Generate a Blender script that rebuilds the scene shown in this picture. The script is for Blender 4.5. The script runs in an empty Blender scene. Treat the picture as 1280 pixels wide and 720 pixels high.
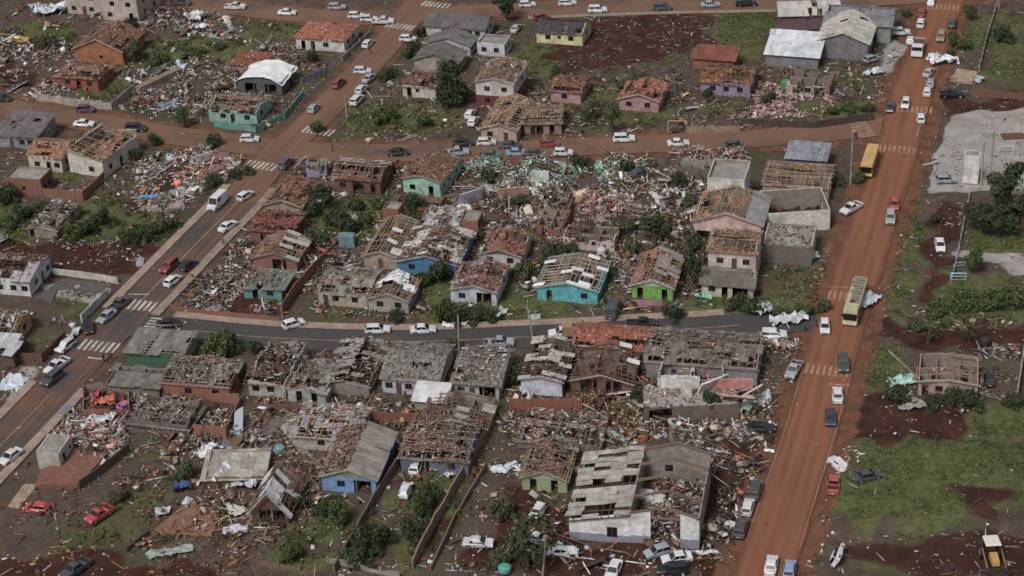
import bpy, bmesh, math, random
import numpy as np
from mathutils import Vector, Matrix, noise

# ------------------------------------------------------------------ camera
sc = bpy.context.scene
CAM_H, PITCH, FPX = 168.7, math.radians(30.0), 2442.0     # height (m), tilt, focal length in photo pixels (1280 wide)
cam = bpy.data.objects.new('camera', bpy.data.cameras.new('camera'))
sc.collection.objects.link(cam)
cam.location = (0, 0, CAM_H)
ROLL = math.radians(3.0)                                  # the photographer held the camera slightly rolled
cam.matrix_world = Matrix.Translation((0, 0, CAM_H)) @ Matrix.Rotation(math.pi / 2 - PITCH, 4, 'X') @ Matrix.Rotation(-ROLL, 4, 'Z')
cam.data.sensor_width = 36.0
cam.data.lens = 36.0 * FPX / 1280.0
cam.data.clip_start, cam.data.clip_end = 1.0, 9000.0
sc.camera = cam
# ------------------------------------------------------------------ sky, sun, exposure (overcast day)
SUN_EL, SUN_AZ = math.radians(52), math.radians(215)      # azimuth clockwise from +Y, where the sun stands
world = bpy.data.worlds.new('World'); sc.world = world; world.use_nodes = True
nt = world.node_tree
sky = nt.nodes.new('ShaderNodeTexSky'); sky.sky_type = 'NISHITA'; sky.sun_disc = False
sky.sun_elevation = SUN_EL; sky.sun_rotation = SUN_AZ; sky.dust_density = 4.0; sky.air_density = 1.0
hs = nt.nodes.new('ShaderNodeHueSaturation'); hs.inputs['Saturation'].default_value = 0.48   # cloud cover
nt.links.new(sky.outputs[0], hs.inputs['Color'])
nt.links.new(hs.outputs[0], nt.nodes['Background'].inputs[0])
nt.nodes['Background'].inputs[1].default_value = 0.074
sun = bpy.data.objects.new('sun', bpy.data.lights.new('sun', 'SUN'))
sc.collection.objects.link(sun)
sun.data.energy = 1.85; sun.data.angle = math.radians(15); sun.data.color = (1.0, 0.98, 0.955)
sd = Vector((math.sin(SUN_AZ) * math.cos(SUN_EL), math.cos(SUN_AZ) * math.cos(SUN_EL), math.sin(SUN_EL)))
sun.rotation_euler = sd.to_track_quat('Z', 'Y').to_euler()
sun.location = sd * 200
sc.cycles.filter_width = 1.65
vs = sc.view_settings
vs.view_transform = 'Standard'; vs.look = 'None'; vs.exposure = 0.20; vs.gamma = 1.0; vs.use_curve_mapping = False

# ------------------------------------------------------------------ helpers
R = random.Random(11)
COL = sc.collection
SP, CP = math.sin(PITCH), math.cos(PITCH)

def G(px, py, z=0.0):
    """ground point (at height z) seen at a photo pixel: used to survey the place from the photograph"""
    a, b = (px - 640.0) / FPX, (360.0 - py) / FPX; cr, sr = math.cos(ROLL), math.sin(ROLL)
    x, v = a * cr + b * sr, -a * sr + b * cr
    d = Vector((x, CP + v * SP, -SP + v * CP))
    return Vector((0, 0, CAM_H)) + d * ((z - CAM_H) / d.z)

def lin(h):
    h = h.lstrip('#'); o = []
    for i in (0, 2, 4):
        c = int(h[i:i + 2], 16) / 255.0
        o.append(c / 12.92 if c <= 0.04045 else ((c + 0.055) / 1.055) ** 2.4)
    return o

ALB = 1.18
def alb(h, sat=.74):
    c = lin(h); g = .3 * c[0] + .55 * c[1] + .15 * c[2]
    return [min(0.8, (g + (x - g) * sat) * ALB) for x in c]

def nn(t, typ, **kw):
    n = t.nodes.new(typ)
    for k, v in kw.items(): setattr(n, k, v)
    return n

MATS = {}
def mat(h, kind='wall'):
    """a weathered procedural material: kind sets grain, stains and gloss"""
    key = (h, kind)
    if key in MATS: return MATS[key]
    m = bpy.data.materials.new(kind + '_' + h.lstrip('#')); MATS[key] = m
    m.use_nodes = True; t = m.node_tree; b = t.nodes['Principled BSDF']; L = t.links.new
    c = alb(h)
    P = dict(wall=(.9, .4, 1.0, .45), brick=(.95, .4, 2.5, .25), wood=(.85, .5, 2.0, .2), roof=(.9, .45, 1.6, .42), metal=(.45, .25, .8, .3),
             paint=(.34, .12, .8, .26), glass=(.12, .0, 1, 0), rubber=(.8, .1, 3, .2), cloth=(.9, .3, 1.5, .1), leaf=(.65, .55, .5, .0), concrete=(.92, .4, .9, .45), mark=(.85, .5, .7, .7), plain=(.8, .1, 1, .05))[kind]
    rough, var, sc_, dirt = P
    b.inputs['Roughness'].default_value = rough
    if kind == 'paint':
        b.inputs['Coat Weight'].default_value = .4; b.inputs['Coat Roughness'].default_value = .12
    if kind == 'leaf':
        b.inputs['Specular IOR Level'].default_value = .25
    if kind == 'glass':
        b.inputs['Base Color'].default_value = (*c, 1); b.inputs['Specular IOR Level'].default_value = .7
        return m
    geo = nn(t, 'ShaderNodeNewGeometry'); oi = nn(t, 'ShaderNodeObjectInfo')
    n1 = nn(t, 'ShaderNodeTexNoise'); n1.inputs['Scale'].default_value = sc_ * 2.2; n1.inputs['Detail'].default_value = 5
    L(geo.outputs['Position'], n1.inputs['Vector'])
    a = nn(t, 'ShaderNodeMix', data_type='RGBA')
    a.inputs['A'].default_value = (*[x * (1 - var) for x in c], 1); a.inputs['B'].default_value = (*[min(.9, x * (1 + var * .6)) for x in c], 1)
    rmp = nn(t, 'ShaderNodeMapRange'); rmp.inputs[1].default_value = .3; rmp.inputs[2].default_value = .7
    L(n1.outputs[0], rmp.inputs[0]); L(rmp.outputs[0], a.inputs['Factor'])
    # per piece brightness
    hv = nn(t, 'ShaderNodeHueSaturation'); mr = nn(t, 'ShaderNodeMapRange')
    amt = dict(roof=.22, wood=.35, metal=.15, leaf=.3, paint=.05).get(kind, .08)
    mr.inputs[3].default_value = 1 - amt; mr.inputs[4].default_value = 1 + amt * .8
    L(oi.outputs['Random'], mr.inputs[0]); L(mr.outputs[0], hv.inputs['Value']); L(a.outputs['Result'], hv.inputs['Color'])
    out = hv.outputs[0]
    if dirt > 0:
        n2 = nn(t, 'ShaderNodeTexNoise'); n2.inputs['Scale'].default_value = sc_ * .55; n2.inputs['Detail'].default_value = 7; n2.inputs['Roughness'].default_value = .7
        L(geo.outputs['Position'], n2.inputs['Vector'])
        r2 = nn(t, 'ShaderNodeMapRange'); r2.inputs[1].default_value = .46; r2.inputs[2].default_value = .72; r2.inputs[4].default_value = min(1, dirt * 1.5)
        L(n2.outputs[0], r2.inputs[0])
        d = nn(t, 'ShaderNodeMix', data_type='RGBA'); d.inputs['B'].default_value = (.10, .062, .043, 1)
        L(r2.outputs[0], d.inputs['Factor']); L(out, d.inputs['A']); out = d.outputs['Result']
    L(out, b.inputs['Base Color'])
    if kind in ('wall', 'brick', 'roof', 'concrete', 'wood'):
        bp = nn(t, 'ShaderNodeBump'); bp.inputs['Strength'].default_value = .35; bp.inputs['Distance'].default_value = .05
        n3 = nn(t, 'ShaderNodeTexNoise'); n3.inputs['Scale'].default_value = 7
        L(geo.outputs['Position'], n3.inputs['Vector']); L(n3.outputs[0], bp.inputs['Height']); L(bp.outputs[0], b.inputs['Normal'])
    return m

def mat_attr(name, rough=.88):
    """material of pieces that each carry their own colour"""
    m = bpy.data.materials.new(name); m.use_nodes = True; t = m.node_tree; b = t.nodes['Principled BSDF']
    at = nn(t, 'ShaderNodeAttribute'); at.attribute_name = 'Col'
    geo = nn(t, 'ShaderNodeNewGeometry'); n1 = nn(t, 'ShaderNodeTexNoise'); n1.inputs['Scale'].default_value = 3.0; n1.inputs['Detail'].default_value = 4
    t.links.new(geo.outputs['Position'], n1.inputs['Vector'])
    hv = nn(t, 'ShaderNodeHueSaturation'); mr = nn(t, 'ShaderNodeMapRange'); mr.inputs[3].default_value = .65; mr.inputs[4].default_value = 1.25
    t.links.new(n1.outputs[0], mr.inputs[0]); t.links.new(mr.outputs[0], hv.inputs['Value']); t.links.new(at.outputs['Color'], hv.inputs['Color'])
    t.links.new(hv.outputs[0], b.inputs['Base Color']); b.inputs['Roughness'].default_value = rough
    b.inputs['Specular IOR Level'].default_value = .3
    return m
DEBRIS = mat_attr('debris_pieces'); GRASSM = mat_attr('grass_blades', .75); TILEM = mat_attr('clay_tiles')

def tag(o, label=None, cat=None, group=None, kind=None):
    if label: o['label'] = label
    if cat: o['category'] = cat
    if group: o['group'] = group
    if kind: o['kind'] = kind
    return o

def empty(name, loc, rz=0.0):
    o = bpy.data.objects.new(name, None); COL.objects.link(o)
    o.location = loc; o.rotation_euler = (0, 0, rz); o.empty_display_size = .5
    return o

class MB:
    """collects shapes into one mesh"""
    def __init__(s): s.v = []; s.f = []; s.m = []
    def poly(s, pts, mi=0):
        n = len(s.v); s.v += [tuple(p) for p in pts]; s.f.append(tuple(range(n, n + len(pts)))); s.m.append(mi)
    def hexa(s, p, mi=0):
        n = len(s.v); s.v += [tuple(q) for q in p]       # 0-3 bottom ring, 4-7 top ring
        for f in ((3, 2, 1, 0), (4, 5, 6, 7), (0, 1, 5, 4), (1, 2, 6, 5), (2, 3, 7, 6), (3, 0, 4, 7)):
            s.f.append(tuple(n + i for i in f)); s.m.append(mi)
    def box(s, x0, x1, y0, y1, z0, z1, mi=0, M=None):
        p = [Vector(q) for q in ((x0, y0, z0), (x1, y0, z0), (x1, y1, z0), (x0, y1, z0), (x0, y0, z1), (x1, y0, z1), (x1, y1, z1), (x0, y1, z1))]
        if M is not None: p = [M @ q for q in p]
        s.hexa(p, mi)
    def tube(s, p0, p1, r0, r1, n=8, mi=0, caps=True):
        p0, p1 = Vector(p0), Vector(p1); d = (p1 - p0).normalized()
        a = d.orthogonal().normalized(); b = d.cross(a); k = len(s.v)
        for p, r in ((p0, r0), (p1, r1)):
            for i in range(n):
                t = 2 * math.pi * i / n; s.v.append(tuple(p + a * (r * math.cos(t)) + b * (r * math.sin(t))))
        for i in range(n):
            j = (i + 1) % n; s.f.append((k + i, k + j, k + n + j, k + n + i)); s.m.append(mi)
        if caps:
            s.f.append(tuple(k + i for i in reversed(range(n)))); s.m.append(mi)
            s.f.append(tuple(k + n + i for i in range(n))); s.m.append(mi)
    def mesh(s, name, mats, smooth=False):
        me = bpy.data.meshes.new(name); me.from_pydata(s.v, [], s.f)
        for m in (mats if isinstance(mats, (list, tuple)) else [mats]): me.materials.append(m)
        if any(s.m): me.polygons.foreach_set('material_index', s.m)
        if smooth: me.polygons.foreach_set('use_smooth', [True] * len(s.f))
        me.update(); return me
    def build(s, name, mats, parent=None, M=None, smooth=False):
        return put(name, s.mesh(name, mats, smooth), parent, M)

def put(name, me, parent=None, M=None, m=None):
    o = bpy.data.objects.new(name, me); COL.objects.link(o)
    if parent is not None: o.parent = parent
    if M is not None: o.matrix_basis = M
    if m is not None:
        s = o.material_slots[0]; s.link = 'OBJECT'; s.material = m
    return o

BEAMS = {}
def beam(name, p0, p1, w, h, m, parent, M=Matrix(), tilt=0.0):
    """a straight timber between two points"""
    if m.name not in BEAMS:
        b = MB(); b.box(-.5, .5, -.5, .5, -.5, .5); BEAMS[m.name] = b.mesh('timber_' + m.name, m)
    p0, p1 = Vector(p0), Vector(p1); d = p1 - p0; ln = d.length
    x = d / ln; up = Vector((0, 0, 1)); y = up.cross(x)
    if y.length < 1e-3: y = Vector((0, 1, 0))
    y.normalize(); z = x.cross(y)
    T = Matrix((x, y, z)).transposed().to_4x4(); T.translation = (p0 + p1) / 2
    if tilt: T = T @ Matrix.Rotation(tilt, 4, 'X')
    return put(name, BEAMS[m.name], parent, M @ T @ Matrix.Diagonal((ln, w, h, 1)))

def frame_from(a, b):
    """frame whose x runs from ground point a to b, y away to the left of it (behind, seen from the street)"""
    d = (b - a); x = d.normalized(); y = Vector((-x.y, x.x, 0)); T = Matrix((x, y, Vector((0, 0, 1)))).transposed().to_4x4()
    T.translation = (a + b) / 2
    return T, d.length

def wall_mb(mb, length, top, ops, th=.18, mi=0, band=None, dmg=0.0, rr=None, brk=(), inn=None):
    """wall along x from 0 to length, inside at +y; real openings; top(x) gives its height; dmg breaks its edge"""
    xs = {0.0, length, *[b for b in brk if 0 < b < length]}
    for (a, b, z0, z1) in ops: xs |= {max(0, a), min(length, b)}
    if dmg > 0:
        k = 0.0
        while k < length: xs.add(k); k += rr.uniform(.5, 1.1)
    xs = sorted(xs); cut = 0.0
    for a, b in zip(xs, xs[1:]):
        if b - a < .02: continue
        if dmg > 0:
            cut = max(0.0, min(.92, cut + rr.uniform(-.4, .4) * dmg * 1.3))
            if rr.random() < dmg * .25: cut = rr.uniform(.2, 1.0) * dmg
        ta, tb = top(a + 1e-4) * (1 - cut), top(b - 1e-4) * (1 - cut)
        segs = [(0.0, None)]; mid = (a + b) / 2
        if dmg > 0:
            for (oa, ob, z0, z1) in ops:
                if oa <= mid <= ob: ta, tb = max(ta, min(top(a + 1e-4), z1 + .2)), max(tb, min(top(b - 1e-4), z1 + .2))
        for (oa, ob, z0, z1) in sorted(ops, key=lambda q: q[2]):
            if oa <= mid <= ob:
                s0 = segs.pop()[0]
                if z0 - s0 > .01: segs.append((s0, z0))
                segs.append((z1, None))
        for s0, s1 in segs:
            e0, e1 = (ta, tb) if s1 is None else (min(s1, ta), min(s1, tb))
            if min(e0, e1) <= s0 + .02: continue
            cuts = [(s0, e0, e1, mi)]
            if band and s0 < band[0] < min(e0, e1) - .02: cuts = [(s0, band[0], band[0], band[1]), (band[0], e0, e1, mi)]
            elif band and max(e0, e1) <= band[0] + .03: cuts = [(s0, e0, e1, band[1])]
            for q0, q1, q2, m_ in cuts:
                mb.hexa([(a, 0, q0), (b, 0, q0), (b, th, q0), (a, th, q0), (a, 0, q1), (b, 0, q2), (b, th, q2), (a, th, q1)], m_)
                if inn is not None: mb.m[-2] = inn

WIN = {}
def window(parent, M, w, h, fcol='#4a4844', broken=False):
    """frame set into the opening, mullion and dark pane; origin at the opening's lower left, facing -y"""
    k = (round(w, 1), round(h, 1), fcol)
    if k not in WIN:
        f = MB(); t = .055
        f.box(0, w, .03, .12, 0, t); f.box(0, w, .03, .12, h - t, h); f.box(0, t, .03, .12, t, h - t); f.box(w - t, w, .03, .12, t, h - t)
        f.box(w / 2 - .03, w / 2 + .03, .04, .11, t, h - t)
        p = MB(); p.box(t, w - t, .10, .112, t, h - t)
        WIN[k] = (f.mesh('window_frame', mat(fcol, 'plain')), p.mesh('pane', mat('#1b2024', 'glass')))
    o = put('window', WIN[k][0], parent, M)
    if not broken: put('pane', WIN[k][1], o, Matrix())
    return o

DOORS = {}
def door(parent, M, w, h, col):
    if col not in DOORS:
        b = MB(); b.box(0, 1, .05, .1, 0, 1); b.box(.12, .42, .04, .05, .12, .45); b.box(.58, .88, .04, .05, .12, .45); b.box(.12, .42, .04, .05, .55, .9); b.box(.58, .88, .04, .05, .55, .9)
        DOORS[col] = b.mesh('door', mat(col, 'wood'))
    return put('door', DOORS[col], parent, M @ Matrix.Diagonal((w, 1, h, 1)))

def parse_ops(s, length, z0, storey=2.7):
    """'w.3' window centred at 30 %, 'd.5' door, 'g.7' wide dark opening, 'o.5' empty opening; 'W' = upper storey"""
    out = []
    for tk in s.split():
        k, f = tk[0], float(tk[1:]); c = f * length
        if k == 'w': out.append((k, c - .6, c + .6, .95, 2.05))
        elif k == 's': out.append((k, c - .4, c + .4, 1.2, 2.0))
        elif k == 'W': out.append((k, c - .6, c + .6, storey + .95, storey + 2.05))
        elif k == 'd': out.append((k, c - .45, c + .45, 0.0, 2.1))
        elif k == 'o': out.append((k, c - .5, c + .5, 0.0, 2.15))
        elif k == 'D': out.append((k, c - .45, c + .45, storey, storey + 2.1))
        elif k == 'g': out.append((k, c - 1.3, c + 1.3, 0.0, 2.3))
        elif k == 'G': out.append((k, c - 1.9, c + 1.9, 0.0, 3.2))
    return [o for o in out if o[1] > .1 and o[2] < length - .1]

PANEL = {}
def panel_mesh(m):
    if m.name not in PANEL:
        b = MB(); n = 8; w, l = 1.1, 2.3
        xs = [(-w / 2 + w * i / n, (.035 if i % 2 else -.035)) for i in range(n + 1)]
        for (x0, z0), (x1, z1) in zip(xs, xs[1:]):
            b.poly([(x0, -l / 2, z0), (x1, -l / 2, z1), (x1, l / 2, z1), (x0, l / 2, z0)])
        b.poly([(-w / 2, -l / 2, -.035), (-w / 2, l / 2, -.035), (-w / 2, l / 2, -.05), (-w / 2, -l / 2, -.05)])
        b.poly([(x, -l / 2, z) for x, z in xs] + [(w / 2, -l / 2, -.05), (-w / 2, -l / 2, -.05)])
        PANEL[m.name] = b.mesh('roof_panel', m)
    return PANEL[m.name]

def colored(name, V, F, C, m, parent=None, M=None, A=None):
    """mesh from numpy arrays; C = one colour per vertex (the piece's own colour)"""
    me = bpy.data.meshes.new(name); V = np.asarray(V, np.float32); F = np.asarray(F, np.int32)
    me.vertices.add(len(V)); me.vertices.foreach_set('co', V.ravel())
    k = F.shape[1]; me.loops.add(F.size); me.loops.foreach_set('vertex_index', F.ravel())
    me.polygons.add(len(F)); me.polygons.foreach_set('loop_start', np.arange(0, F.size, k, dtype=np.int32))
    me.update(calc_edges=True)
    a = me.color_attributes.new('Col', 'FLOAT_COLOR', 'POINT')
    C4 = np.ones((len(V), 4), np.float32); C4[:, :3] = C
    if A is not None: C4[:, 3] = A
    a.data.foreach_set('color', C4.ravel())
    me.materials.append(m); me.update()
    return put(name, me, parent, M)

def fbm(u, v, s):
    return noise.noise(Vector((u, v, s))) + .5 * noise.noise(Vector((u * 2.3, v * 2.3, s + 7)))

class Slope:
    """a roof plane: O = eave start, U along the eave, V up the slope; inside(u, v) limits it"""
    def __init__(s, O, U, V, lu, lv, inside=None):
        s.O, s.U, s.V, s.lu, s.lv = Vector(O), Vector(U).normalized(), Vector(V).normalized(), lu, lv; s.sag = 0.0
        s.N = s.U.cross(s.V); s.inside = inside or (lambda u, v: True)
        if s.N.z < 0: s.N = -s.N
    def p(s, u, v, n=0.0):
        t = min(1, max(0, u / s.lu)); return s.O + s.U * u + s.V * v + s.N * (n - s.sag * 4 * t * (1 - t) * v / s.lv)

def tiles(sl, frac, col, rr, V, F, C, seed, shard=0.0, su=.30, sv=.42):
    """rows of barrel tiles, missing where the wind took them; shard = share lying loose and turned"""
    cells = []; v = 0.0
    while v < sl.lv - .1:
        u = 0.0
        while u < sl.lu - .1:
            if sl.inside(u + su / 2, v + sv / 2): cells.append((fbm(u * .2, v * .5, seed) + .5 * noise.noise(Vector((u * .10, v * 2.3, seed + 3))) + rr.uniform(-.12, .12), u, v))
            u += su
        v += sv
    cells.sort(); cells = cells[len(cells) - int(len(cells) * (frac if frac > .9 else frac * .80)):]
    base = alb(col)
    for _, u, v in cells:
        k = len(V); g = rr.uniform(.62, 1.25); w_ = rr.random()
        c = [x * g for x in base]
        if w_ < .10: c = [x * .4 for x in base]
        elif w_ < .12: c = [.42, .38, .34]
        if rr.random() < shard:
            a = rr.uniform(0, 6.3); h = rr.uniform(.02, .28); ca, sa = math.cos(a), math.sin(a); t1, t2 = rr.uniform(-.15, .15), rr.uniform(-.15, .15)
            for x, y, n in ((-.14, -.22, 0), (0, -.22, .07), (.14, -.22, 0), (-.14, .22, 0), (0, .22, .07), (.14, .22, 0)):
                V.append(sl.p(u + .15 + x * ca - y * sa, v + .2 + x * sa + y * ca, h + n + x * t1 + y * t2))
        else:
            for du, dv, n in ((0, 0, .05), (su / 2, 0, .13), (su, 0, .05), (0, sv + .05, .03), (su / 2, sv + .05, .10), (su, sv + .05, .03)):
                V.append(sl.p(u + du, v + dv, n))
        F += [(k, k + 1, k + 4, k + 3), (k + 1, k + 2, k + 5, k + 4)]
        C += [c] * 6

def cover(sl, spec, root, Rel, rr, seed):
    """spec: list of (kind, fraction, colour[, u-range])"""
    V, F, C = [], [], []
    for it in spec:
        kind, frac, col = it[:3]; rng = it[3] if len(it) > 3 else (0, 1); vr = it[4] if len(it) > 4 else (0, 1)
        if kind in ('tile', 'shard'):
            s2 = Slope(sl.O, sl.U, sl.V, sl.lu, sl.lv, inside=lambda u, v: sl.inside(u, v) and rng[0] <= u / sl.lu <= rng[1] and vr[0] <= v / sl.lv <= vr[1])
            s2.sag = sl.sag; tiles(s2, frac, col, rr, V, F, C, seed, 1.0 if kind == 'shard' else .03)
        else:
            m = mat(col, 'metal' if kind == 'metal' else 'roof'); me = panel_mesh(m)
            u0, u1, v0, v1 = rng[0] * sl.lu, rng[1] * sl.lu, vr[0] * sl.lv, vr[1] * sl.lv
            nu, nv = max(1, round((u1 - u0) / 1.05)), max(1, round((v1 - v0) / 2.15)); du, dv = (u1 - u0) / nu, (v1 - v0) / nv
            cs = [(fbm(i * .45, j * .8, seed + 3) + rr.uniform(-.35, .35), i, j) for i in range(nu) for j in range(nv) if sl.inside(u0 + (i + .5) * du, v0 + (j + .5) * dv)]
            cs.sort(); cs = cs[len(cs) - int(round(len(cs) * frac)):]
            B = Matrix((sl.U, sl.V, sl.U.cross(sl.V))).transposed().to_4x4()
            for _, i, j in cs:
                off = rr.random() < (.10 if frac > .93 else .25)
                T = B.copy(); T.translation = sl.p(u0 + (i + .5) * du + (rr.uniform(-.2, .2) if off else 0), v0 + (j + .5) * dv + (rr.uniform(-.25, .25) if off else 0), .11 + (nv - j) * .004 + (.02 if i % 2 else 0) + (rr.uniform(.02, .12) if off else 0))
                T = T @ Matrix.Rotation(rr.uniform(-.16, .16) if off else rr.uniform(-.012, .012), 4, 'Z') @ Matrix.Rotation(rr.uniform(-.07, .07) if off else 0, 4, 'X')
                put('roof_panel', me, root, Rel @ T @ Matrix.Diagonal(((du + .06) / 1.1, (dv + .16) / 2.3, 1, 1)))
    if F:
        o = colored('roof_tiles', V, F, C, TILEM, root, Rel); o['kind'] = 'stuff'

def framing(sl, root, Rel, rr, col, du=1.15, dv=.75, loose=.12):
    m = mat(col, 'wood'); u = .15
    def clip(f, n=24):
        ts = [i / n for i in range(n + 1) if f(i / n)]
        return (ts[0], ts[-1]) if len(ts) > 2 else None
    while u < sl.lu - .05:
        c = clip(lambda t: sl.inside(min(max(u, .01), sl.lu - .01), t * sl.lv))
        if c and rr.random() > loose * .5:
            j = rr.uniform(-1, 1) * loose * 2
            beam('rafter', sl.p(u, c[0] * sl.lv, -.09), sl.p(u + rr.uniform(-.1, .1) + (j if rr.random() < loose * 2 else 0), c[1] * sl.lv * rr.uniform(.97, 1.0), -.09), .09, .15, m, root, Rel)
        u += du
    v = .12
    while v < sl.lv:
        c = clip(lambda t: sl.inside(t * sl.lu, v))
        if c and rr.random() > loose:
            a, b = c; a2, b2 = (a, b) if rr.random() > loose * 2 else sorted((a, a + (b - a) * rr.uniform(.4, .9)))
            e = v + rr.uniform(-.08, .08) + (rr.uniform(-.5, .5) if rr.random() < loose else 0); q = (a2 + b2) / 2
            beam('purlin', sl.p(a2 * sl.lu, v, .02), sl.p(q * sl.lu, (v + e) / 2, .02), .11, .10, m, root, Rel)
            if rr.random() > loose * .6: beam('purlin', sl.p(q * sl.lu, (v + e) / 2 + rr.uniform(-.06, .06), .021), sl.p(b2 * sl.lu, e, .02), .11, .10, m, root, Rel)
        v += dv

def house(label, fl, fr, D, h, wcol, roof='d', rise=1.2, cov=(), front='w.25 d.5 w.78', side='w.3 w.7', scol=None, gcol=None, band=None, frame=None,
          ov=.45, dmg=0.0, into=None, z0=0.0, name='house', cat='house', inner=True, doorcol='#5a4030', wk='wall', fdu=1.15, fdv=.75, parapet=0.5, slab=None, noback=False, tilt=.075):
    """one house surveyed from the photograph: fl, fr = pixels of its front wall's foot, D = depth in metres"""
    sl_ = (fr[1] - fl[1]) / (fr[0] - fl[0])
    if -.02 <= sl_ < tilt: dy = (tilt - sl_) * (fr[0] - fl[0]) / 2; fl, fr = (fl[0], fl[1] - dy * .7), (fr[0], fr[1] + dy * 1.3)
    A, B = G(*fl, 0), G(*fr, 0); T, W = frame_from(A, B)
    seed = (fl[0] * 13 + fl[1] * 7) % 97 + .37; rr = random.Random(int(fl[0] * 131 + fl[1] * 17 + D * 5))
    T = T @ Matrix.Translation((0, D / 2, z0))
    if into is None:
        root = empty(name, T.translation, T.to_euler().z); tag(root, label, cat); Rel = Matrix()
        root['_m'] = 1; root_m = Matrix.Translation(T.translation) @ T.to_3x3().to_4x4(); HM[root.name] = root_m; del root['_m']
    else:
        root = into; Rel = HM[root.name].inverted() @ T
    w2, d2 = W / 2, D / 2
    INN = mat(('#8d7d6f', '#7d7268', '#96887c')[int(seed) % 3], 'wall')
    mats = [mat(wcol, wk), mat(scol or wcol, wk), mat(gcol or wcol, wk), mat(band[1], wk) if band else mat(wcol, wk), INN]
    flat = lambda x: h
    def gab(L_): return lambda x: h + rise * (1 - abs(x - L_ / 2) / (L_ / 2))
    tf = tb = gab(W) if roof == 'd' else flat
    ts = gab(D) if roof == 'w' else flat
    if roof == 'm': tb = lambda x: h + rise; tl = lambda x: h + rise * (1 - x / D); tr = lambda x: h + rise * x / D
    elif roof == 'n': tf = tb = lambda x: h + rise * x / W; tl = flat; tr = lambda x: h + rise
    elif roof == 'l': tf = tb = lambda x: h + rise * (1 - x / W); tr = flat; tl = lambda x: h + rise
    else: tl = tr = ts
    if roof == 'f': tf = tb = tl = tr = (lambda x: h + parapet)
    bd = (band[0], 3) if band else None
    walls = [('front', W, tf, front, Matrix.Translation((-w2, -d2, 0)), 0, [W / 2]),
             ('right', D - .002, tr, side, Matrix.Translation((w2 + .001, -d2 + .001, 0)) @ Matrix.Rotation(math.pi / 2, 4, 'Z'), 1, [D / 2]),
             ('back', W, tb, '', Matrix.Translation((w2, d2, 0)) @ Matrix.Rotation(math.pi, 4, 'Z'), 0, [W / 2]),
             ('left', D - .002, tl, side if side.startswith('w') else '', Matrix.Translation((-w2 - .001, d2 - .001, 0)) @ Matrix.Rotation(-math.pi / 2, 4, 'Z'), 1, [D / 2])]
    for nm, ln, top, s, Mw, mi, brk in walls:
        if nm == 'back' and noback: continue
        ops = parse_ops(s, ln, 0); ops = [o for o in ops if o[4] < min(top(o[1]), top(o[2])) - .05]
        mb = MB()
        if gcol and nm == 'front' and roof == 'd':
            wall_mb(mb, ln, lambda x: h, [o[1:] for o in ops], .18, mi, bd, dmg, rr, brk, 4)
            mb.hexa([(0, .002, h), (ln, .002, h), (ln, .17, h), (0, .17, h), (ln / 2 - .05, .002, h + rise), (ln / 2 + .05, .002, h + rise), (ln / 2 + .05, .17, h + rise), (ln / 2 - .05, .17, h + rise)], 2)
        else:
            wall_mb(mb, ln, top, [o[1:] for o in ops], .18, mi, bd, dmg, rr, brk, 4)
        if mb.f: mb.build('wall', mats, root, Rel @ Mw)
        for k, a, b, za, zb in ops:
            Mo = Rel @ Mw @ Matrix.Translation((a, 0, za))
            if k in 'wWs': window(root, Mo, b - a, zb - za, broken=rr.random() < .35)
            elif k in 'dD': door(root, Mo, b - a - .02, zb - za - .02, doorcol)
    fb = MB(); fb.box(-w2 + .19, w2 - .19, -d2 + .19, d2 - .19, -.05, .06 if slab is None else slab)
    fb.build('floor', mat('#41332b' if slab is None else '#9a948c', 'concrete'), root, Rel)
    INN = mat(('#8d7d6f', '#7d7268', '#96887c')[int(seed) % 3], 'wall')
    if inner and 1.8 < h < 5:
        for k in range(1 if W < 7 else 2):
            x = -w2 + W * (k + 1) / (2 if W < 7 else 3) + rr.uniform(-.4, .4); mb = MB(); ln = D - .42
            wall_mb(mb, ln, lambda q: h - .12, [(ln * .3, ln * .3 + .9, 0, min(2.0, h - .7))], .13, 0, None, min(.15, dmg), rr)
            mb.build('inner_wall', INN, root, Rel @ Matrix.Translation((x, -d2 + .21, .06)) @ Matrix.Rotation(math.pi / 2, 4, 'Z'))
        mb = MB(); ln = W - .42
        wall_mb(mb, ln, lambda q: h - .15, [(ln * .2, ln * .2 + .9, 0, min(2.0, h - .7)), (ln * .75, ln * .75 + .9, 0, min(2.0, h - .7))], .13, 0, None, min(.15, dmg), rr)
        mb.build('inner_wall', INN, root, Rel @ Matrix.Translation((-w2 + .21, rr.uniform(-.12, .12) * D, .06)))
    # roof planes
    sls = []
    if roof == 'd':
        ln = math.hypot(w2, rise); k = 1 + ov / ln
        for sg in (-1, 1):
            e = Vector((sg * w2 * k, -d2 - ov, h - rise * ov / ln)); vv = Vector((-sg * w2, 0, rise))
            sls.append(Slope(e, (0, 1, 0), vv, D + 2 * ov, ln * k))
    elif roof == 'w':
        ln = math.hypot(d2, rise); k = 1 + ov / ln
        for sg in (-1, 1):
            e = Vector((-w2 - ov, sg * d2 * k, h - rise * ov / ln)); vv = Vector((0, -sg * d2, rise))
            sls.append(Slope(e, (1, 0, 0), vv, W + 2 * ov, ln * k))
    elif roof == 'h':
        rd = min(w2, d2) + ov; rz = rise; ln = math.hypot(rd, rz)
        LW, LD = W + 2 * ov, D + 2 * ov
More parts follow.
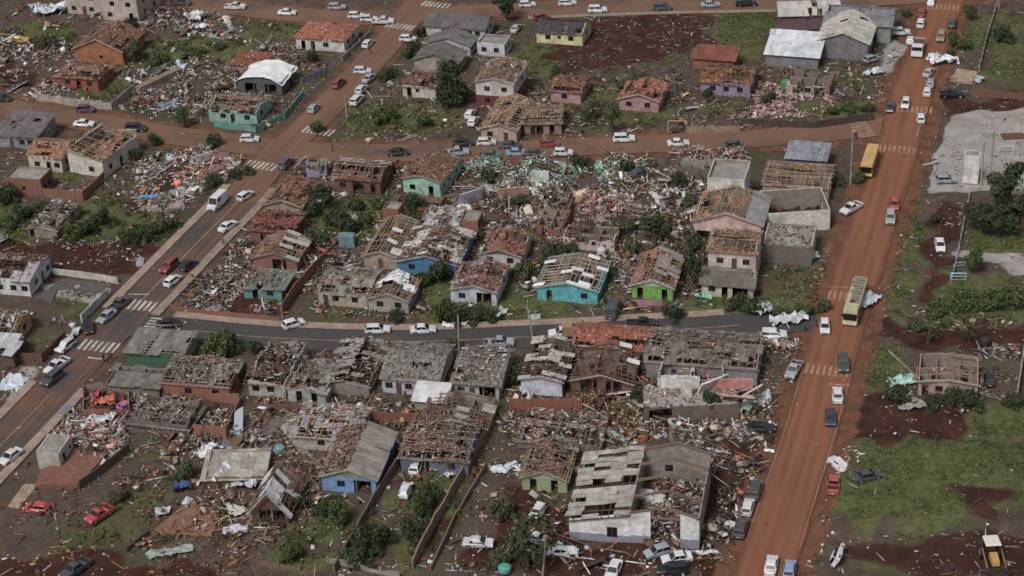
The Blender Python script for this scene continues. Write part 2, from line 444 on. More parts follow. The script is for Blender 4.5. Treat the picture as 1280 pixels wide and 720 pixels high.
        for O, U, Vv, lu in (((-w2 - ov, -d2 - ov, h - .1), (1, 0, 0), (0, rd, rz), LW), ((w2 + ov, d2 + ov, h - .1), (-1, 0, 0), (0, -rd, rz), LW),
                             ((w2 + ov, -d2 - ov, h - .1), (0, 1, 0), (-rd, 0, rz), LD), ((-w2 - ov, d2 + ov, h - .1), (0, -1, 0), (rd, 0, rz), LD)):
            sls.append(Slope(O, U, Vv, lu, ln, (lambda lu, ln: lambda u, v: rd * v / ln - .15 <= u <= lu - rd * v / ln + .15)(lu, ln)))
    elif roof == 'm':
        ln = math.hypot(D, rise); k = 1 + 2 * ov / ln
        sls.append(Slope((-w2 - ov, -d2 - ov, h - rise * ov / ln), (1, 0, 0), (0, D, rise), W + 2 * ov, ln * k))
    elif roof == 'n':
        ln = math.hypot(W, rise); k = 1 + 2 * ov / ln
        sls.append(Slope((-w2 - ov, -d2 - ov, h - rise * ov / ln), (0, 1, 0), (W, 0, rise), D + 2 * ov, ln * k))
    elif roof == 'l':
        ln = math.hypot(W, rise); k = 1 + 2 * ov / ln
        sls.append(Slope((w2 + ov, -d2 - ov, h - rise * ov / ln), (0, 1, 0), (-W, 0, rise), D + 2 * ov, ln * k))
    for i, sl in enumerate(sls):
        if dmg >= .2 and roof in 'dwm' and rr.random() < .75:        # a roof plane that has slumped to one side
            k = rr.uniform(.3, .9); sl.O = sl.O - Vector((0, 0, k * .6)) + sl.U * rr.uniform(-.4, .4); sl.U = (sl.U + Vector((rr.uniform(-.05, .05), rr.uniform(-.05, .05), rr.uniform(-.07, .07)))).normalized(); sl.V = (sl.V + Vector((0, 0, rr.uniform(-.12, .02)))).normalized(); sl.N = sl.U.cross(sl.V); sl.N = sl.N if sl.N.z > 0 else -sl.N
        if frame:
            sl.sag = rr.uniform(.05, .38) if roof != 'h' else .08
            framing(sl, root, Rel, rr, frame, fdu * rr.uniform(.85, 1.25), fdv * rr.uniform(.85, 1.25), .16 + min(.3, dmg))
        c = cov[i] if cov and isinstance(cov[0], list) else cov
        if c: cover(sl, c, root, Rel, rr, seed + i * 5)
    if slab is None and roof == 'f' and cov == 'slab':
        mb = MB(); mb.box(-w2 + .185, w2 - .185, -d2 + .185, d2 - .185, h - .15, h + .05); mb.build('roof_slab', mat('#8d8981', 'concrete'), root, Rel)
    if roof == 'd' and frame and ov > .2:                       # barge boards on the front gable
        for sg in (-1, 1):
            e = sls[0 if sg < 0 else 1]
            beam('barge_board', e.p(.02, 0, .06), e.p(.02, e.lv, .06), .06, .2, mat('#9c958c', 'wood'), root, Rel)
    FOOT.append((T.inverted(), w2, d2, h + z0)); 
    return root
HM = {}; FOOT = []
# ------------------------------------------------------------------ roads (centre lines surveyed in photo pixels)
def smooth(pts, step=2.0):
    P = [Vector(p) for p in pts]; P = [P[0] * 2 - P[1]] + P + [P[-1] * 2 - P[-2]]; out = []
    for i in range(1, len(P) - 2):
        a, b, c, d = P[i - 1:i + 3]; n = max(2, int((c - b).length / step))
        for k in range(n):
            t = k / n
            out.append(.5 * (2 * b + (c - a) * t + (2 * a - 5 * b + 4 * c - d) * t * t + (3 * b - a - 3 * c + d) * t ** 3))
    return out + [P[-2]]
def px_line(pts, step=2.0): return smooth([G(*p) for p in pts], step)
def normals(L):
    out = []
    for i in range(len(L)):
        d = (L[min(i + 1, len(L) - 1)] - L[max(i - 1, 0)]).normalized(); out.append(Vector((-d.y, d.x, 0)))
    return out
MAIN = px_line([(870, 990), (905, 870), (950, 730), (963, 690), (990, 607), (1010, 547), (1034, 463), (1057, 385), (1076, 325), (1104, 240), (1120, 190), (1131, 150), (1145, 100), (1160, 60), (1179, 8), (1200, -70), (1230, -190)])
AVEN = px_line([(-260, 820), (-80, 640), (22, 535), (107, 447), (192, 360), (250, 300), (297, 252), (345, 195), (395, 148), (440, 102), (480, 58), (520, 10), (560, -45), (610, -120)])
MID = px_line([(-160, 112), (-60, 124), (0, 134), (60, 144), (130, 155), (200, 167), (270, 176), (345, 186), (450, 191), (560, 190), (650, 187), (760, 182), (860, 178), (960, 172), (1060, 163), (1130, 154)])
LOW = px_line([(152, 406), (190, 409), (230, 412), (320, 421), (400, 425), (482, 427), (560, 426), (640, 422), (720, 419), (800, 414), (880, 410), (940, 405), (1000, 401), (1056, 398)])
TOPR = px_line([(60, -40), (200, -6), (330, 14), (430, 22), (510, 20), (590, 15), (660, 12), (760, 8), (860, 5), (960, 3), (1080, -1), (1180, -6), (1300, -14)])

def strip(name, L, half, z, m, kind='structure', a=0, b=None, off=0.0, thick=0.0, parent=None):
    N = normals(L); L = [p + n * off for p, n in zip(L, N)]; b = len(L) if b is None else b; mb = MB()
    l = [p + n * half for p, n in zip(L, N)][a:b]; r = [p - n * half for p, n in zip(L, N)][a:b]
    for i in range(len(l) - 1):
        mb.poly([(r[i].x, r[i].y, z), (r[i + 1].x, r[i + 1].y, z), (l[i + 1].x, l[i + 1].y, z), (l[i].x, l[i].y, z)])
        if thick:
            for s in (l, r): mb.poly([(s[i].x, s[i].y, z), (s[i + 1].x, s[i + 1].y, z), (s[i + 1].x, s[i + 1].y, z - thick), (s[i].x, s[i].y, z - thick)])
    if thick and len(l) > 1:
        for i in (0, -1): mb.poly([(l[i].x, l[i].y, z), (r[i].x, r[i].y, z), (r[i].x, r[i].y, z - thick), (l[i].x, l[i].y, z - thick)])
    o = mb.build(name, m, parent)
    if kind: o['kind'] = kind
    return o

def road_mat(name, dust, asphalt=(.055, .052, .052), dustcol=(.20, .085, .045), tracks=True):
    m = bpy.data.materials.new(name); m.use_nodes = True; t = m.node_tree; b = t.nodes['Principled BSDF']; L = t.links.new
    geo = nn(t, 'ShaderNodeNewGeometry')
    n1 = nn(t, 'ShaderNodeTexNoise'); n1.inputs['Scale'].default_value = .11; n1.inputs['Detail'].default_value = 8; n1.inputs['Roughness'].default_value = .62
    n2 = nn(t, 'ShaderNodeTexNoise'); n2.inputs['Scale'].default_value = 1.7; n2.inputs['Detail'].default_value = 6
    L(geo.outputs['Position'], n1.inputs['Vector']); L(geo.outputs['Position'], n2.inputs['Vector'])
    # wheel streaks: noise stretched along the mean street direction
    mp = nn(t, 'ShaderNodeMapping', vector_type='TEXTURE'); mp.inputs['Rotation'].default_value = (0, 0, math.radians(-17.5)); mp.inputs['Scale'].default_value = (.9, 22.0, 1)
    n3 = nn(t, 'ShaderNodeTexNoise'); n3.inputs['Scale'].default_value = 1.0; n3.inputs['Detail'].default_value = 5
    L(geo.outputs['Position'], mp.inputs[0]); L(mp.outputs[0], n3.inputs['Vector'])
    ad = nn(t, 'ShaderNodeMath', operation='MULTIPLY_ADD'); ad.inputs[1].default_value = .45 if tracks else .2; L((n3 if tracks else n2).outputs[0], ad.inputs[0]); L(n1.outputs[0], ad.inputs[2])
    r = nn(t, 'ShaderNodeMapRange'); lo = .82 - dust * .62; r.inputs[1].default_value = lo; r.inputs[2].default_value = lo + .3; L(ad.outputs[0], r.inputs[0])
    dm = nn(t, 'ShaderNodeMix', data_type='RGBA'); dm.inputs['A'].default_value = (*[c * .5 for c in dustcol], 1); dm.inputs['B'].default_value = (*[c * 1.5 for c in dustcol], 1); L((n3 if tracks else n1).outputs[0], dm.inputs['Factor'])
    am = nn(t, 'ShaderNodeMix', data_type='RGBA'); am.inputs['A'].default_value = (*[c * .75 for c in asphalt], 1); am.inputs['B'].default_value = (*[c * 1.3 for c in asphalt], 1); L(n2.outputs[0], am.inputs['Factor'])
    mx = nn(t, 'ShaderNodeMix', data_type='RGBA'); L(r.outputs[0], mx.inputs['Factor']); L(am.outputs['Result'], mx.inputs['A']); L(dm.outputs['Result'], mx.inputs['B'])
    fin = mx.outputs['Result']
    if name == 'red_mud_road':                                # compacted lighter wheel tracks, wetter mud at the edges
        at = nn(t, 'ShaderNodeAttribute'); at.attribute_name = 'Col'; sp = nn(t, 'ShaderNodeSeparateColor'); L(at.outputs['Color'], sp.inputs[0])
        m1 = nn(t, 'ShaderNodeMath', operation='MULTIPLY'); L(sp.outputs[1], m1.inputs[0]); L(n1.outputs[0], m1.inputs[1])
        x1 = nn(t, 'ShaderNodeMix', data_type='RGBA'); x1.inputs['B'].default_value = (.255, .118, .068, 1); L(m1.outputs[0], x1.inputs['Factor']); L(fin, x1.inputs['A'])
        e1 = nn(t, 'ShaderNodeMath', operation='MULTIPLY_ADD'); e1.inputs[1].default_value = .6; L(n1.outputs[0], e1.inputs[0]); L(sp.outputs[0], e1.inputs[2])
        r3 = nn(t, 'ShaderNodeMapRange'); r3.inputs[1].default_value = 1.0; r3.inputs[2].default_value = 1.4; r3.inputs[4].default_value = .75; L(e1.outputs[0], r3.inputs[0])
        x2 = nn(t, 'ShaderNodeMix', data_type='RGBA'); x2.inputs['B'].default_value = (.085, .038, .024, 1); L(r3.outputs[0], x2.inputs['Factor']); L(x1.outputs['Result'], x2.inputs['A']); fin = x2.outputs['Result']
    L(fin, b.inputs['Base Color']); b.inputs['Roughness'].default_value = .82
    bp = nn(t, 'ShaderNodeBump'); bp.inputs['Strength'].default_value = .3; bp.inputs['Distance'].default_value = .05; L(n2.outputs[0], bp.inputs['Height']); L(bp.outputs[0], b.inputs['Normal'])
    return m
M_MAIN = road_mat('red_mud_road', 1.0, dustcol=(.20, .078, .038))
M_MUD = road_mat('mud_shoulder', 1.0, asphalt=(.09, .05, .038), dustcol=(.115, .056, .036))
M_AVEN = road_mat('asphalt_avenue', .42, dustcol=(.13, .07, .045))
M_MID = road_mat('dusty_street', .88, dustcol=(.165, .092, .06), tracks=False)
M_AVUP = road_mat('dusty_avenue', .80, dustcol=(.165, .09, .058))
M_LOW = road_mat('asphalt_street', .22, dustcol=(.11, .075, .06), tracks=False)
def track_road(name, L, half, z, m, n=16):
    N = normals(L); V, F, C = [], [], []
    for i, (p, q) in enumerate(zip(L, N)):
        for k in range(n + 1):
            u = k / n * 2 - 1; w = half * (1 + .10 * noise.noise(Vector((i * .09, (u > 0) * 5.0, 3))) + .07 * noise.noise(Vector((i * .5, (u > 0) * 5.0, 8)))) * u; s = p + q * w
            V.append((s.x, s.y, z)); a = abs(abs(u) - .45)
            C.append((min(1, abs(u)), max(0, 1 - min(abs(u - .72), abs(u - .28), abs(u + .28), abs(u + .72)) / .15), 0))
    for i in range(len(L) - 1):
        for k in range(n): a = i * (n + 1) + k; F.append((a + n + 1, a + n + 2, a + 1, a))
    o = colored(name, V, F, C, m); o['kind'] = 'structure'
track_road('road', MAIN, 4.1, .034, M_MAIN)
strip('road', MID, 3.9, .026, M_MID)
strip('road', LOW, 3.4, .0265, M_LOW)
strip('road', TOPR, 4.2, .0245, M_MID)
PAVE = mat('#98806e', 'concrete')
def iy(L, py):                                             # index of the line's point nearest a photo row
    return min(range(len(L)), key=lambda i: abs((L[i] - G(640, py)).y))
def ix(L, px, py):
    q = G(px, py); return min(range(len(L)), key=lambda i: (L[i] - q).length)
_k = iy(AVEN, 232); strip('road', AVEN, 3.75, .030, M_AVEN, b=_k + 1); strip('road', AVEN, 3.75, .030, M_AVUP, a=_k)
for off in (4.75, -4.75):
    for a, b in ((600, 447), (362, 208)):
        strip('pavement', AVEN, .85, .14, PAVE, a=iy(AVEN, a), b=iy(AVEN, b), off=off, thick=.14)
strip('pavement', LOW, .9, .14, PAVE, a=ix(LOW, 215, 412), b=ix(LOW, 925, 406), off=4.5, thick=.14)
strip('pavement', TOPR, .7, .13, mat('#8f7d6c', 'concrete'), a=ix(TOPR, 655, 12), b=ix(TOPR, 1100, -1), off=-5.1, thick=.13)
YEL = mat('#a5763f', 'mark'); WHT = mat('#b9b0a6', 'mark'); DUS = mat('#a8795c', 'mark')
for L, n, m, a, b in ((AVEN, 'centre_line', YEL, iy(AVEN, 640), iy(AVEN, 452)), (AVEN, 'centre_line', YEL, iy(AVEN, 366), iy(AVEN, 225)), (LOW, 'centre_line', YEL, ix(LOW, 240, 413), ix(LOW, 940, 405))):
    strip(n, L, .11, .0375, m, a=a, b=b)
strip('edge_line', MAIN, .05, .040, DUS, a=iy(MAIN, 700), b=iy(MAIN, 475), off=3.75)
strip('edge_line', MAIN, .05, .040, DUS, a=iy(MAIN, 700), b=iy(MAIN, 475), off=-3.75)
def crosswalk(px, py, az, span, n, m, ln=3.0):
    c = G(px, py); a = math.radians(az); f = Vector((math.sin(a), math.cos(a), 0)); s = Vector((f.y, -f.x, 0))
    r = empty('crosswalk', c); r['kind'] = 'structure'
    w = span / n * .5
    for i in range(n):
        o = s * ((i + .5) / n - .5) * span; mb = MB()
        mb.poly([tuple(o + f * (ln / 2 * j) + s * (w / 2 * k) + Vector((0, 0, .0405))) for j, k in ((-1, -1), (-1, 1), (1, 1), (1, -1))])
        mb.build('stripe', m, r)
for a in ((1034, 463, 17, 7.4, 8, DUS), (1061, 371, 17, 7.4, 8, DUS), (1121, 187, 17, 7.4, 8, DUS), (1143, 137, 17, 7.4, 8, DUS), (1179, 9, 17, 7.4, 8, DUS),
          (1078, 162, 82, 7.2, 8, DUS, 3.6), (178, 382, 18, 7.2, 7, WHT, 3.2), (124, 433, 18, 7.2, 7, WHT, 3.2), (193, 409, 105, 6.4, 7, WHT, 3.6),
          (326, 207, 25, 7.0, 7, WHT), (398, 164, 25, 7.0, 7, WHT), (545, 6, 25, 7.2, 7, WHT), (500, 33, 28, 7.2, 7, WHT)): crosswalk(*a)
def bar(px0, py0, px1, py1, w, m):
    a, b = G(px0, py0), G(px1, py1); d = (b - a).normalized(); s = Vector((-d.y, d.x, 0)) * w / 2; mb = MB(); u = Vector((0, 0, .041))
    o = mb; o.poly([tuple(p + u) for p in (a - s, b - s, b + s, a + s)]); o.build('stop_line', m)['kind'] = 'structure'
bar(219, 416, 232, 402, .35, WHT); bar(160, 368, 186, 368, .35, WHT); bar(110, 447, 127, 449, .35, WHT); bar(1034, 480, 1062, 482, .3, DUS); bar(1030, 358, 1061, 360, .3, DUS)

# ------------------------------------------------------------------ ground sheet with soil / grass / litter zones
def poly_mask(X, Y, pix):
    P = [G(*p) for p in pix]; ins = np.zeros(X.shape, bool); j = len(P) - 1
    for i in range(len(P)):
        xi, yi, xj, yj = P[i].x, P[i].y, P[j].x, P[j].y
        if yi != yj: ins ^= ((yi > Y) != (yj > Y)) & (X < (xj - xi) * (Y - yi) / (yj - yi) + xi)
        j = i
    return ins
def rect(x0, y0, x1, y1): return [(x0, y0), (x1, y0), (x1, y1), (x0, y1)]
GRASS = [  # (strength, polygon)
    (.8, [(20, 26), (95, 34), (90, 50), (40, 52), (10, 40)]), (.75, [(130, 55), (290, 45), (320, 70), (230, 82), (150, 85)]), (.95, [(78, 116), (122, 114), (148, 100), (160, 112), (138, 132), (100, 128)]),
    (.6, [(260, 5), (320, 20), (400, 32), (330, 60), (300, 30)]), (.62, [(440, 128), (575, 130), (580, 150), (555, 168), (430, 166)]), (.9, [(893, 18), (975, 14), (965, 40), (958, 70), (898, 72)]), (.8, rect(768, 18, 795, 34)),
    (.65, [(800, 55), (865, 70), (860, 82), (790, 78)]), (.7, [(640, 55), (705, 60), (700, 85), (660, 95)]), (.6, [(700, 130), (770, 95), (850, 130), (830, 155), (720, 160)]), (.6, [(880, 120), (935, 120), (925, 145), (870, 140)]),
    (.8, [(0, 235), (40, 265), (35, 300), (0, 300)]), (.75, [(60, 260), (130, 230), (160, 250), (220, 290), (210, 312), (80, 300)]), (.85, [(135, 282), (195, 278), (215, 305), (150, 300)]), (.9, [(75, 212), (100, 214), (95, 230), (72, 228)]),
    (.8, [(190, 185), (230, 188), (205, 200), (180, 198)]), (.95, [(72, 364), (125, 362), (108, 384), (72, 384)]), (.9, [(25, 434), (48, 412), (68, 416), (52, 436)]), (.7, [(380, 240), (500, 245), (500, 262), (470, 300), (400, 300), (375, 285)]),
    (.8, [(468, 250), (500, 252), (500, 268), (460, 268)]), (.75, [(395, 380), (450, 384), (450, 396), (390, 396)]), (.8, [(520, 345), (660, 335), (668, 380), (640, 400), (530, 402)]), (.95, [(670, 376), (720, 380), (715, 397), (668, 398)]),
    (.7, [(735, 350), (790, 350), (785, 385), (745, 390)]), (.7, [(830, 372), (960, 372), (950, 398), (830, 398)]), (.6, [(950, 335), (1040, 325), (1020, 390), (950, 385)]),
    (.95, [(1125, 255), (1160, 268), (1160, 320), (1128, 395), (1102, 392), (1118, 330)]), (.75, [(1085, 290), (1112, 290), (1100, 345), (1080, 355)]), (.9, [(1200, 290), (1285, 285), (1285, 312), (1198, 310)]), (.85, [(1165, 375), (1180, 325), (1205, 330), (1200, 350), (1255, 345), (1285, 350), (1285, 390), (1180, 388)]),
    (.85, [(1130, 395), (1285, 375), (1285, 402), (1140, 412)]), (.6, [(1080, 432), (1155, 430), (1140, 460), (1150, 500), (1085, 512)]), (.85, [(1060, 552), (1100, 545), (1285, 560), (1285, 650), (1240, 640), (1180, 660), (1045, 662), (1048, 610)]), (.8, [(1195, 525), (1285, 505), (1285, 548), (1200, 545)]),
    (.7, [(1060, 675), (1150, 675), (1160, 705), (1080, 715)]), (.65, [(1000, 690), (1035, 600), (1050, 600), (1030, 700), (1010, 730)]), (.75, [(1165, 200), (1178, 190), (1150, 270), (1140, 262)]), (.6, [(1230, 20), (1285, 10), (1285, 110), (1225, 95)]), (.6, [(1195, 30), (1230, 20), (1215, 75), (1180, 70)]),
    (.98, [(352, 690), (365, 660), (405, 640), (425, 645), (390, 705), (355, 712)]), (.75, [(470, 700), (500, 600), (560, 590), (590, 600), (520, 710)]), (.45, [(150, 600), (215, 600), (175, 690), (100, 700), (90, 690)]), (.85, [(560, 502), (612, 504), (610, 516), (560, 515)]),
    (.6, [(590, 660), (660, 640), (665, 720), (580, 725)]), (.7, [(1010, 128), (1098, 128), (1096, 150), (1020, 152)]), (.6, [(1005, 97), (1090, 95), (1085, 112), (1040, 112)])]
SOIL = [(1, [(0, 82), (60, 88), (45, 110), (0, 112)]), (1, [(680, 28), (890, 18), (880, 60), (800, 82), (720, 95), (690, 70)]), (1, [(0, 300), (190, 306), (165, 345), (60, 335), (0, 322)]), (.9, [(180, 215), (225, 205), (230, 235), (170, 260)]),
    (1, [(830, 240), (945, 238), (890, 285), (820, 285)]), (.9, [(225, 350), (300, 360), (330, 392), (230, 388)]), (1, [(1172, 250), (1205, 242), (1196, 300), (1178, 378), (1145, 396), (1165, 330), (1176, 280)]), (1, [(1085, 400), (1285, 412), (1285, 432), (1150, 430), (1090, 425)]),
    (1, [(1050, 512), (1150, 500), (1250, 510), (1190, 545), (1060, 548)]), (1, [(1060, 540), (1285, 556), (1285, 566), (1060, 552)]), (.9, [(1190, 610), (1272, 612), (1262, 655), (1205, 645)]), (.9, [(1050, 672), (1285, 670), (1285, 725), (1150, 725), (1155, 705), (1100, 698), (1060, 700), (1045, 725)]),
    (.9, [(640, 600), (715, 640), (760, 685), (900, 690), (915, 725), (590, 725), (610, 640)]), (1, [(0, 700), (260, 705), (250, 725), (0, 725)]), (.7, [(540, 640), (575, 640), (530, 700), (510, 690)]),
    (.8, [(1175, 118), (1285, 118), (1285, 135), (1165, 150)]), (.9, [(880, 600), (930, 540), (980, 540), (930, 660), (880, 660)]), (.8, [(920, 230), (965, 232), (960, 247), (922, 245)])]
GRAVEL = [(1, [(1185, 142), (1285, 135), (1285, 242), (1215, 238), (1160, 240), (1170, 190)]), (.9, [(1198, 313), (1285, 318), (1285, 345), (1262, 346), (1255, 330), (1198, 322)]), (.8, [(50, 350), (150, 356), (125, 380), (60, 372)]), (.7, [(1110, 45), (1135, 55), (1118, 92), (1096, 92)]),
    (.6, [(255, 28), (300, 32), (290, 52), (258, 48)]), (.7, [(270, 545), (370, 520), (380, 560), (290, 580)]), (.6, [(20, 450), (60, 455), (20, 520), (0, 500)]), (.5, [(1180, 90), (1220, 88), (1210, 105), (1185, 106)])]
d = np.arange(-150, 150.1, .8); far = np.array([160, 180, 215, 280, 400, 700, 1400, 3500.])
gx = np.concatenate([-far[::-1], d, far]); e = np.arange(190, 470.1, .8)
gy = np.concatenate([[-3000, -1000, -200, 60, 140, 175], e, [480, 500, 540, 620, 800, 1200, 2500, 6000.]])
GX, GY = np.meshgrid(gx, gy)
def blur(a, n):
    for _ in range(n):
        a = (a + np.roll(a, 1, 0) + np.roll(a, -1, 0)) / 3; a = (a + np.roll(a, 1, 1) + np.roll(a, -1, 1)) / 3
    return a
_w = np.random.RandomState(9)
WX, WY = [(lambda q, f: q / q.std() * 1.2 + f / f.std() * 1.0)(blur(_w.rand(*GX.shape) - .5, 6), blur(_w.rand(*GX.shape) - .5, 1)) for _ in range(2)]
def zones(lst, n=2, wp=1.0):
    a = np.zeros(GX.shape, np.float32)
    for s, p in lst: a = np.maximum(a, poly_mask(GX + WX * wp, GY + WY * wp, p) * s)
    return blur(a, n)
mg, ms, mc = zones(GRASS), zones(SOIL), zones(GRAVEL, 2, .25)
mg = mg * (1 - .9 * ms)
road = np.zeros(GX.shape, np.float32)
for L, hw in ((MAIN, 5.5), (AVEN, 6.2), (MID, 4.6), (LOW, 6.0), (TOPR, 6.0)):
    Q = np.array([(p.x, p.y) for p in L[::2]])
    for q in Q: road[((GX - q[0]) ** 2 + (GY - q[1]) ** 2) < hw * hw] = 1
rb = blur(road, 2)
mud = np.zeros(GX.shape, np.float32)
for L, hw, st in ((MAIN, 6.8, 1.0), (AVEN, 6.0, .55), (MID, 6.2, .8), (TOPR, 6.4, .7), (LOW, 5.0, .3)):
    for q in np.array([(p.x, p.y) for p in L[::2]]):
        k_ = ((GX - q[0]) ** 2 + (GY - q[1]) ** 2) < hw * hw; mud[k_] = np.maximum(mud[k_], st)
mud = blur(mud, 2)
rs = np.random.RandomState(5)
hz = blur(rs.rand(*GX.shape) - .5, 2) * 1.3 + blur(rs.rand(*GX.shape) - .5, 9) * 3.2
edge = (np.abs(GX) < 150) & (GY > 190) & (GY < 470)
hz = np.where(edge, np.clip(hz, -.3, .35) * np.clip(1 - rb * 1.6, 0, 1), 0) - .02 - .10 * np.clip(rb * 1.5, 0, 1)
# cut bank across the field on the right: the grassy terrace stands higher than the dug red earth
bank = blur(poly_mask(GX, GY, [(1050, 552), (1100, 546), (1285, 562), (1285, 610), (1275, 612), (1262, 660), (1190, 655), (1150, 662), (1046, 662), (1046, 610)]).astype(np.float32), 1)
hz = hz + bank * 1.1
NV = GX.shape
Vg = np.stack([GX, GY, hz], -1).reshape(-1, 3); idx = np.arange(GX.size).reshape(NV)
Fg = np.stack([idx[:-1, :-1], idx[:-1, 1:], idx[1:, 1:], idx[1:, :-1]], -1).reshape(-1, 4)
Cg = np.stack([mg, ms, mc], -1).reshape(-1, 3)
def ground_mat():
    m = bpy.data.materials.new('soil_grass_litter'); m.use_nodes = True; t = m.node_tree; b = t.nodes['Principled BSDF']; L = t.links.new
    at = nn(t, 'ShaderNodeAttribute'); at.attribute_name = 'Col'; sp = nn(t, 'ShaderNodeSeparateColor'); L(at.outputs['Color'], sp.inputs[0])
    geo = nn(t, 'ShaderNodeNewGeometry')
    def noi(s, dt=6, ro=.6):
        n = nn(t, 'ShaderNodeTexNoise'); n.inputs['Scale'].default_value = s; n.inputs['Detail'].default_value = dt; n.inputs['Roughness'].default_value = ro
        L(geo.outputs['Position'], n.inputs['Vector']); return n.outputs[0]
    def mr(x, a, c, lo=0, hi=1):
        r = nn(t, 'ShaderNodeMapRange'); r.inputs[1].default_value = a; r.inputs[2].default_value = c; r.inputs[3].default_value = lo; r.inputs[4].default_value = hi; L(x, r.inputs[0]); return r.outputs[0]
    def mix(f, A, B):
        x = nn(t, 'ShaderNodeMix', data_type='RGBA')
        for k, v in (('A', A), ('B', B)):
            if isinstance(v, tuple): x.inputs[k].default_value = (*v, 1)
            else: L(v, x.inputs[k])
        L(f, x.inputs['Factor']); return x.outputs['Result']
    def add(a, b_, k=1.0):
        x = nn(t, 'ShaderNodeMath', operation='MULTIPLY_ADD'); x.inputs[1].default_value = k; L(b_, x.inputs[0]); L(a, x.inputs[2]); return x.outputs[0]
    big, mid_, fine = noi(.06), noi(.35), noi(2.6, 5, .7)
    base = mix(mr(mid_, .35, .65), (.082, .056, .044), (.15, .112, .088))
    base = mix(mr(fine, .35, .7), base, (.06, .042, .033))
    green0 = mr(add(big, mid_, .7), .86, 1.02)
    gcol = mix(mr(fine, .3, .7), (.034, .044, .018), (.09, .098, .042))
    base = mix(green0, base, gcol)
    soil = mix(mr(mid_, .35, .65), (.032, .015, .011), (.072, .030, .020))
    x = add(sp.outputs[1], add(mid_, fine, 1.1), .62)
    base = mix(mr(x, .98, 1.2), base, soil)
    gr = mix(mr(noi(.8), .35, .65), (.055, .07, .026), (.115, .128, .05))
    gr = mix(mr(fine, .45, .75), gr, (.13, .115, .06))
    x = add(sp.outputs[0], add(mid_, fine, 1.1), .62)
    base = mix(mr(x, .95, 1.18), base, gr)
    mudc = mix(mr(mid_, .35, .65), (.105, .052, .034), (.185, .088, .052))
    x = add(at.outputs['Alpha'], add(mid_, fine, .45), .8)
    base = mix(mr(x, .98, 1.22), base, mudc)
    cc = mix(mr(mid_, .3, .7), (.26, .235, .215), (.37, .35, .33))
    cc = mix(mr(noi(.2), .52, .75, 0, .35), cc, (.17, .125, .1))
    x = add(sp.outputs[2], mid_, .35)
    base = mix(mr(x, .55, .7), base, cc)
    L(base, b.inputs['Base Color']); b.inputs['Roughness'].default_value = .95; b.inputs['Specular IOR Level'].default_value = .2
    bp = nn(t, 'ShaderNodeBump'); bp.inputs['Strength'].default_value = .7; bp.inputs['Distance'].default_value = .18; L(fine, bp.inputs['Height']); L(bp.outputs[0], b.inputs['Normal'])
    return m
g = colored('ground', Vg, Fg, Cg, ground_mat(), A=mud.ravel()); g['kind'] = 'structure'
def ground_z(x, y):
    i = int(np.clip(np.searchsorted(gy, y) - 1, 0, len(gy) - 2)); j = int(np.clip(np.searchsorted(gx, x) - 1, 0, len(gx) - 2))
    return float(hz[i, j] + hz[i + 1, j] + hz[i, j + 1] + hz[i + 1, j + 1]) / 4
def lookup(A, x, y):
    i = np.clip(np.searchsorted(gy, y) - 1, 0, len(gy) - 1); j = np.clip(np.searchsorted(gx, x) - 1, 0, len(gx) - 1); return A[i, j]

# ------------------------------------------------------------------ loose pieces scattered over an area (nobody could count them)
PAL = dict(
    mix=['#c5c2be', '#b9bcc0', '#bdb6ae', '#8f8478', '#a8927c', '#7a563f', '#8a5640', '#6b5a4c', '#c9c5c0', '#57402f', '#4b4039', '#96795a', '#75604c', '#a0a4a8', '#5f4a3a'],
    white=['#c9c9ca', '#c0b8ae', '#d2d2d4', '#a89a8a', '#9aa0a6', '#8b7358', '#c5b9a8', '#80604a', '#5f4a3c', '#b5705f'],
    pink=['#c99a94', '#b9847c', '#d2b8b0', '#c9c0ba', '#9c5f55', '#e0d6d0', '#7d5a50', '#b7a59c'],
    mint=['#9fc2b0', '#86b39c', '#c3cfc8', '#c0bdb8', '#a9b8ae', '#7c6a5c', '#8fc09a'],
    brown=['#6b4a3a', '#7d5a44', '#8a6a52', '#5a4034', '#94755a', '#4a3a32', '#a58a70'],
    wood=['#8a745f', '#9c8670', '#75614f', '#6a564a', '#a8967f', '#5a4b42', '#b5a895'],
    red=['#8a4a38', '#9c5640', '#7a3f32', '#a86a50', '#6a3a30', '#90786a'],
    grey=['#8a857e', '#75685c', '#9a9288', '#5f544b', '#b0aaa2', '#6b5444', '#80614a'],
    dark=['#4a3e38', '#5a4a42', '#3f3835', '#6b5a50', '#776a60', '#8a8078'])
BOXF = np.array([(3, 2, 1, 0), (4, 5, 6, 7), (0, 1, 5, 4), (1, 2, 6, 5), (2, 3, 7, 6), (3, 0, 4, 7)])
BOXV = np.array([(-1, -1, -1), (1, -1, -1), (1, 1, -1), (-1, 1, -1), (-1, -1, 1), (1, -1, 1), (1, 1, 1), (-1, 1, 1)], np.float32) * .5
def pieces(pos, size, yaw, pit, rol, col):
    n = len(pos); cy, sy, cp, sp_, cr, sr = np.cos(yaw), np.sin(yaw), np.cos(pit), np.sin(pit), np.cos(rol), np.sin(rol)
    v = BOXV[None] * size[:, None, :]
    v = v * (1 + rs.uniform(-.18, .18, v.shape))
    x, y, z = v[..., 0], v[..., 1], v[..., 2]
    y, z = y * cr[:, None] - z * sr[:, None], y * sr[:, None] + z * cr[:, None]
    x, z = x * cp[:, None] + z * sp_[:, None], -x * sp_[:, None] + z * cp[:, None]
    x, y = x * cy[:, None] - y * sy[:, None], x * sy[:, None] + y * cy[:, None]
    V = np.stack([x, y, z], -1) + pos[:, None, :]
    F = (np.arange(n) * 8)[:, None, None] + BOXF[None]
    return V.reshape(-1, 3), F.reshape(-1, 4), np.repeat(col, 8, 0)
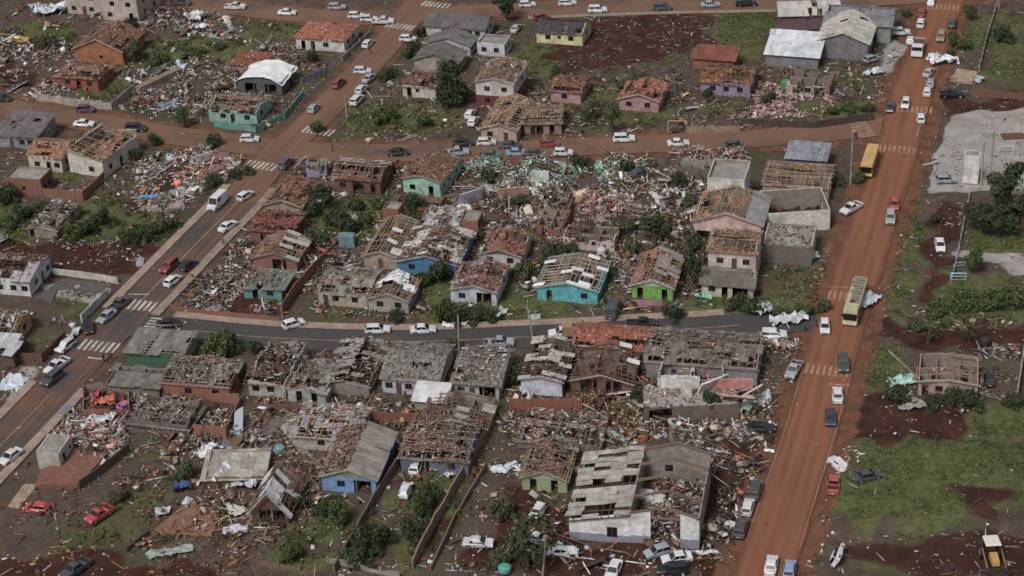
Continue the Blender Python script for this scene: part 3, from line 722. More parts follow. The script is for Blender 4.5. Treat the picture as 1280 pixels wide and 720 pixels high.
def scatter(label, pix, dens, pal, heap=.25, big=1.0, mixw=(.30, .38, .19, .13), cat='debris', name='debris', avoid_road=True, top=True):
    """mixw: shares of chips, planks, sheets, blocks"""
    P = [G(*p) for p in pix]; x0, x1 = min(p.x for p in P), max(p.x for p in P); y0, y1 = min(p.y for p in P), max(p.y for p in P)
    n = int((x1 - x0) * (y1 - y0) * dens * 1.7); X, Y = rs.uniform(x0, x1, n), rs.uniform(y0, y1, n)
    k = poly_mask(X, Y, pix)
    if avoid_road: k &= (lookup(road, X, Y) < .5) | (rs.rand(n) < .012)
    k &= rs.rand(n) < 1 - .8 * np.clip(lookup(mg, X, Y) * 1.25, 0, 1)
    cl = blurnoise(X, Y); k &= rs.rand(n) < np.clip(.05 + cl * 2.0, .05, 1)
    X, Y, cl = X[k], Y[k], cl[k]; n = len(X)
    if n == 0: return None
    cols = np.array([alb(c, 1.0) for c in PAL[pal]]); C = cols[rs.randint(0, len(cols), n)] * rs.uniform(.28, 1.1, (n, 1)) * (1.15 if pal in ('white', 'mint', 'pink') else 1.0) * np.where(rs.rand(n, 1) < .2, 1.7, 1.0); C = np.minimum(C, .78)
    t = rs.rand(n); c = np.cumsum(mixw); S = np.zeros((n, 3), np.float32); u = rs.uniform(.6, 1.4, n) * big * np.where(rs.rand(n) < (.07 if big > .8 else .0), rs.uniform(1.8, 3.0, n), 1.0)
    a = t < c[0]; S[a] = np.stack([.27 * u, .19 * u, .05 + 0 * u], -1)[a]
    a = (t >= c[0]) & (t < c[1]); S[a] = np.stack([np.where(rs.rand(n) < .16, rs.uniform(2.0, 4.2, n), rs.uniform(.5, 1.25, n) ** 2 * 1.6) * big, .06 + .05 * u, .05 + .02 * u], -1)[a]
    a = (t >= c[1]) & (t < c[2]); S[a] = np.stack([.62 * u * rs.uniform(.6, 1.7, n), .42 * u * rs.uniform(.6, 1.4, n), .03 + 0 * u], -1)[a]
    a = t >= c[2]; S[a] = np.stack([.32 * u, .26 * u, .2 * u], -1)[a]
    Z = lookup(hz, X, Y) + .06 + heap * rs.rand(n) ** 1.2 * np.clip((cl - .15) * 2.6, .1, 2.0)
    inside_h = np.zeros(n)
    if top:
        q = np.stack([X, Y, np.zeros(n), np.ones(n)], -1)
        for Ti, w2, d2, hh in FOOT:
            l = q @ np.array(Ti.transposed()); 
            b_ = (np.abs(l[:, 0]) < w2 + .3) & (np.abs(l[:, 1]) < d2 + .3)
            inside_h[b_] = 1
    k = inside_h < .5
    tilt = .12 + .35 * min(1, heap)
    V, F, CC = pieces(np.stack([X, Y, Z], -1)[k], S[k], rs.uniform(0, 6.28, n)[k], rs.normal(0, tilt, n)[k], rs.normal(0, tilt, n)[k], C[k])
    if len(V) == 0: return None
    o = colored(name, V, F, CC, DEBRIS); tag(o, label, cat, None, 'stuff'); return o
NZ = blur(rs.rand(*GX.shape), 3); NZ = (NZ - NZ.mean()) / NZ.std() * .28 + .35
def blurnoise(X, Y): return lookup(NZ, X, Y)
# ------------------------------------------------------------------ vehicles
VEH = {}
GLS, TYR, RIM, BLK = mat('#14181c', 'glass'), mat('#1b1a19', 'rubber'), mat('#8a8a8a', 'metal'), mat('#222222', 'rubber')
HLM, TLM, PLT = mat('#d5d5d0', 'glass'), mat('#8a1f18', 'glass'), mat('#b0b0ac', 'plain')
PAINTDUMMY = mat('#c8c8ca', 'paint')
def wheel_meshes(r, w):
    t = MB(); n = 16
    prof = [(-w / 2, r * .62), (-w / 2, r * .93), (-w * .32, r), (w * .32, r), (w / 2, r * .93), (w / 2, r * .62)]
    for i in range(n):
        a0, a1 = 2 * math.pi * i / n, 2 * math.pi * (i + 1) / n
        for (y0, r0), (y1, r1) in zip(prof, prof[1:]):
            t.poly([(r0 * math.cos(a0), y0, r0 * math.sin(a0)), (r1 * math.cos(a0), y1, r1 * math.sin(a0)), (r1 * math.cos(a1), y1, r1 * math.sin(a1)), (r0 * math.cos(a1), y0, r0 * math.sin(a1))])
    d = MB(); d.tube((0, -w * .4, 0), (0, w * .4, 0), r * .63, r * .63, 12)
    d.tube((0, -w * .46, 0), (0, w * .46, 0), r * .22, r * .22, 8)
    return t.mesh('tyre', TYR, True), d.mesh('rim', RIM)
def quadpanel(q, inset, off, a0=0, a1=1, b0=0, b1=1):
    """panel on a four-cornered face (bottom-left, bottom-right, top-right, top-left), inset and proud by off, with thickness"""
    q = [Vector(p) for p in q]
    def P(a, b): return (q[0] * (1 - a) + q[1] * a) * (1 - b) + (q[3] * (1 - a) + q[2] * a) * b
    w = (q[1] - q[0]).length; h = (q[3] - q[0]).length; ia, ib = inset / w, inset / h
    c = [P(a0 + ia, b0 + ib), P(a1 - ia, b0 + ib), P(a1 - ia, b1 - ib), P(a0 + ia, b1 - ib)]
    n = (c[1] - c[0]).cross(c[3] - c[0]).normalized()
    mb = MB(); mb.hexa([p - n * .02 for p in c] + [p + n * off for p in c]); return mb
def car_proto(kind):
    if kind in VEH: return VEH[kind]
    S = dict(hatch=(3.9, 1.66, 1.47, dict(hood=.82, belt=.90, g0=-1.93, g1=.98, t0=-1.55, t1=.28, tail=.86)),
             sedan=(4.35, 1.70, 1.44, dict(hood=.80, belt=.88, g0=-1.45, g1=1.05, t0=-.95, t1=.30, tail=.92)),
             suv=(4.4, 1.80, 1.70, dict(hood=1.02, belt=1.06, g0=-2.14, g1=1.05, t0=-1.9, t1=.45, tail=1.05)),
             wagon=(4.3, 1.68, 1.46, dict(hood=.80, belt=.88, g0=-2.10, g1=1.02, t0=-1.75, t1=.30, tail=.88)),
             pickup=(5.0, 1.80, 1.68, dict(hood=1.0, belt=1.04, g0=-.62, g1=1.25, t0=-.42, t1=.55, tail=.66)),
             coupe=(4.4, 1.80, 1.62, dict(hood=.98, belt=1.0, g0=-.35, g1=1.05, t0=-.2, t1=.5, tail=.6)),
             van=(5.4, 1.95, 2.45, dict(hood=1.15, belt=1.25, g0=-2.64, g1=1.95, t0=-2.55, t1=1.25, tail=1.22)))[kind]
    Ln, Wd, Ht, g = S; h2, hw = Ln / 2, Wd / 2; r = .31 if kind in ('hatch', 'sedan', 'wagon') else .36
    wb = h2 - (.78 if kind != 'pickup' else .88); fx, rx = wb, -wb + .05; zb = .24 if r < .33 else .32
    parts = []
    # side outline
    o = [(-h2, zb + .05)]
    def arch(cx):
        ra = r + .07; z = zb
        a0 = math.asin(max(-1, min(1, (z - r) / ra)))
        return [(cx - ra * math.cos(a), r + ra * math.sin(a)) for a in np.linspace(a0, math.pi - a0, 8)]
    o += arch(rx) + arch(fx) + [(h2 - .06, zb), (h2, zb + .12), (h2 - .02, zb + .36), (h2 - .12, g['hood'] - .10), (h2 - .35, g['hood'] - .03)]
    o += [(g['g1'] + .05, g['belt'] + .0), (g['g1'] - .1, g['belt'] + .01)]
    bed = kind in ('pickup', 'coupe')
    if bed: o += [(g['g0'] + .02, g['belt']), (g['g0'], g['tail']), (-h2 + .05, g['tail'])]
    else: o += [(g['g0'] + .1, g['belt'] + .01), (g['g0'] - .03, g['belt']), (-h2 + .12, g['tail'])] if g['g0'] > -h2 + .3 else [(-h2 + .1, g['belt'])]
    o += [(-h2 + .02, g['tail'] - .12), (-h2, zb + .35)]
    def hwid(x, z): return hw * (1 - .13 * abs(x / h2) ** 5) * (1 - .05 * max(0, (.5 - z) / .5))
    b = MB(); n = len(o); rings = []
    for sy, inn, dz in ((-1, 1.0, 1), (-1, .90, 0), (1, .90, 0), (1, 1.0, 1)):
        k = len(b.v); rings.append(k)
        for x, z in o:
            zz = z - (.07 if (dz and z > .62) else 0); b.v.append((x * (1 if not dz else .992), sy * hwid(x, z) * inn, zz))
    for a, c in zip(rings, rings[1:]):
        for i in range(n):
            j = (i + 1) % n; b.f.append((a + i, c + i, c + j, a + j)); b.m.append(0)
    b.f.append(tuple(rings[0] + i for i in reversed(range(n)))); b.m.append(0)
    b.f.append(tuple(rings[3] + i for i in range(n))); b.m.append(0)
    # greenhouse
    z0, z1 = g['belt'] - .03, Ht; yb, yt = hw * .93, hw * .74 if kind != 'van' else hw * .86
    zc = z1 - .07
    L0 = [(g['g0'], -yb, z0), (g['g1'], -yb, z0), (g['g1'], yb, z0), (g['g0'], yb, z0)]
    L1 = [(g['t0'], -yt, zc), (g['t1'], -yt, zc), (g['t1'], yt, zc), (g['t0'], yt, zc)]
    L2 = [(g['t0'] + .12, -yt + .12, z1), (g['t1'] - .14, -yt + .12, z1), (g['t1'] - .14, yt - .12, z1), (g['t0'] + .12, yt - .12, z1)]
    b.hexa(L0 + L1); b.hexa(L1 + L2)
    parts.append(('body', b.mesh(kind + '_body', PAINTDUMMY), Matrix(), None, True))
    gl = []
    gl.append(('windscreen', quadpanel([L0[1], L0[2], L1[2], L1[1]], .07, .012)))
    if not (kind == 'van'): gl.append(('rear_window', quadpanel([L0[3], L0[0], L1[0], L1[3]], .09, .012)))
    ra = (.03, .5, .97) if kind != 'van' else (.62, .95)
    for s in (0, 1):
        q = [L0[0], L0[1], L1[1], L1[0]] if s == 0 else [L0[2], L0[3], L1[3], L1[2]]
        for a, c in zip(ra, ra[1:]):
            aa, cc = (a, c) if s == 0 else (1 - c, 1 - a)
            gl.append(('side_window', quadpanel(q, .045, .012, aa, cc, .05 if kind != 'van' else .3, .97)))
    for nm, mb in gl: parts.append((nm, mb.mesh(nm, GLS), Matrix(), None, False))
    ty, ri = wheel_meshes(r, .2)
    for x in (fx, rx):
        for s in (-1, 1):
            parts.append(('wheel', ty, Matrix.Translation((x, s * (hw - .13), r)), None, False)); parts.append(('rim', ri, Matrix(), len(parts) - 1, False))
    for s in (-1, 1):
        m1 = MB(); y0, y1 = sorted((s * hw * .55, s * hw * .84)); m1.box(h2 - .2, h2 - .055, y0, y1, g['hood'] - .26, g['hood'] - .11); parts.append(('headlight', m1.mesh('headlight', HLM), Matrix(), None, False))
        m1 = MB(); y0, y1 = sorted((s * hw * .66, s * hw * .86)); zt = g['tail'] - .1 if not bed else .85; m1.box(-h2 - .012, -h2 + .12, y0, y1, zt - .22, zt); parts.append(('taillight', m1.mesh('taillight', TLM), Matrix(), None, False))
        m1 = MB(); y0, y1 = sorted((s * hw * .93, s * (hw + .14))); m1.box(g['g1'] - .28, g['g1'] - .14, y0, y1, g['belt'], g['belt'] + .15); parts.append(('mirror', m1.mesh('mirror', BLK), Matrix(), None, False))
    m1 = MB(); m1.box(h2 - .06, h2 + .012, -hw * .5, hw * .5, zb + .14, zb + .3); parts.append(('grille', m1.mesh('grille', BLK), Matrix(), None, False))
    m1 = MB(); m1.box(-h2 - .02, -h2 + .04, -.22, .22, zb + .22, zb + .36); parts.append(('number_plate', m1.mesh('number_plate', PLT), Matrix(), None, False))
    if bed:
        bl = MB(); x0, x1 = -h2 + .03, g['g0'] - .02; t = .07; zt = .98
        for y0, y1 in ((-hw + .01, -hw + .09), (hw - .09, hw - .01)): bl.box(x0, x1, y0, y1, .45, zt)
        bl.box(x0 - .02, x0 + .06, -hw + .09, hw - .09, .45, zt)
        parts.append(('bed_wall', bl.mesh('bed_wall', PAINTDUMMY), Matrix(), None, True))
        bf = MB(); bf.box(x0 + .05, x1, -hw + .09, hw - .09, .6, .68); parts.append(('cargo_floor', bf.mesh('cargo_floor', BLK), Matrix(), None, False))
    VEH[kind] = parts
    return parts
def box_parts(kind):
    """bus, tipper truck and backhoe loader"""
    if kind in VEH: return VEH[kind]
    parts = []
    def add(nm, mb, m, par=None, paint=False, smooth=False): parts.append((nm, mb.mesh(nm, m, smooth), Matrix(), par, paint)); return len(parts) - 1
    def wheels(lst, r, w):
        ty, ri = wheel_meshes(r, w)
        for x, y in lst: parts.append(('wheel', ty, Matrix.Translation((x, y, r)), None, False)); parts.append(('rim', ri, Matrix(), len(parts) - 1, False))
    if kind in ('bus', 'citybus'):
        Ln, Wd, Ht = (9.4, 2.4, 2.95) if kind == 'bus' else (11.6, 2.5, 3.15); h2, hw = Ln / 2, Wd / 2
        b = MB()
        pr = [(-hw + .04, .45), (-hw, .9), (-hw + .02, Ht - .35), (-hw + .12, Ht - .12), (-hw + .4, Ht), (hw - .4, Ht), (hw - .12, Ht - .12), (hw - .02, Ht - .35), (hw, .9), (hw - .04, .45)]
        xs = [(-h2, .97), (-h2 + .15, 1), (h2 - .35, 1), (h2, .95)]; rk = []
        for x, s in xs:
            k = len(b.v); rk.append(k); b.v += [(x - (.12 if (x == h2 and z > 1.6) else 0), y * s, z - (.06 if s < 1 and z > 2 else 0)) for y, z in pr]
        n = len(pr)
        for a, c in zip(rk, rk[1:]):
            for i in range(n): b.f.append((a + i, a + (i + 1) % n, c + (i + 1) % n, c + i)); b.m.append(0)
        b.f.append(tuple(rk[0] + i for i in reversed(range(n)))); b.f.append(tuple(rk[-1] + i for i in range(n))); b.m += [0, 0]
        add('body', b, PAINTDUMMY, None, True)
        w = MB(); w.box(h2 - .10, h2 + .012, -hw * .88, hw * .88, 1.25, 2.45); ws = add('windscreen', w, GLS)
        w = MB(); w.box(h2 - .05, h2 + .025, -.03, .03, 1.25, 2.45); add('windscreen_bar', w, BLK)
        nwin = 7 if kind == 'bus' else 9
        for s in (-1, 1):
            for i in range(nwin):
                x0 = -h2 + .5 + i * (Ln - 1.3) / nwin; w = MB(); y = s * (hw - .012); w.box(x0 + .06, x0 + (Ln - 1.3) / nwin - .06, min(y, y + s * .03), max(y, y + s * .03), 1.45, 2.3); add('side_window', w, GLS)
        for s in (-1, 1):
            w = MB(); w.box(h2 - .02, h2 + .03, *sorted((s * hw * .6, s * hw * .86)), .75, .98); add('headlight', w, HLM)
            w = MB(); w.box(h2 - .1, h2 + .22, *sorted((s * hw * .93, s * (hw + .2))), 2.0, 2.35); add('mirror', w, BLK)
        w = MB(); w.box(h2 - .06, h2 + .05, -hw * .9, hw * .9, .42, .66); add('bumper', w, BLK if kind == 'bus' else mat('#b5b2aa', 'plain'))
        if kind == 'bus':
            for x, y, l in ((-2.9, .1, .5), (-2.3, -.1, .7), (-1.6, .15, .4), (-.9, 0, .8), (-.2, .1, .4), (.5, -.05, .7), (1.3, .0, .9), (2.0, .2, .3)):
                w = MB(); w.box(x, x + .12, y - l / 2, y + l / 2, Ht - .01, Ht + .02); add('roof_mark', w, mat('#6a4f1c', 'plain'))
            for s in (-1, 1):
                w = MB(); y = s * (hw + .001); w.box(-h2 + .3, h2 - .6, min(y, y - s * .02), max(y, y + s * .012), 1.0, 1.22); add('stripe', w, BLK)
        else:
            for i in range(13):                              # the roof skin is torn off along most of the bus: bare cross ribs
                x = -h2 + .5 + i * .68; w = MB(); w.box(x, x + .42, -hw + (.75 if 8 < i + (i * 7) % 3 or i % 4 == 1 else .34) * (1 if i > 3 else .5), hw - .3, Ht + .002, Ht + .03); add('roof_rib', w, mat('#4d4641' if i % 3 else '#6d655e', 'metal'))
            w = MB(); w.box(h2 - 3.4, h2 - 2.6, -.5, .3, Ht + .035, Ht + .16); add('torn_sheet', w, mat('#3a3532', 'metal'))
        wheels([(h2 - 1.9, -hw + .18), (h2 - 1.9, hw - .18), (-h2 + 2.3, -hw + .18), (-h2 + 2.3, hw - .18)], .48, .32)
    elif kind == 'truck':
        c = MB(); c.hexa([(1.9, -1.2, .6), (3.9, -1.2, .6), (3.9, 1.2, .6), (1.9, 1.2, .6), (1.95, -1.1, 2.7), (3.62, -1.1, 2.7), (3.62, 1.1, 2.7), (1.95, 1.1, 2.7)])
        add('cab', c, PAINTDUMMY, None, True)
        w = quadpanel([(3.9, -1.2, .6), (3.9, 1.2, .6), (3.62, 1.1, 2.7), (3.62, -1.1, 2.7)], .08, .012, 0, 1, .5, .95); add('windscreen', w, GLS)
        for s in (-1, 1):
            w = MB(); w.box(2.4, 3.4, *sorted((s * 1.13, s * 1.19)), 1.6, 2.4); add('side_window', w, GLS)
            w = MB(); w.box(3.85, 3.93, *sorted((s * .75, s * 1.08)), .9, 1.12); add('headlight', w, HLM)
        w = MB(); w.box(3.86, 3.95, -1.15, 1.15, .5, .75); add('bumper', w, PAINTDUMMY, None, True)
        f = MB(); f.box(-3.6, 2.2, -.45, .45, .65, .9); add('chassis', f, BLK)
        bd = MB(); bd.box(-3.7, 1.7, -1.22, -1.14, .95, 1.75); bd.box(-3.7, 1.7, 1.14, 1.22, .95, 1.75); bd.box(-3.7, -3.62, -1.14, 1.14, .95, 1.75); bd.box(1.62, 1.7, -1.14, 1.14, .95, 1.95); bd.box(-3.62, 1.62, -1.14, 1.14, .95, 1.02)
        add('cargo_bed', bd, mat('#b5aca0', 'metal')); ld = MB(); ld.box(-3.6, 1.6, -1.12, 1.12, 1.02, 1.35); add('load', ld, mat('#5a3a2c', 'concrete'))
        wheels([(2.9, -1.0), (2.9, 1.0), (-1.6, -1.0), (-1.6, 1.0), (-2.75, -1.0), (-2.75, 1.0)], .5, .35)
    elif kind == 'backhoe':
        YM, WM = mat('#c08a22', 'paint'), mat('#c9c2b0', 'plain')
        f = MB(); f.box(-1.9, 2.0, -.45, .45, .6, 1.05); add('chassis', f, BLK)
        h = MB(); h.hexa([(.35, -.5, 1.05), (2.05, -.44, 1.05), (2.05, .44, 1.05), (.35, .5, 1.05), (.35, -.46, 1.75), (2.0, -.38, 1.55), (2.0, .38, 1.55), (.35, .46, 1.75)]); hd = add('hood', h, YM)
        c = MB()
        for x, y in ((-1.2, -.75), (-1.2, .75), (.3, -.75), (.3, .75)): c.box(x - .06, x + .06, y - .06, y + .06, 1.0, 2.75)
        add('cab_post', c, BLK); c = MB(); c.box(-1.12, .22, -.7, .7, 1.1, 2.7); add('cab_glass', c, GLS)
        r = MB(); r.hexa([(-1.4, -.9, 2.72), (.5, -.9, 2.72), (.5, .9, 2.72), (-1.4, .9, 2.72), (-1.25, -.75, 2.92), (.35, -.75, 2.92), (.35, .75, 2.92), (-1.25, .75, 2.92)]); add('cab_roof', r, WM)
        for s in (-1, 1):
            a = MB(); y0, y1 = sorted((s * .98, s * 1.12))
            a.hexa([(-.4, y0, 1.6), (2.6, y0, .75), (2.6, y1, .75), (-.4, y1, 1.6), (-.4, y0, 1.85), (2.7, y0, 1.0), (2.7, y1, 1.0), (-.4, y1, 1.85)]); add('loader_arm', a, mat('#8a6a3a', 'paint'))
        k = MB(); k.box(2.55, 2.65, -1.2, 1.2, .25, 1.25); k.box(2.65, 3.5, -1.2, 1.2, .25, .33); k.box(2.65, 3.4, -1.2, -1.14, .33, 1.1); k.box(2.65, 3.4, 1.14, 1.2, .33, 1.1); add('bucket', k, mat('#3a3029', 'metal'))
        e = MB(); e.box(3.42, 3.75, -1.22, 1.22, .22, .31); add('bucket_edge', e, WM)
        bo = MB(); bo.hexa([(-1.9, -.14, .9), (-1.7, -.14, .9), (-1.7, .14, .9), (-1.9, .14, .9), (-3.0, -.14, 3.2), (-2.7, -.14, 3.2), (-2.7, .14, 3.2), (-3.0, .14, 3.2)]); add('boom', bo, BLK)
        st = MB(); st.hexa([(-3.2, -.12, 1.3), (-2.95, -.12, 1.3), (-2.95, .12, 1.3), (-3.2, .12, 1.3), (-3.0, -.12, 3.3), (-2.7, -.12, 3.3), (-2.7, .12, 3.3), (-3.0, .12, 3.3)]); add('stick', st, WM)
        wheels([(-1.1, -.95), (-1.1, .95)], .75, .45); wheels([(1.6, -.9), (1.6, .9)], .48, .32)
    VEH[kind] = parts
    return parts
CRUSHED = {}
def crushed(me, seed, amt):
    k = (me.name, seed)
    if k not in CRUSHED:
        c = me.copy(); CRUSHED[k] = c
        for v in c.vertices:
            q = v.co * 1.3 + Vector((seed * 3.1, 0, 0)); d = noise.noise_vector(q) * amt; v.co += d; v.co.z -= abs(d.x) * .8 * max(0, (v.co.z - .7))
    return CRUSHED[k]
PAINTS = dict(W='#c9c9cb', S='#93989e', G='#43484c', K='#1f2226', R='#8f2a2a', B='#2c3a55', L='#7f93b5', M='#5a2f48', O='#a84532', Y='#c99a26', C='#b8ab7d', N='#3d6f5c', P='#55495e', T='#8f8067', E='#b52f30')
NAMES = dict(hatch='hatchback_car', sedan='sedan_car', suv='sport_utility_vehicle', wagon='estate_car', pickup='pickup_truck', coupe='pickup_truck', van='delivery_van', bus='school_bus', citybus='city_bus', truck='tipper_truck', backhoe='backhoe_loader')
CATS = dict(hatch='car', sedan='car', suv='car', wagon='car', pickup='pickup truck', coupe='pickup truck', van='van', bus='bus', citybus='bus', truck='truck', backhoe='loader')
def vehicle(kind, colr, px, py, az, label, wreck=0.0, roll=0.0, pitch=0.0, lift=0.0, group=None):
    big = kind in ('bus', 'citybus', 'truck', 'backhoe')
    parts = box_parts(kind) if big else car_proto(kind)
    p = G(px, py, 1.4 if big else .65); p.z = 0
    gz = max(.03, ground_z(p.x, p.y)) if lookup(road, p.x, p.y) < .5 else .035
    o = empty(NAMES[kind], (p.x, p.y, gz + lift)); tag(o, label, CATS[kind], group)
    o.rotation_euler = (roll, pitch, math.pi / 2 - math.radians(az)); objs = []
    if kind == 'backhoe': o.scale = (1.2,) * 3
    m = mat(PAINTS[colr], 'paint')
    for nm, me, M, par, paint in parts:
        if wreck and nm in ('rear_window', 'windscreen') and R.random() < wreck * .5: objs.append(None); continue
        if wreck and nm in ('body', 'cab', 'bed_wall'): me = crushed(me, int(px) % 7, .28 * wreck)
        c = put(nm, me, objs[par] if par is not None else o, M, m if paint else None); objs.append(c)
    return o

# ------------------------------------------------------------------ trees and shrubs
def leaf_cloud(centers, n, spread, size, rr, cols):
    V, F, C = [], [], []
    for i in range(n):
        c, rad = centers[rr.randrange(len(centers))]
        d = Vector((rr.gauss(0, 1), rr.gauss(0, 1), rr.gauss(0, 1))).normalized() * rad * (rr.random() ** .45)
        p = c + d; s = size * rr.uniform(.6, 1.5)
        nrm = (d.normalized() + Vector((rr.gauss(0, .6), rr.gauss(0, .6), rr.gauss(.3, .6)))).normalized(); a = nrm.orthogonal().normalized(); a.rotate(Matrix.Rotation(rr.uniform(0, 6.3), 3, nrm)); b = nrm.cross(a)
        k = len(V); V += [p - a * s, p - b * s * .45, p + a * s, p + b * s * .45 + nrm * s * .25]; F.append((k, k + 1, k + 2, k + 3))
        g_ = rr.uniform(.6, 1.35); cc = cols[rr.randrange(len(cols))]; C += [[x * g_ for x in cc]] * 4
    return V, F, C
TREES = {}
LEAFC = dict(dark=[(.030, .046, .018), (.040, .058, .024), (.052, .07, .03), (.07, .08, .04)], mid=[(.052, .075, .026), (.07, .1, .034), (.09, .115, .045)], pale=[(.065, .08, .035), (.085, .1, .045), (.055, .062, .03), (.1, .1, .06)])
def tree_proto(kind, var):
    k = (kind, var)
    if k in TREES: return TREES[k]
    rr = random.Random(hash(kind) % 100 if False else sum(map(ord, kind)) * 7 + var); tr = MB(); cen = []
    tall = kind in ('tree', 'torn', 'sparse'); H_ = 1.0
    if tall:
        tr.tube((0, 0, -.03), (.02, .01, .35), .045, .032, 7); tr.tube((.02, .01, .35), (.0, .03, .7), .032, .014, 6)
        for i in range(9):
            a = rr.uniform(0, 6.3); z = rr.uniform(.25, .62); q = Vector((math.cos(a) * rr.uniform(.2, .36), math.sin(a) * rr.uniform(.2, .36), z + rr.uniform(.1, .3)))
            tr.tube((.01, .01, z), q, .018, .006, 5)
            cen.append((q, rr.uniform(.11, .19)))
        cen.append((Vector((0, 0, .8)), .2)); cen.append((Vector((0, .05, .62)), .24))
        n, size = {'tree': (2400, .042), 'sparse': (650, .04)}.get(kind, (260, .035))
    else:
        for i in range(6):
            a = rr.uniform(0, 6.3); q = Vector((math.cos(a) * .3, math.sin(a) * .3, rr.uniform(.25, .6))); tr.tube((0, 0, -.03), q, .03, .008, 5); cen.append((q, rr.uniform(.2, .32)))
        for i in range(5): cen.append((Vector((rr.uniform(-.45, .45), rr.uniform(-.45, .45), rr.uniform(.1, .35))), rr.uniform(.16, .28)))
        n, size = 1500, .06
    if kind == 'cone':
        cen = [(Vector((math.cos(i * 2.4) * r_, math.sin(i * 2.4) * r_, z_)), .17) for i in range(26) for z_ in [.12 + .75 * i / 26] for r_ in [.34 * (1 - .75 * (z_ - .1)) * (.55 + .45 * ((i * 7) % 5) / 4)]]; n, size = 3200, .04
        tr.tube((0, 0, -.03), (0, 0, .8), .04, .01, 7)
    me = tr.mesh('trunk', mat('#4f4238', 'wood'))
    cr = []
    for tone in LEAFC:
        V, F, C = leaf_cloud(cen, n, 0, size, random.Random(var * 31 + len(tone)), LEAFC[tone]); o = colored('crown', V, F, C, GRASSM); cr.append((tone, o.data)); bpy.data.objects.remove(o)
    TREES[k] = (me, dict(cr)); return TREES[k]
def plant(kind, px, py, h, label, tone='dark', w=1.0, lean=0.0, group=None):
    """h = height in metres, w = width against height"""
    p = G(px, py); h *= 1.08 if kind != 'shrub' else 1.32; var = R.randrange(3); tr, cr = tree_proto(kind, var)
    o = empty('tree' if kind in ('tree', 'torn', 'cone', 'sparse') else 'shrub', (p.x, p.y, ground_z(p.x, p.y))); tag(o, label, 'tree' if kind in ('tree', 'torn', 'cone', 'sparse') else 'shrub', group)
    o.rotation_euler = (lean, 0, R.uniform(0, 6.3)); S = Matrix.Diagonal((h * w, h * w, h, 1))
    put('trunk', tr, o, S); put('crown', cr[tone], o, S)
    return o

# ------------------------------------------------------------------ people
PERS = {}
def person_mesh(pose):
    if pose in PERS: return PERS[pose]
    J = dict(pel=((0, 0, .95), .13), che=((0, .01, 1.28), .155), nck=((0, .0, 1.5), .06), hd=((0, -.02, 1.63), .095), hd2=((0, -.01, 1.74), .075))
    E = [('pel', 'che'), ('che', 'nck'), ('nck', 'hd'), ('hd', 'hd2')]
    for s, k in ((-1, 'l'), (1, 'r')):
        st = .12 * s if pose == 'walk' else 0
        J['hip' + k] = ((.1 * s, 0, .88), .10); J['kn' + k] = ((.12 * s, -st * 1.3, .48), .07); J['an' + k] = ((.13 * s, st * 1.2, .09), .05); J['to' + k] = ((.14 * s, st * 1.2 - .17, .04), .042)
        J['sh' + k] = ((.2 * s, 0, 1.42), .075)
        if pose == 'hips' and s > 0: el, ha, fi = (.40 * s, .03, 1.18), (.24 * s, -.1, 1.0), (.19 * s, -.13, .98)
        else: el, ha, fi = (.27 * s, .02 + st * .6, 1.13), (.29 * s, -.06 + st, .88), (.29 * s, -.08 + st, .78)
        J['el' + k] = (el, .05); J['ha' + k] = (ha, .038); J['fi' + k] = (fi, .03)
        E += [('pel', 'hip' + k), ('hip' + k, 'kn' + k), ('kn' + k, 'an' + k), ('an' + k, 'to' + k), ('che', 'sh' + k), ('sh' + k, 'el' + k), ('el' + k, 'ha' + k), ('ha' + k, 'fi' + k)]
    names = list(J); me = bpy.data.meshes.new('p'); me.from_pydata([J[n_][0] for n_ in names], [(names.index(a), names.index(b)) for a, b in E], [])
    ob = bpy.data.objects.new('p', me); COL.objects.link(ob)
    ob.modifiers.new('s', 'SKIN'); sv = me.skin_vertices[0].data
    for i, n_ in enumerate(names): sv[i].radius = (J[n_][1], J[n_][1] * .85); sv[i].use_root = n_ == 'pel'
    ob.modifiers.new('u', 'SUBSURF').levels = 1
    dg = bpy.context.evaluated_depsgraph_get(); out = bpy.data.meshes.new_from_object(ob.evaluated_get(dg)); bpy.data.objects.remove(ob)
    out.materials.clear()
    for m in (mat('#444a55', 'cloth'), mat('#2c2f3a', 'cloth'), mat('#8a6450', 'plain'), mat('#1d1815', 'plain')): out.materials.append(m)
    for f in out.polygons:
        c = f.center; f.use_smooth = True
        f.material_index = 3 if (c.z > 1.69 or (c.z > 1.58 and c.y > .03)) else 2 if c.z > 1.49 or (abs(c.x) > .2 and c.z < .98 and c.z > .7) else 0 if c.z > .97 or abs(c.x) > .235 else 3 if c.z < .09 else 1
    PERS[pose] = out; return out
def person(px, py, az, shirt, trousers, label, pose='stand', h=1.72, z=None):
    p = G(px, py); o = put('person', person_mesh(pose)); tag(o, label, 'person')
    o.location = (p.x, p.y, max(ground_z(p.x, p.y), .03 if lookup(road, p.x, p.y) > .5 else -9) if z is None else z); o.rotation_euler = (0, 0, math.pi - math.radians(az)); o.scale = (h / 1.8,) * 3
    for i, c in ((0, shirt), (1, trousers)):
        o.material_slots[i].link = 'OBJECT'; o.material_slots[i].material = mat(c, 'cloth')
    return o

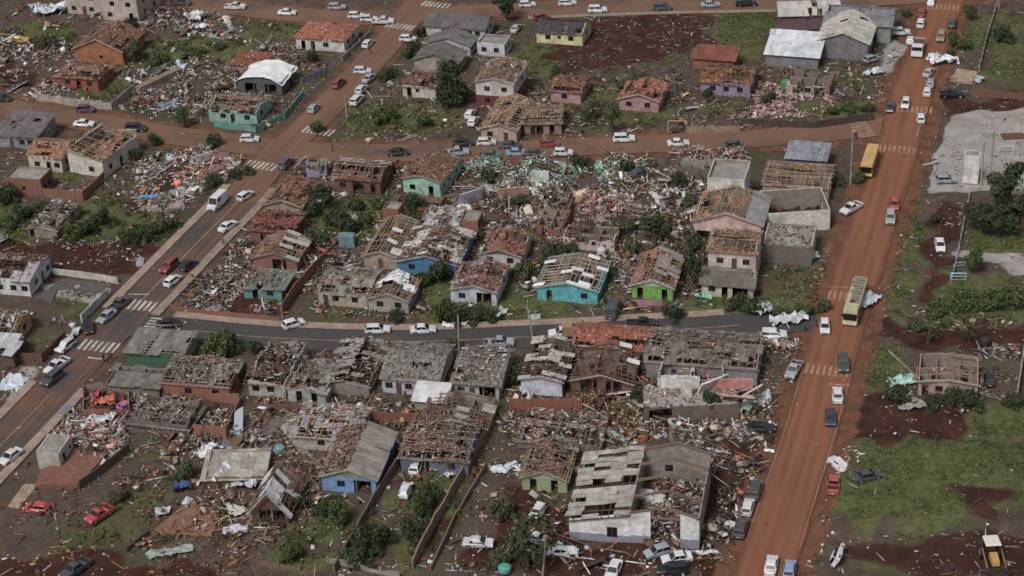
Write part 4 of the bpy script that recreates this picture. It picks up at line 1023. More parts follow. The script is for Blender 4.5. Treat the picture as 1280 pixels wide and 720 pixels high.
# ------------------------------------------------------------------ walls, poles, sheets, loose boards
def pole(px, py, h, label, lean=(0, 0), lying=None):
    p = G(px, py); o = empty('utility_pole', (p.x, p.y, ground_z(p.x, p.y))); tag(o, label, 'utility pole'); m = mat('#8f8a82', 'concrete')
    a = MB(); a.tube((0, 0, -.2), (0, 0, h), .17, .11, 10); a.build('post', m, o)
    b = MB(); b.box(-.9, .9, -.06, .06, h - .6, h - .48); c = b.build('crossarm', mat('#6a5a4c', 'wood'), o)
    for x in (-.8, -.3, .3, .8):
        i = MB(); i.tube((x, 0, h - .48), (x, 0, h - .3), .05, .035, 6); i.build('insulator', mat('#9a9a98', 'plain'), c)
    if lying is not None: o.rotation_euler = (math.radians(87), 0, lying); o.location.z += .22
    else: o.rotation_euler = (lean[0], lean[1], R.uniform(0, 3))
    return o
def bwall(label, pix, h, col, th=.16, dmg=.2, wk='brick', posts=True, name='boundary_wall', cat='wall', cap=None):
    """a yard wall along surveyed points: one thing with its stretches and pillars"""
    pts = [G(*p) for p in pix]; o = empty(name, (pts[0].x, pts[0].y, 0)); tag(o, label, cat); rr = random.Random(int(pix[0][0] * 7 + pix[0][1])); m = mat(col, wk)
    for a, b in zip(pts, pts[1:]):
        T, ln = frame_from(a, b); T = Matrix.Translation(-Vector((pts[0].x, pts[0].y, 0))) @ T @ Matrix.Translation((-ln / 2, -th / 2, -.15))
        mb = MB(); wall_mb(mb, ln, lambda x: h + .15, [], th, 0, None, dmg, rr); mb.build('wall_stretch', m, o, T)
        if posts:
            k = 0
            while k <= ln:
                q = MB(); q.box(k - .14, k + .14, -.08, th + .08, 0, h + .22 + rr.uniform(-.1, .08)); q.build('pillar', mat(cap or col, 'concrete'), o, T); k += 3.2
    return o
def sheet(label, px, py, w, l, col, az=0.0, name='metal_sheet', cat='metal sheet', z=.25, crumple=.35, tilt=0.15, kind='metal'):
    p = G(px, py); rr = random.Random(int(px * 3 + py)); n, mm = 15, 8; V = []; w *= .72; l *= .72; s = rr.uniform(0, 50)
    for k in range(2):
        for i in range(n):
            for j in range(mm):
                u, v = i / (n - 1) - .5, j / (mm - 1) - .5; q = (noise.noise_vector(Vector((u * l * .7 + s, v * w * .7, s))) + noise.noise_vector(Vector((u * l * 1.9 + s, v * w * 1.9, s + 9))) * .55) * crumple
                V.append((u * l + q.x, v * w + q.y, abs(q.z) * 1.8 + (.04 if k else 0)))
    F = []; K = n * mm
    for i in range(n - 1):
        for j in range(mm - 1):
            a, b, c, d_ = i * mm + j, (i + 1) * mm + j, (i + 1) * mm + j + 1, i * mm + j + 1; F += [(d_, c, b, a), (K + a, K + b, K + c, K + d_)]
    ring = [i * mm for i in range(n)] + [(n - 1) * mm + j for j in range(1, mm)] + [i * mm + mm - 1 for i in range(n - 2, -1, -1)] + [j for j in range(mm - 2, 0, -1)]
    for a, b in zip(ring, ring[1:] + ring[:1]): F.append((a, b, K + b, K + a))
    me = bpy.data.meshes.new(name); me.from_pydata(V, [], F); me.materials.append(mat(col, kind)); me.polygons.foreach_set('use_smooth', [kind == 'cloth'] * len(F)); me.update()
    o = put(name, me); tag(o, label, cat); o.location = (p.x, p.y, ground_z(p.x, p.y) + z); o.rotation_euler = (rr.uniform(-tilt, tilt), rr.uniform(-tilt, tilt), math.pi / 2 - math.radians(az))
    return o
# ------------------------------------------------------------------ houses
TILE = '#85553e'
def Hs(label, fl, fr, D, h, wcol, roof='d', rise=1.2, cov=(), rub=None, rd=.9, **kw):
    o = house(label, fl, fr, D, h, wcol, roof, rise, cov, **kw)
    if rub is None and (kw.get('frame') or roof == 'f'): rub = 'brown'
    if rub and kw.get('slab') is None and cov != 'slab':
        Ti, w2, d2, hh = FOOT[-1]; n = int(w2 * d2 * 4 * rd * 1.2); T = Ti.inverted()
        P = np.stack([rs.uniform(-w2 + .4, w2 - .4, n), rs.uniform(-d2 + .4, d2 - .4, n), rs.uniform(.1, .9, n)], -1)
        cols = np.array([alb(c, 1.0) for c in PAL[rub]]); C = cols[rs.randint(0, len(cols), n)] * rs.uniform(.3, .95, (n, 1))
        S = np.stack([rs.uniform(.3, 1.4, n), rs.uniform(.08, .4, n), rs.uniform(.04, .16, n)], -1)
        V, F, CC = pieces(P, S, rs.uniform(0, 6.3, n), rs.normal(0, .3, n), rs.normal(0, .3, n), C)
        Rel = HM[o.name].inverted() @ T
        q = colored('rubble', V, F, CC, DEBRIS, o, Rel); q['kind'] = 'stuff'
    return o
def litter(o, n, pal, z, size=.33):
    """broken bits lying on a roof, part of that house"""
    Ti, w2, d2, hh = FOOT[-1]; T = Ti.inverted(); cols = np.array([alb(c) for c in PAL[pal]])
    P = np.stack([rs.uniform(-w2, w2, n), rs.uniform(-d2, d2, n), np.full(n, z) if not callable(z) else np.zeros(n)], -1)
    if callable(z): P[:, 2] = [z(a, b, w2, d2) for a, b in P[:, :2]]
    P[:, 2] += rs.uniform(0, .2, n)
    S = np.stack([rs.uniform(.3, 1.6, n) * size * 2, rs.uniform(.08, .3, n), rs.uniform(.03, .08, n)], -1)
    V, F, CC = pieces(P, S, rs.uniform(0, 6.3, n), rs.normal(0, .2, n), rs.normal(0, .2, n), cols[rs.randint(0, len(cols), n)] * rs.uniform(.6, 1.1, (n, 1)))
    q = colored('roof_debris', V, F, CC, DEBRIS, o, HM[o.name].inverted() @ T); q['kind'] = 'stuff'
ZD = lambda h, r: (lambda x, y, w2, d2: h + r * (1 - abs(x) / w2) + .15)
ZW = lambda h, r: (lambda x, y, w2, d2: h + r * (1 - abs(y) / d2) + .15)
T_ = lambda f, c=TILE: [('tile', f, c)]
PN = lambda f, c='#77736e': [('panel', f, c)]
MT = lambda f, c='#bfc0c2': [('metal', f, c)]
TAN, BRN, GRW = '#96795a', '#5f4534', '#8f867b'

# --- beyond the middle street, left of the avenue
o = Hs('two-storey pale beige apartment block with flat parapet beside twisted white metal', (130, 25), (174, 28), 12, 5.8, '#b5a298', 'f', cov='slab', front='w.2 W.3 W.75 o.8', side='w.3 W.3 W.7 w.7', name='apartment_block', cat='apartment block')
Hs('', (85, 17), (129, 20), 10, 5.2, '#ab988f', 'f', cov='slab', front='w.2 W.2 W.7 w.7 d.5', into=o)
Hs('orange gabled house with brown tiled roof above a red house', (95, 78), (155, 80), 11, 3.3, '#9a5c28', 'd', 2.5, T_(.88, '#79513c'), front='s.55', frame=BRN, gcol='#96592a')
o = Hs('red walled house with broken low clay roof inside a lawn with grey wall', (70, 110), (124, 113), 7.5, 2.7, '#943f36', 'h', 1.3, T_(.72, '#8a634c'), front='w.3 o.55 w.8', side='w.4', frame=BRN); litter(o, 60, 'mix', 3.2)
Hs('grey rendered house with grey sheet roof at the near side of the dusty street', (-4, 184), (47, 187), 9, 2.8, '#84848a', 'm', 1.0, PN(.9, '#6f6c69'), front='w.65 w.85 d.4', frame=GRW)
o = Hs('cream house with orange clay roof and tall damaged side wing behind brick yard wall', (38, 213), (79, 215), 8, 3.2, '#bdb6a2', 'w', 1.6, T_(.85, '#96643f'), front='w.25 o.6 w.85', frame=TAN)
Hs('', (88, 215), (131, 223), 12, 4.0, '#c6beae', 'l', 1.2, T_(.35, '#93644a'), front='w.65', side='w.2 o.5 w.75', dmg=.12, frame=TAN, into=o)
Hs('bare brick outbuilding with flat roof joined to brick yard wall', (10, 243), (54, 246), 5, 3.2, '#80503f', 'f', cov='slab', front='s.5', wk='brick', name='outbuilding', cat='outbuilding')
o = Hs('low collapsed house with splintered timber roof among bushes', (37, 296), (72, 299), 10, 2.2, '#8d7d70', 'd', .8, [[('shard', .5, '#6f4a3a'), ('panel', .3, '#77716b')], [('shard', .6, '#6f4a3a'), ('panel', .2, '#8a8580')]], front='o.12', frame=GRW, dmg=.25); litter(o, 130, 'mix', ZD(2.2, .8))
o = Hs('white house with torn pinkish sheet roof beside the long white yard wall', (-14, 367), (39, 370), 9, 3.2, '#c3c5ca', 'w', 1.2, [[('metal', .55, '#a59aa0')], [('metal', .2, '#a59aa0')]], front='w.3 w.62 w.88', side='w.3 o.6 w.85', frame=BRN); litter(o, 90, 'red', ZW(3.2, 1.2))
o = Hs('tan house with stripped white sheet roof beside a small green yard', (-42, 432), (17, 437), 7.5, 2.8, '#bf9464', 'w', 1.5, [[('metal', .4, '#b9babc')], [('metal', .15, '#b9babc')]], side='s.2 w.65', frame=TAN, scol='#c19767'); litter(o, 120, 'mix', ZW(2.8, 1.5))
Hs('dark brown garage with white sheet roof below the tan house', (-20, 456), (19, 458), 5, 2.4, '#604940', 'm', .5, MT(.7, '#b0b4b8'), front='', name='garage', cat='garage', frame=BRN)
o = Hs('wrecked teal house with bare rafters behind teal fence', (262, 153), (322, 154), 9, 2.7, '#7aa89b', 'w', 1.2, [[('tile', .2, TILE)], [('tile', .1, TILE)]], front='w.3 o.5 w.8', frame=TAN, dmg=.35, rub='mix'); litter(o, 60, 'white', 2.8)
o = Hs('dark grey building under a smooth white membrane roof', (298, 116), (353, 117), 8.5, 2.8, '#50545c', 'd', .8, (), front='g.3 g.75', side='o.6')
for sg in (-1, 1):
    Ti, w2, d2, hh = FOOT[-1]; m = MB(); n = 8
    for i in range(n):
        for j in range(n):
            def Q(a, b): x = sg * (w2 + .4) * a / n; y = (b / n - .5) * (2 * d2 + .8); return (x, y, 2.75 + 1.15 * math.cos(a / n * 1.5) ** .8 + .45 * noise.noise(Vector((x * .4, y * .4, 3))) + .12 * noise.noise(Vector((x * 1.3, y * 1.3, 5))) - .5 * (a / n) ** 4 * (1 + noise.noise(Vector((y * .5, sg, 1)))))
            m.poly([Q(i, j), Q(i + 1, j), Q(i + 1, j + 1), Q(i, j + 1)])
    m.build('roof_membrane', mat('#dde2e8', 'plain'), o, Matrix(), True)
Hs('low shed with intact orange clay roof behind the white membrane roof', (291, 91), (330, 93), 5, 2.0, '#8a7464', 'm', .8, T_(.95, '#8d4e3a'), front='o.5', name='shed', cat='shed')
Hs('off-white house with bright orange hipped clay roof at the avenue corner', (371, 62), (431, 64), 9, 2.9, '#bdb5aa', 'h', 2.2, T_(.985, '#9c5a40'), front='o.15 o.35 w.62', side='w.3 w.65', frame=BRN)
# --- beyond the middle street, right of the avenue
Hs('long white house with dark grey sheet roof above a cluster of gables', (533, 47), (606, 48), 6.5, 2.8, '#b8b2ae', 'w', 1.6, PN(1, '#5f5e5d'), front='d.3 w.75 w.88')
o = Hs('white gable house with grey roof in the cluster and white flat annex', (536, 67), (588, 69), 5, 2.5, '#a9abb3', 'd', 1.4, PN(1, '#62605e'), front='')
Hs('', (597, 70), (631, 70), 5, 2.5, '#b9bbc1', 'f', cov='slab', front='w.25 w.7', into=o)
Hs('beige gable house with grey roof next to the dark conical tree', (518, 90), (572, 92), 6.5, 2.6, '#968c83', 'd', 1.7, PN(1, '#5b5956'), front='')
o = Hs('small cream house with caved-in clay roof beside the dark conical tree', (504, 121), (545, 123), 8, 2.6, '#b5aa99', 'w', 1.0, [[('tile', .7, '#75503f')], [('tile', .5, '#75503f')]], front='o.2 s.45', dmg=.2, frame=BRN); litter(o, 50, 'brown', ZW(2.6, 1.0))
o = Hs('two-storey house with white upper floor and maroon ground floor', (596, 134), (643, 135), 11, 5.7, '#b8b0ad', 'd', 1.0, [[('tile', .6, '#80604e')], [('tile', .5, '#80604e')]], front='w.3 d.5 w.7 W.3 W.75', side='w.3 W.3 W.6 w.7', band=(2.7, '#6a2c30'), frame=TAN, inner=False); litter(o, 60, 'mix', ZD(5.7, 1.0))
o = Hs('long beige house with patched brown clay roof at the dusty street edge', (602, 176), (646, 177), 14, 2.7, '#a88e79', 'd', 1.2, T_(.8, '#8c6b52'), front='w.25 d.7', frame=TAN); litter(o, 60, 'wood', ZD(2.7, 1.2))
o = Hs('brown tiled house with dark gaping entrance beside the beige house', (655, 169), (702, 168), 9, 2.5, '#8d7566', 'w', 1.1, T_(.88, '#80654f'), front='g.35 o.75', frame=TAN, dmg=.15); litter(o, 40, 'wood', ZW(2.5, 1.1))
Hs('pale yellow house with dark patched roof by the upper street', (671, 54), (728, 56), 7.5, 2.8, '#c4bf86', 'w', 1.2, [[('panel', .75, '#3f4147'), ('tile', .35, '#7d5d4c')], [('panel', .6, '#3f4147')]], front='w.25 s.5 w.75', side='w.5', frame=BRN)
o = Hs('pink house with ragged clay roof beside the long beige house', (689, 128), (726, 129), 8, 2.6, '#b08589', 'w', 1.2, T_(.8, '#84543f'), front='w.45', frame=BRN); litter(o, 50, 'brown', ZW(2.6, 1.2))
o = Hs('pink gable house with two front windows and buckled clay roof', (774, 138), (823, 140), 8.5, 2.6, '#a97d80', 'd', 1.3, T_(.88, '#96583d'), front='w.25 w.72', frame=BRN); litter(o, 40, 'brown', ZD(2.6, 1.3))
o = Hs('lilac house with large brown clay roof and red sheet lean-to', (876, 119), (937, 119), 9, 2.8, '#917894', 'w', 1.5, T_(.85, '#80512f'), front='w.25 w.52 w.8', frame=BRN); litter(o, 60, 'brown', ZW(2.8, 1.5))
Hs('', (866, 88), (917, 87), 5, 2.6, '#8a5a44', 'm', .8, PN(.95, '#8a4634'), front='', into=o)
# --- warehouse cluster on the upper right
o = Hs('grey gabled workshop with pale patched roof in the warehouse cluster', (1022, 73), (1084, 75), 13, 4.0, '#707177', 'd', 2.0, PN(.97, '#a8a498'), front='', side='', name='workshop', cat='workshop')
o = Hs('grey shed with sloping white sheet roof next to the gabled workshop', (957, 83), (1022, 86), 9, 2.8, '#77787d', 'm', 1.6, MT(1, '#c8ccd0'), front='', name='shed', cat='shed')
o = Hs('wide grey warehouse with dark gable roof behind the gabled workshop', (1030, 50), (1112, 52), 10, 4.0, '#8a8a88', 'w', 1.6, PN(.97, '#75767b'), front='g.7', name='warehouse', cat='warehouse')
o = Hs('warehouse with dark red wall and broken white roof at the back of the cluster', (975, 38), (1050, 36), 9, 3.5, '#6f5058', 'w', 1.4, [[('metal', .8, '#b5b0ac')], [('tile', .5, TILE)]], front='', frame=TAN, name='warehouse', cat='warehouse')
o = Hs('ruined pink house with open front room above the pink debris heap', (983, 120), (1036, 122), 7, 3.2, '#b09a8c', 'f', front='o.2 w.5 g.75', dmg=.45, side='o.5', rub='pink', parapet=0, scol='#a8605a')
# --- block between the middle street and the asphalt street
o = Hs('lilac ruin with leaning pale sheets near the avenue corner', (384, 222), (409, 221), 3.5, 2.3, '#8f86a0', 'f', front='', dmg=.6, parapet=0, rub='white')
o = Hs('brick house with exposed lattice roof next to the lilac ruin', (418, 240), (476, 241), 8, 2.9, '#70493c', 'w', 1.5, [[('tile', .35, '#70493a')], [('metal', .6, '#aeb2ac')]], front='w.2 g.55 o.85', frame=TAN, wk='brick', dmg=.15, fdv=.6)
o = Hs('house with beige gable and bright green side wall under brown tiles', (333, 270), (378, 272), 10, 2.4, '#9d8d7b', 'd', 1.2, T_(.82, '#7d533d'), front='', side='w.8', scol='#559a40', frame=BRN); litter(o, 80, 'brown', ZD(2.4, 1.2))
o = Hs('unfinished brick house heaped with broken red tiles', (314, 303), (367, 305), 7.5, 2.5, '#7d4c3c', 'w', .5, [('shard', .9, '#8a4a3e')], front='o.3 o.7', wk='brick', dmg=.2, frame=BRN); litter(o, 80, 'red', 2.9)
o = Hs('low brick house with half-stripped roof and pale barge boards', (318, 337), (372, 338), 8, 2.4, '#85543f', 'd', 1.3, [[('tile', .4, '#7d5a3f')], [('panel', .4, '#9a988f')]], front='g.6', frame=TAN, wk='brick', dmg=.1)
o = Hs('small house with teal left wall and brick end wall under mossy sheets', (306, 374), (353, 376), 6, 2.4, '#4f8a82', 'm', .5, PN(.7, '#737a70'), front='o.3 w.7', scol='#9a5c44', frame=GRW, dmg=.2); litter(o, 60, 'grey', 2.9)
o = Hs('mint green house with long brown tiled roof', (505, 241), (551, 247), 10.5, 3.3, '#86b59d', 'd', .9, T_(.93, '#75503c'), front='w.25 o.75', side='s.2 s.45 s.8', frame=BRN); litter(o, 60, 'brown', ZD(3.3, .9))
o = Hs('roofless brick annex with bare beams in front of the mint green house', (494, 265), (549, 266), 4.5, 1.5, '#77493b', 'w', .15, (), front='', frame=TAN, wk='brick', dmg=.25, name='annex', cat='annex')
Hs('narrow brick water tower stump behind the bare-raftered house', (480, 285), (500, 287), 3, 3.6, '#80493a', 'f', cov='slab', front='s.5', wk='brick', name='brick_tower', cat='tower')
o = Hs('long house stripped to tan rafters with a beige end wall', (456, 335), (497, 337), 14, 2.6, '#a58f7c', 'd', 1.0, [[('tile', .12, '#80604c')], [('tile', .1, '#80604c'), ('metal', .15, '#b5b5b0')]], front='d.5', frame=TAN, fdu=.9, fdv=.7)
o = Hs('deep blue house with half its pale roof sheets missing', (497, 342), (571, 346), 12, 2.5, '#23769f', 'd', 1.5, [[('panel', .3, '#b0aaa6'), ('shard', .45, '#6a4a3e')], [('panel', .4, '#a8a19c'), ('shard', .45, '#6a4a3e')]], front='w.25 w.75', frame=TAN, fdu=1.3); litter(o, 160, 'mix', ZD(2.5, 1.5))
o = Hs('white-walled ruin with crumpled white roof sheets and a brick box beside it', (530, 293), (574, 295), 6, 2.5, '#b0aca3', 'm', .6, MT(.5, '#c5c5c4'), front='', frame=GRW, dmg=.2); litter(o, 90, 'white', 2.9)
Hs('', (576, 292), (598, 293), 4, 2.3, '#8a5846', 'f', cov='slab', front='', into=o, wk='brick')
o = Hs('small white gable house with two windows and grey gable boards', (600, 333), (651, 335), 8, 2.5, '#bbb7b4', 'd', 1.2, T_(.88, '#85523d'), front='w.25 w.75', frame=BRN, gcol='#8a8278'); litter(o, 50, 'brown', ZD(2.5, 1.2))
o = Hs('pale blue-white house with open front porch and ragged clay roof', (564, 378), (621, 382), 9, 2.7, '#b6bfc8', 'd', 1.0, [[('tile', .75, '#7a5244'), ('panel', .15, '#8a857e')], [('tile', .88, '#7a5244')]], front='w.25 g.73', side='s.3 w.7', frame=BRN); litter(o, 70, 'brown', ZD(2.7, 1.0))
o = Hs('cream house with bright white roof sheets and sagging front eave', (461, 389), (511, 391), 7.5, 2.5, '#948a7d', 'd', 1.3, [[('metal', .55, '#c8c9ca', (.4, 1)), ('shard', .5, '#7d6455')], [('metal', .6, '#c8c9ca', (.4, 1)), ('shard', .4, '#7d6455')]], front='w.3 w.75', side='w.5', frame=TAN)
o = Hs('long beige house with grey sheets slipped off its front slope', (399, 382), (460, 384), 9, 2.5, '#ac9e8a', 'w', 1.0, [[('panel', .45, '#8a847d'), ('shard', .3, '#8a6a58')], [('panel', .6, '#8f8a84')]], front='d.15 w.35 w.75', frame=TAN); litter(o, 70, 'mix', ZW(2.5, 1.0))
o = Hs('turquoise house with a skeleton roof of white and tan rafters', (672, 375), (747, 381), 10.5, 2.7, '#33a5ae', 'd', 1.3, [[('metal', .08, '#c5c5c4')], [('metal', .2, '#c5c5c4')]], front='o.2 w.78', side='', frame='#a89680', fdu=1.1, fdv=.62)
o = Hs('lime green house with white gable and half-missing clay roof', (790, 373), (841, 375), 11, 2.6, '#66a832', 'd', 1.3, [[('tile', .55, '#8a5a44')], [('tile', .3, '#8a5a44'), ('panel', .6, '#85817c', (.3, 1))]], front='o.2 o.8', side='', frame=TAN, gcol='#b5b8b8', scol='#7d7a74')
o = Hs('pale pink ruin with maroon door and thin broken roof', (704, 313), (768, 313), 5, 2.4, '#b8a296', 'w', .9, [[('shard', .5, '#6f4a44')], [('shard', .4, '#6f4a44')]], front='d.2 s.6', frame=BRN, dmg=.25, doorcol='#8a4a4a', rub='mix')
o = Hs('roofless brick room beside a brick side wall amid white debris', (671, 296), (704, 297), 7, 2.4, '#85503f', 'f', front='o.3', dmg=.35, wk='brick', parapet=0, rub='white', side='')
o = Hs('three-storey beige house with balcony and peeled clay roof', (885, 352), (944, 354), 8, 6.0, '#c2b1a2', 'w', .9, [[('tile', .55, '#8d6646')], [('tile', .4, '#8d6646')]], front='w.25 d.5 w.8 W.25 D.55 W.8', side='W.4 w.6', frame=TAN, inner=False, scol='#c4b4a8'); litter(o, 60, 'wood', ZW(6.0, .9))
Hs('', (877, 371), (941, 372), 4, 2.5, '#b5a990', 'm', .7, PN(.95, '#6a645e'), front='w.2 o.45 g.75', into=o, frame=GRW, inner=False)
o = Hs('broad pink gable house with bare battens and grey right slope', (867, 303), (951, 305), 11, 4.2, '#cba59d', 'd', 2.0, [[('tile', .35, '#8f663f')], [('tile', .3, '#8f663f', (0, 1), (.55, 1)), ('panel', 1, '#7d7d7c', (.0, 1), (0, .5))]], front='g.15', frame=TAN, side='', inner=False)
Hs('concrete box building with raised parapet behind the broad pink gable', (884, 266), (930, 267), 8, 6.2, '#c2bfb6', 'f', cov='slab', front='', side='', name='concrete_building', cat='building', parapet=.9)
Hs('slate blue house with grey skylight roof near the mud road', (983, 215), (1031, 217), 6, 2.9, '#566a82', 'm', .5, PN(1, '#858a93'), front='s.75', side='')
o = Hs('house reduced to a tan roof lattice behind the white courtyard', (953, 250), (1035, 250), 9.5, 3.0, '#a0958a', 'w', .5, T_(.22, '#8a6544'), front='', side='', frame=TAN, fdu=.9, fdv=.6)
o = Hs('white roofless building with open courtyard beside the mud road', (958, 292), (1037, 287), 9, 3.6, '#d2ccbf', 'f', front='', side='o.7', parapet=.4, rub='mix', inner=False)
Hs('', (953, 329), (1014, 330), 8, 3.3, '#6d655c', 'f', front='', side='', cov='slab', into=o, scol='#b5b0a4', parapet=.3); litter(o, 160, 'grey', 3.4)
o = Hs('brown wall stumps with a white door frame under white sheet debris', (846, 221), (894, 222), 4, 2.2, '#665a53', 'f', front='', dmg=.35, parapet=0, rub='white')
# --- south of the asphalt street
o = Hs('dark green shop with grey sheet roof at the crossing', (160, 457), (229, 459), 7, 2.5, '#32624b', 'm', .15, PN(.86, '#807d76'), front='', side='', scol='#8d8a87', frame=GRW, name='shop', cat='shop')
o = Hs('low house with grey roof panels and three bare slots behind the shop', (134, 494), (200, 496), 5.2, 2.0, '#74695f', 'm', .3, PN(.72, '#75726d'), front='', frame=BRN, rub='dark')
o = Hs('large brick house with stripped grey lath roof next to the shop', (203, 497), (288, 500), 7.5, 2.8, '#8a5240', 'm', .4, [('panel', .16, '#8f8a80')], front='g.1 w.4 w.8', wk='brick', frame=GRW, fdu=.8, fdv=.45, rub='wood'); litter(o, 260, 'wood', 3.35)
o = Hs('dark ruin with a collapsed lath roof in front of the brick house', (163, 541), (236, 543), 6.5, 2.1, '#605b59', 'm', .3, PN(.18, '#6f6a64'), front='o.3 o.7', frame=GRW, fdu=.8, fdv=.5, dmg=.2, rub='dark'); litter(o, 240, 'grey', 2.7)
o = Hs('roofless shop interior with orange and magenta goods on the avenue', (104, 522), (163, 514), 8, 1.3, '#8f5f4c', 'f', front='', dmg=.6, parapet=0, rub='red')
o = Hs('battered white house with open brown roof frame south of the street', (312, 495), (358, 497), 12, 2.9, '#aaa098', 'w', .9, [[('shard', .2, '#75503f')], [('panel', .15, '#8a8a8c')]], front='w.2 w.6', frame='#75563f', dmg=.25, rub='mix'); litter(o, 120, 'mix', ZW(2.9, .9))
o = Hs('shattered pale house with open side room amid fallen timbers', (361, 503), (408, 504), 9, 2.6, '#959a98', 'd', .8, [[('shard', .4, '#7d6a5c')], [('panel', .45, '#858585')]], front='o.3 o.7', frame=BRN, dmg=.3, rub='mix'); litter(o, 120, 'wood', ZD(2.6, .8))
o = Hs('house with a big fallen grey roof slab and brown slatted gap', (405, 492), (462, 494), 13, 2.1, '#80766e', 'd', .9, [[('panel', .7, '#828079')], [('panel', .25, '#7d7b78')]], front='', frame=BRN, dmg=.3); litter(o, 160, 'mix', ZD(2.1, .9))
o = Hs('lilac-white house with intact mottled grey roof facing the brick wall', (479, 492), (547, 494), 11, 2.8, '#aaa3b4', 'w', 1.5, T_(.97, '#77726b'), front='w.12 d.3 w.48 s.68 w.85', side='', scol='#b9b0a4'); litter(o, 90, 'wood', ZW(2.8, 1.5))
o = Hs('pale house with mottled grey roof and wooden ladder-like slats at its side', (567, 497), (624, 500), 11, 2.8, '#a8a19b', 'w', 1.5, T_(.92, '#726d66'), front='w.18 d.42 g.75', side='', frame=BRN, scol='#a9a39f'); litter(o, 110, 'white', ZW(2.8, 1.5))
Hs('small shed with clean white sloping roof by the brick yard wall', (519, 513), (556, 515), 3.6, 2.0, '#8d837b', 'm', .7, MT(1, '#c9cac9'), front='', name='shed', cat='shed')
o = Hs('house with a streaked white front wall and dark purlins', (652, 493), (703, 495), 12, 2.9, '#b9bec9', 'd', .7, [[('panel', .3, '#a8a39c')], [('panel', .35, '#a8a39c')]], front='', side='', frame=BRN, fdu=1.0, fdv=.8, scol='#5a4a40'); litter(o, 70, 'wood', ZD(2.9, .7))
o = Hs('house with bright orange clay roof facing the asphalt street', (716, 452), (813, 452), 7, 2.8, '#aba39b', 'w', 1.2, [[('tile', .9, '#96523a')], [('tile', .97, '#9a563c')]], front='w.85', frame=BRN)
o = Hs('house stripped to a dark brown lattice below the orange roof', (713, 489), (791, 492), 9, 2.5, '#6f4d3d', 'd', 1.4, [[('tile', .12, '#5f4032')], [('metal', .08, '#c0bfba'), ('tile', .15, '#5f4032')]], front='g.3 g.7', frame='#6a4632', fdu=.8, fdv=.55, dmg=.2, rub='dark')
o = Hs('long grey row house with dark mottled roof near the mud road', (808, 475), (946, 479), 10, 3.3, '#858187', 'w', 1.2, [[('panel', .42, '#756e67'), ('shard', .4, '#6a5a4a', (.5, .95)), ('tile', .3, '#8a6a44', (.5, .8))], [('panel', .5, '#756e67')]], front='s.25 g.48', side='w.5', frame=TAN); litter(o, 200, 'grey', ZW(3.3, 1.2))
o = Hs('collapsed house on a raised terrace with white and pink wall fragments', (806, 528), (924, 523), 6, 2.6, '#6f5e50', 'f', cov='slab', front='o.08 g.2', side='', parapet=.0); litter(o, 260, 'white', 2.7)
Hs('', (822, 498), (862, 498), 5, 2.4, '#c0bdb8', 'f', front='g.5', dmg=.6, into=o, z0=1.2, parapet=0, rub='white', inner=False)
Hs('', (868, 500), (906, 499), 5, 2.4, '#c58078', 'f', front='g.4', dmg=.7, into=o, z0=1.2, parapet=0, rub='pink', scol='#c0bdb8', inner=False)
# --- the lots in front
o = Hs('low house with four grey sheets left on a white-slatted roof', (367, 562), (446, 564), 9, 2.3, '#aa9c90', 'w', .8, [[('panel', .35, '#8a8a8c'), ('shard', .4, '#a08a80')], [('panel', .3, '#8a8a8c'), ('shard', .4, '#a08a80')]], front='w.45 w.75', frame=TAN); litter(o, 130, 'pink', ZW(2.3, .8))
o = Hs('house with slate blue front and a wide brown stripped roof', (502, 591), (586, 593), 11, 2.7, '#58647a', 'w', 1.0, [[('shard', .55, '#7a5a4a')], [('shard', .4, '#7a5a4a')]], front='g.3 w.75', frame=TAN, fdv=.6, rub='wood'); litter(o, 200, 'wood', ZW(2.7, 1.0))
o = Hs('house with white-edged gable and bare brown rafters against the brick wall', (527, 545), (608, 547), 8, 2.2, '#80685a', 'd', 1.2, [[('shard', .25, '#6a4a3c')], [('panel', .15, '#8f8a85')]], front='', frame='#7d5f48', fdu=.8, fdv=.6, rub='brown')
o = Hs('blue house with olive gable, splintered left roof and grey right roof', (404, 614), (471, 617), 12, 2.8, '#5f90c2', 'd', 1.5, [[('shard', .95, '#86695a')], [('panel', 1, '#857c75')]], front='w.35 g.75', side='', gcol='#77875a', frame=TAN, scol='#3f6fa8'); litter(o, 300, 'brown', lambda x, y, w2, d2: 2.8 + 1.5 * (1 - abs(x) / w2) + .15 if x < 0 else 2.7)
o = Hs('dark timber chalet with steep roof ripped open to white sheets', (316, 652), (362, 654), 8, 2.2, '#553a30', 'd', 3.4, [[('metal', .35, '#b5b8bc'), ('shard', .25, '#80583f')], [('metal', .4, '#b5b8bc'), ('shard', .2, '#80583f')]], front='o.3 g.65', frame='#6a4a38', wk='wood', name='chalet', cat='chalet', ov=.8)
o = Hs('roofless white room standing on a red tiled floor slab', (49, 586), (77, 588), 5, 3.0, '#a39d92', 'f', front='', side='o.35 s.8', cov='slab', scol='#bdb9b2', name='ruin', cat='ruin', parapet=.1)
o = Hs('green plank house with teal side room and scattered roof tiles', (653, 613), (709, 616), 9, 2.4, '#83986c', 'd', 1.3, [[('shard', .5, '#8a6450')], [('shard', .4, '#8a6450'), ('panel', .15, '#8a8a86')]], front='o.25 o.72', frame=TAN, gcol='#9aa08c', wk='wood', scol='#6f8a4c'); litter(o, 110, 'brown', ZD(2.4, 1.3))
o = Hs('roof wreck lying flat with pinkish battens behind the green plank house', (648, 562), (752, 564), 9, 1.4, '#77655a', 'w', .7, [[('shard', .35, '#8f6f64')], [('shard', .35, '#8f6f64')]], front='', frame='#94807a', fdu=1.0, fdv=.7, dmg=.4, rub='mix'); litter(o, 220, 'mix', ZW(1.4, .7))
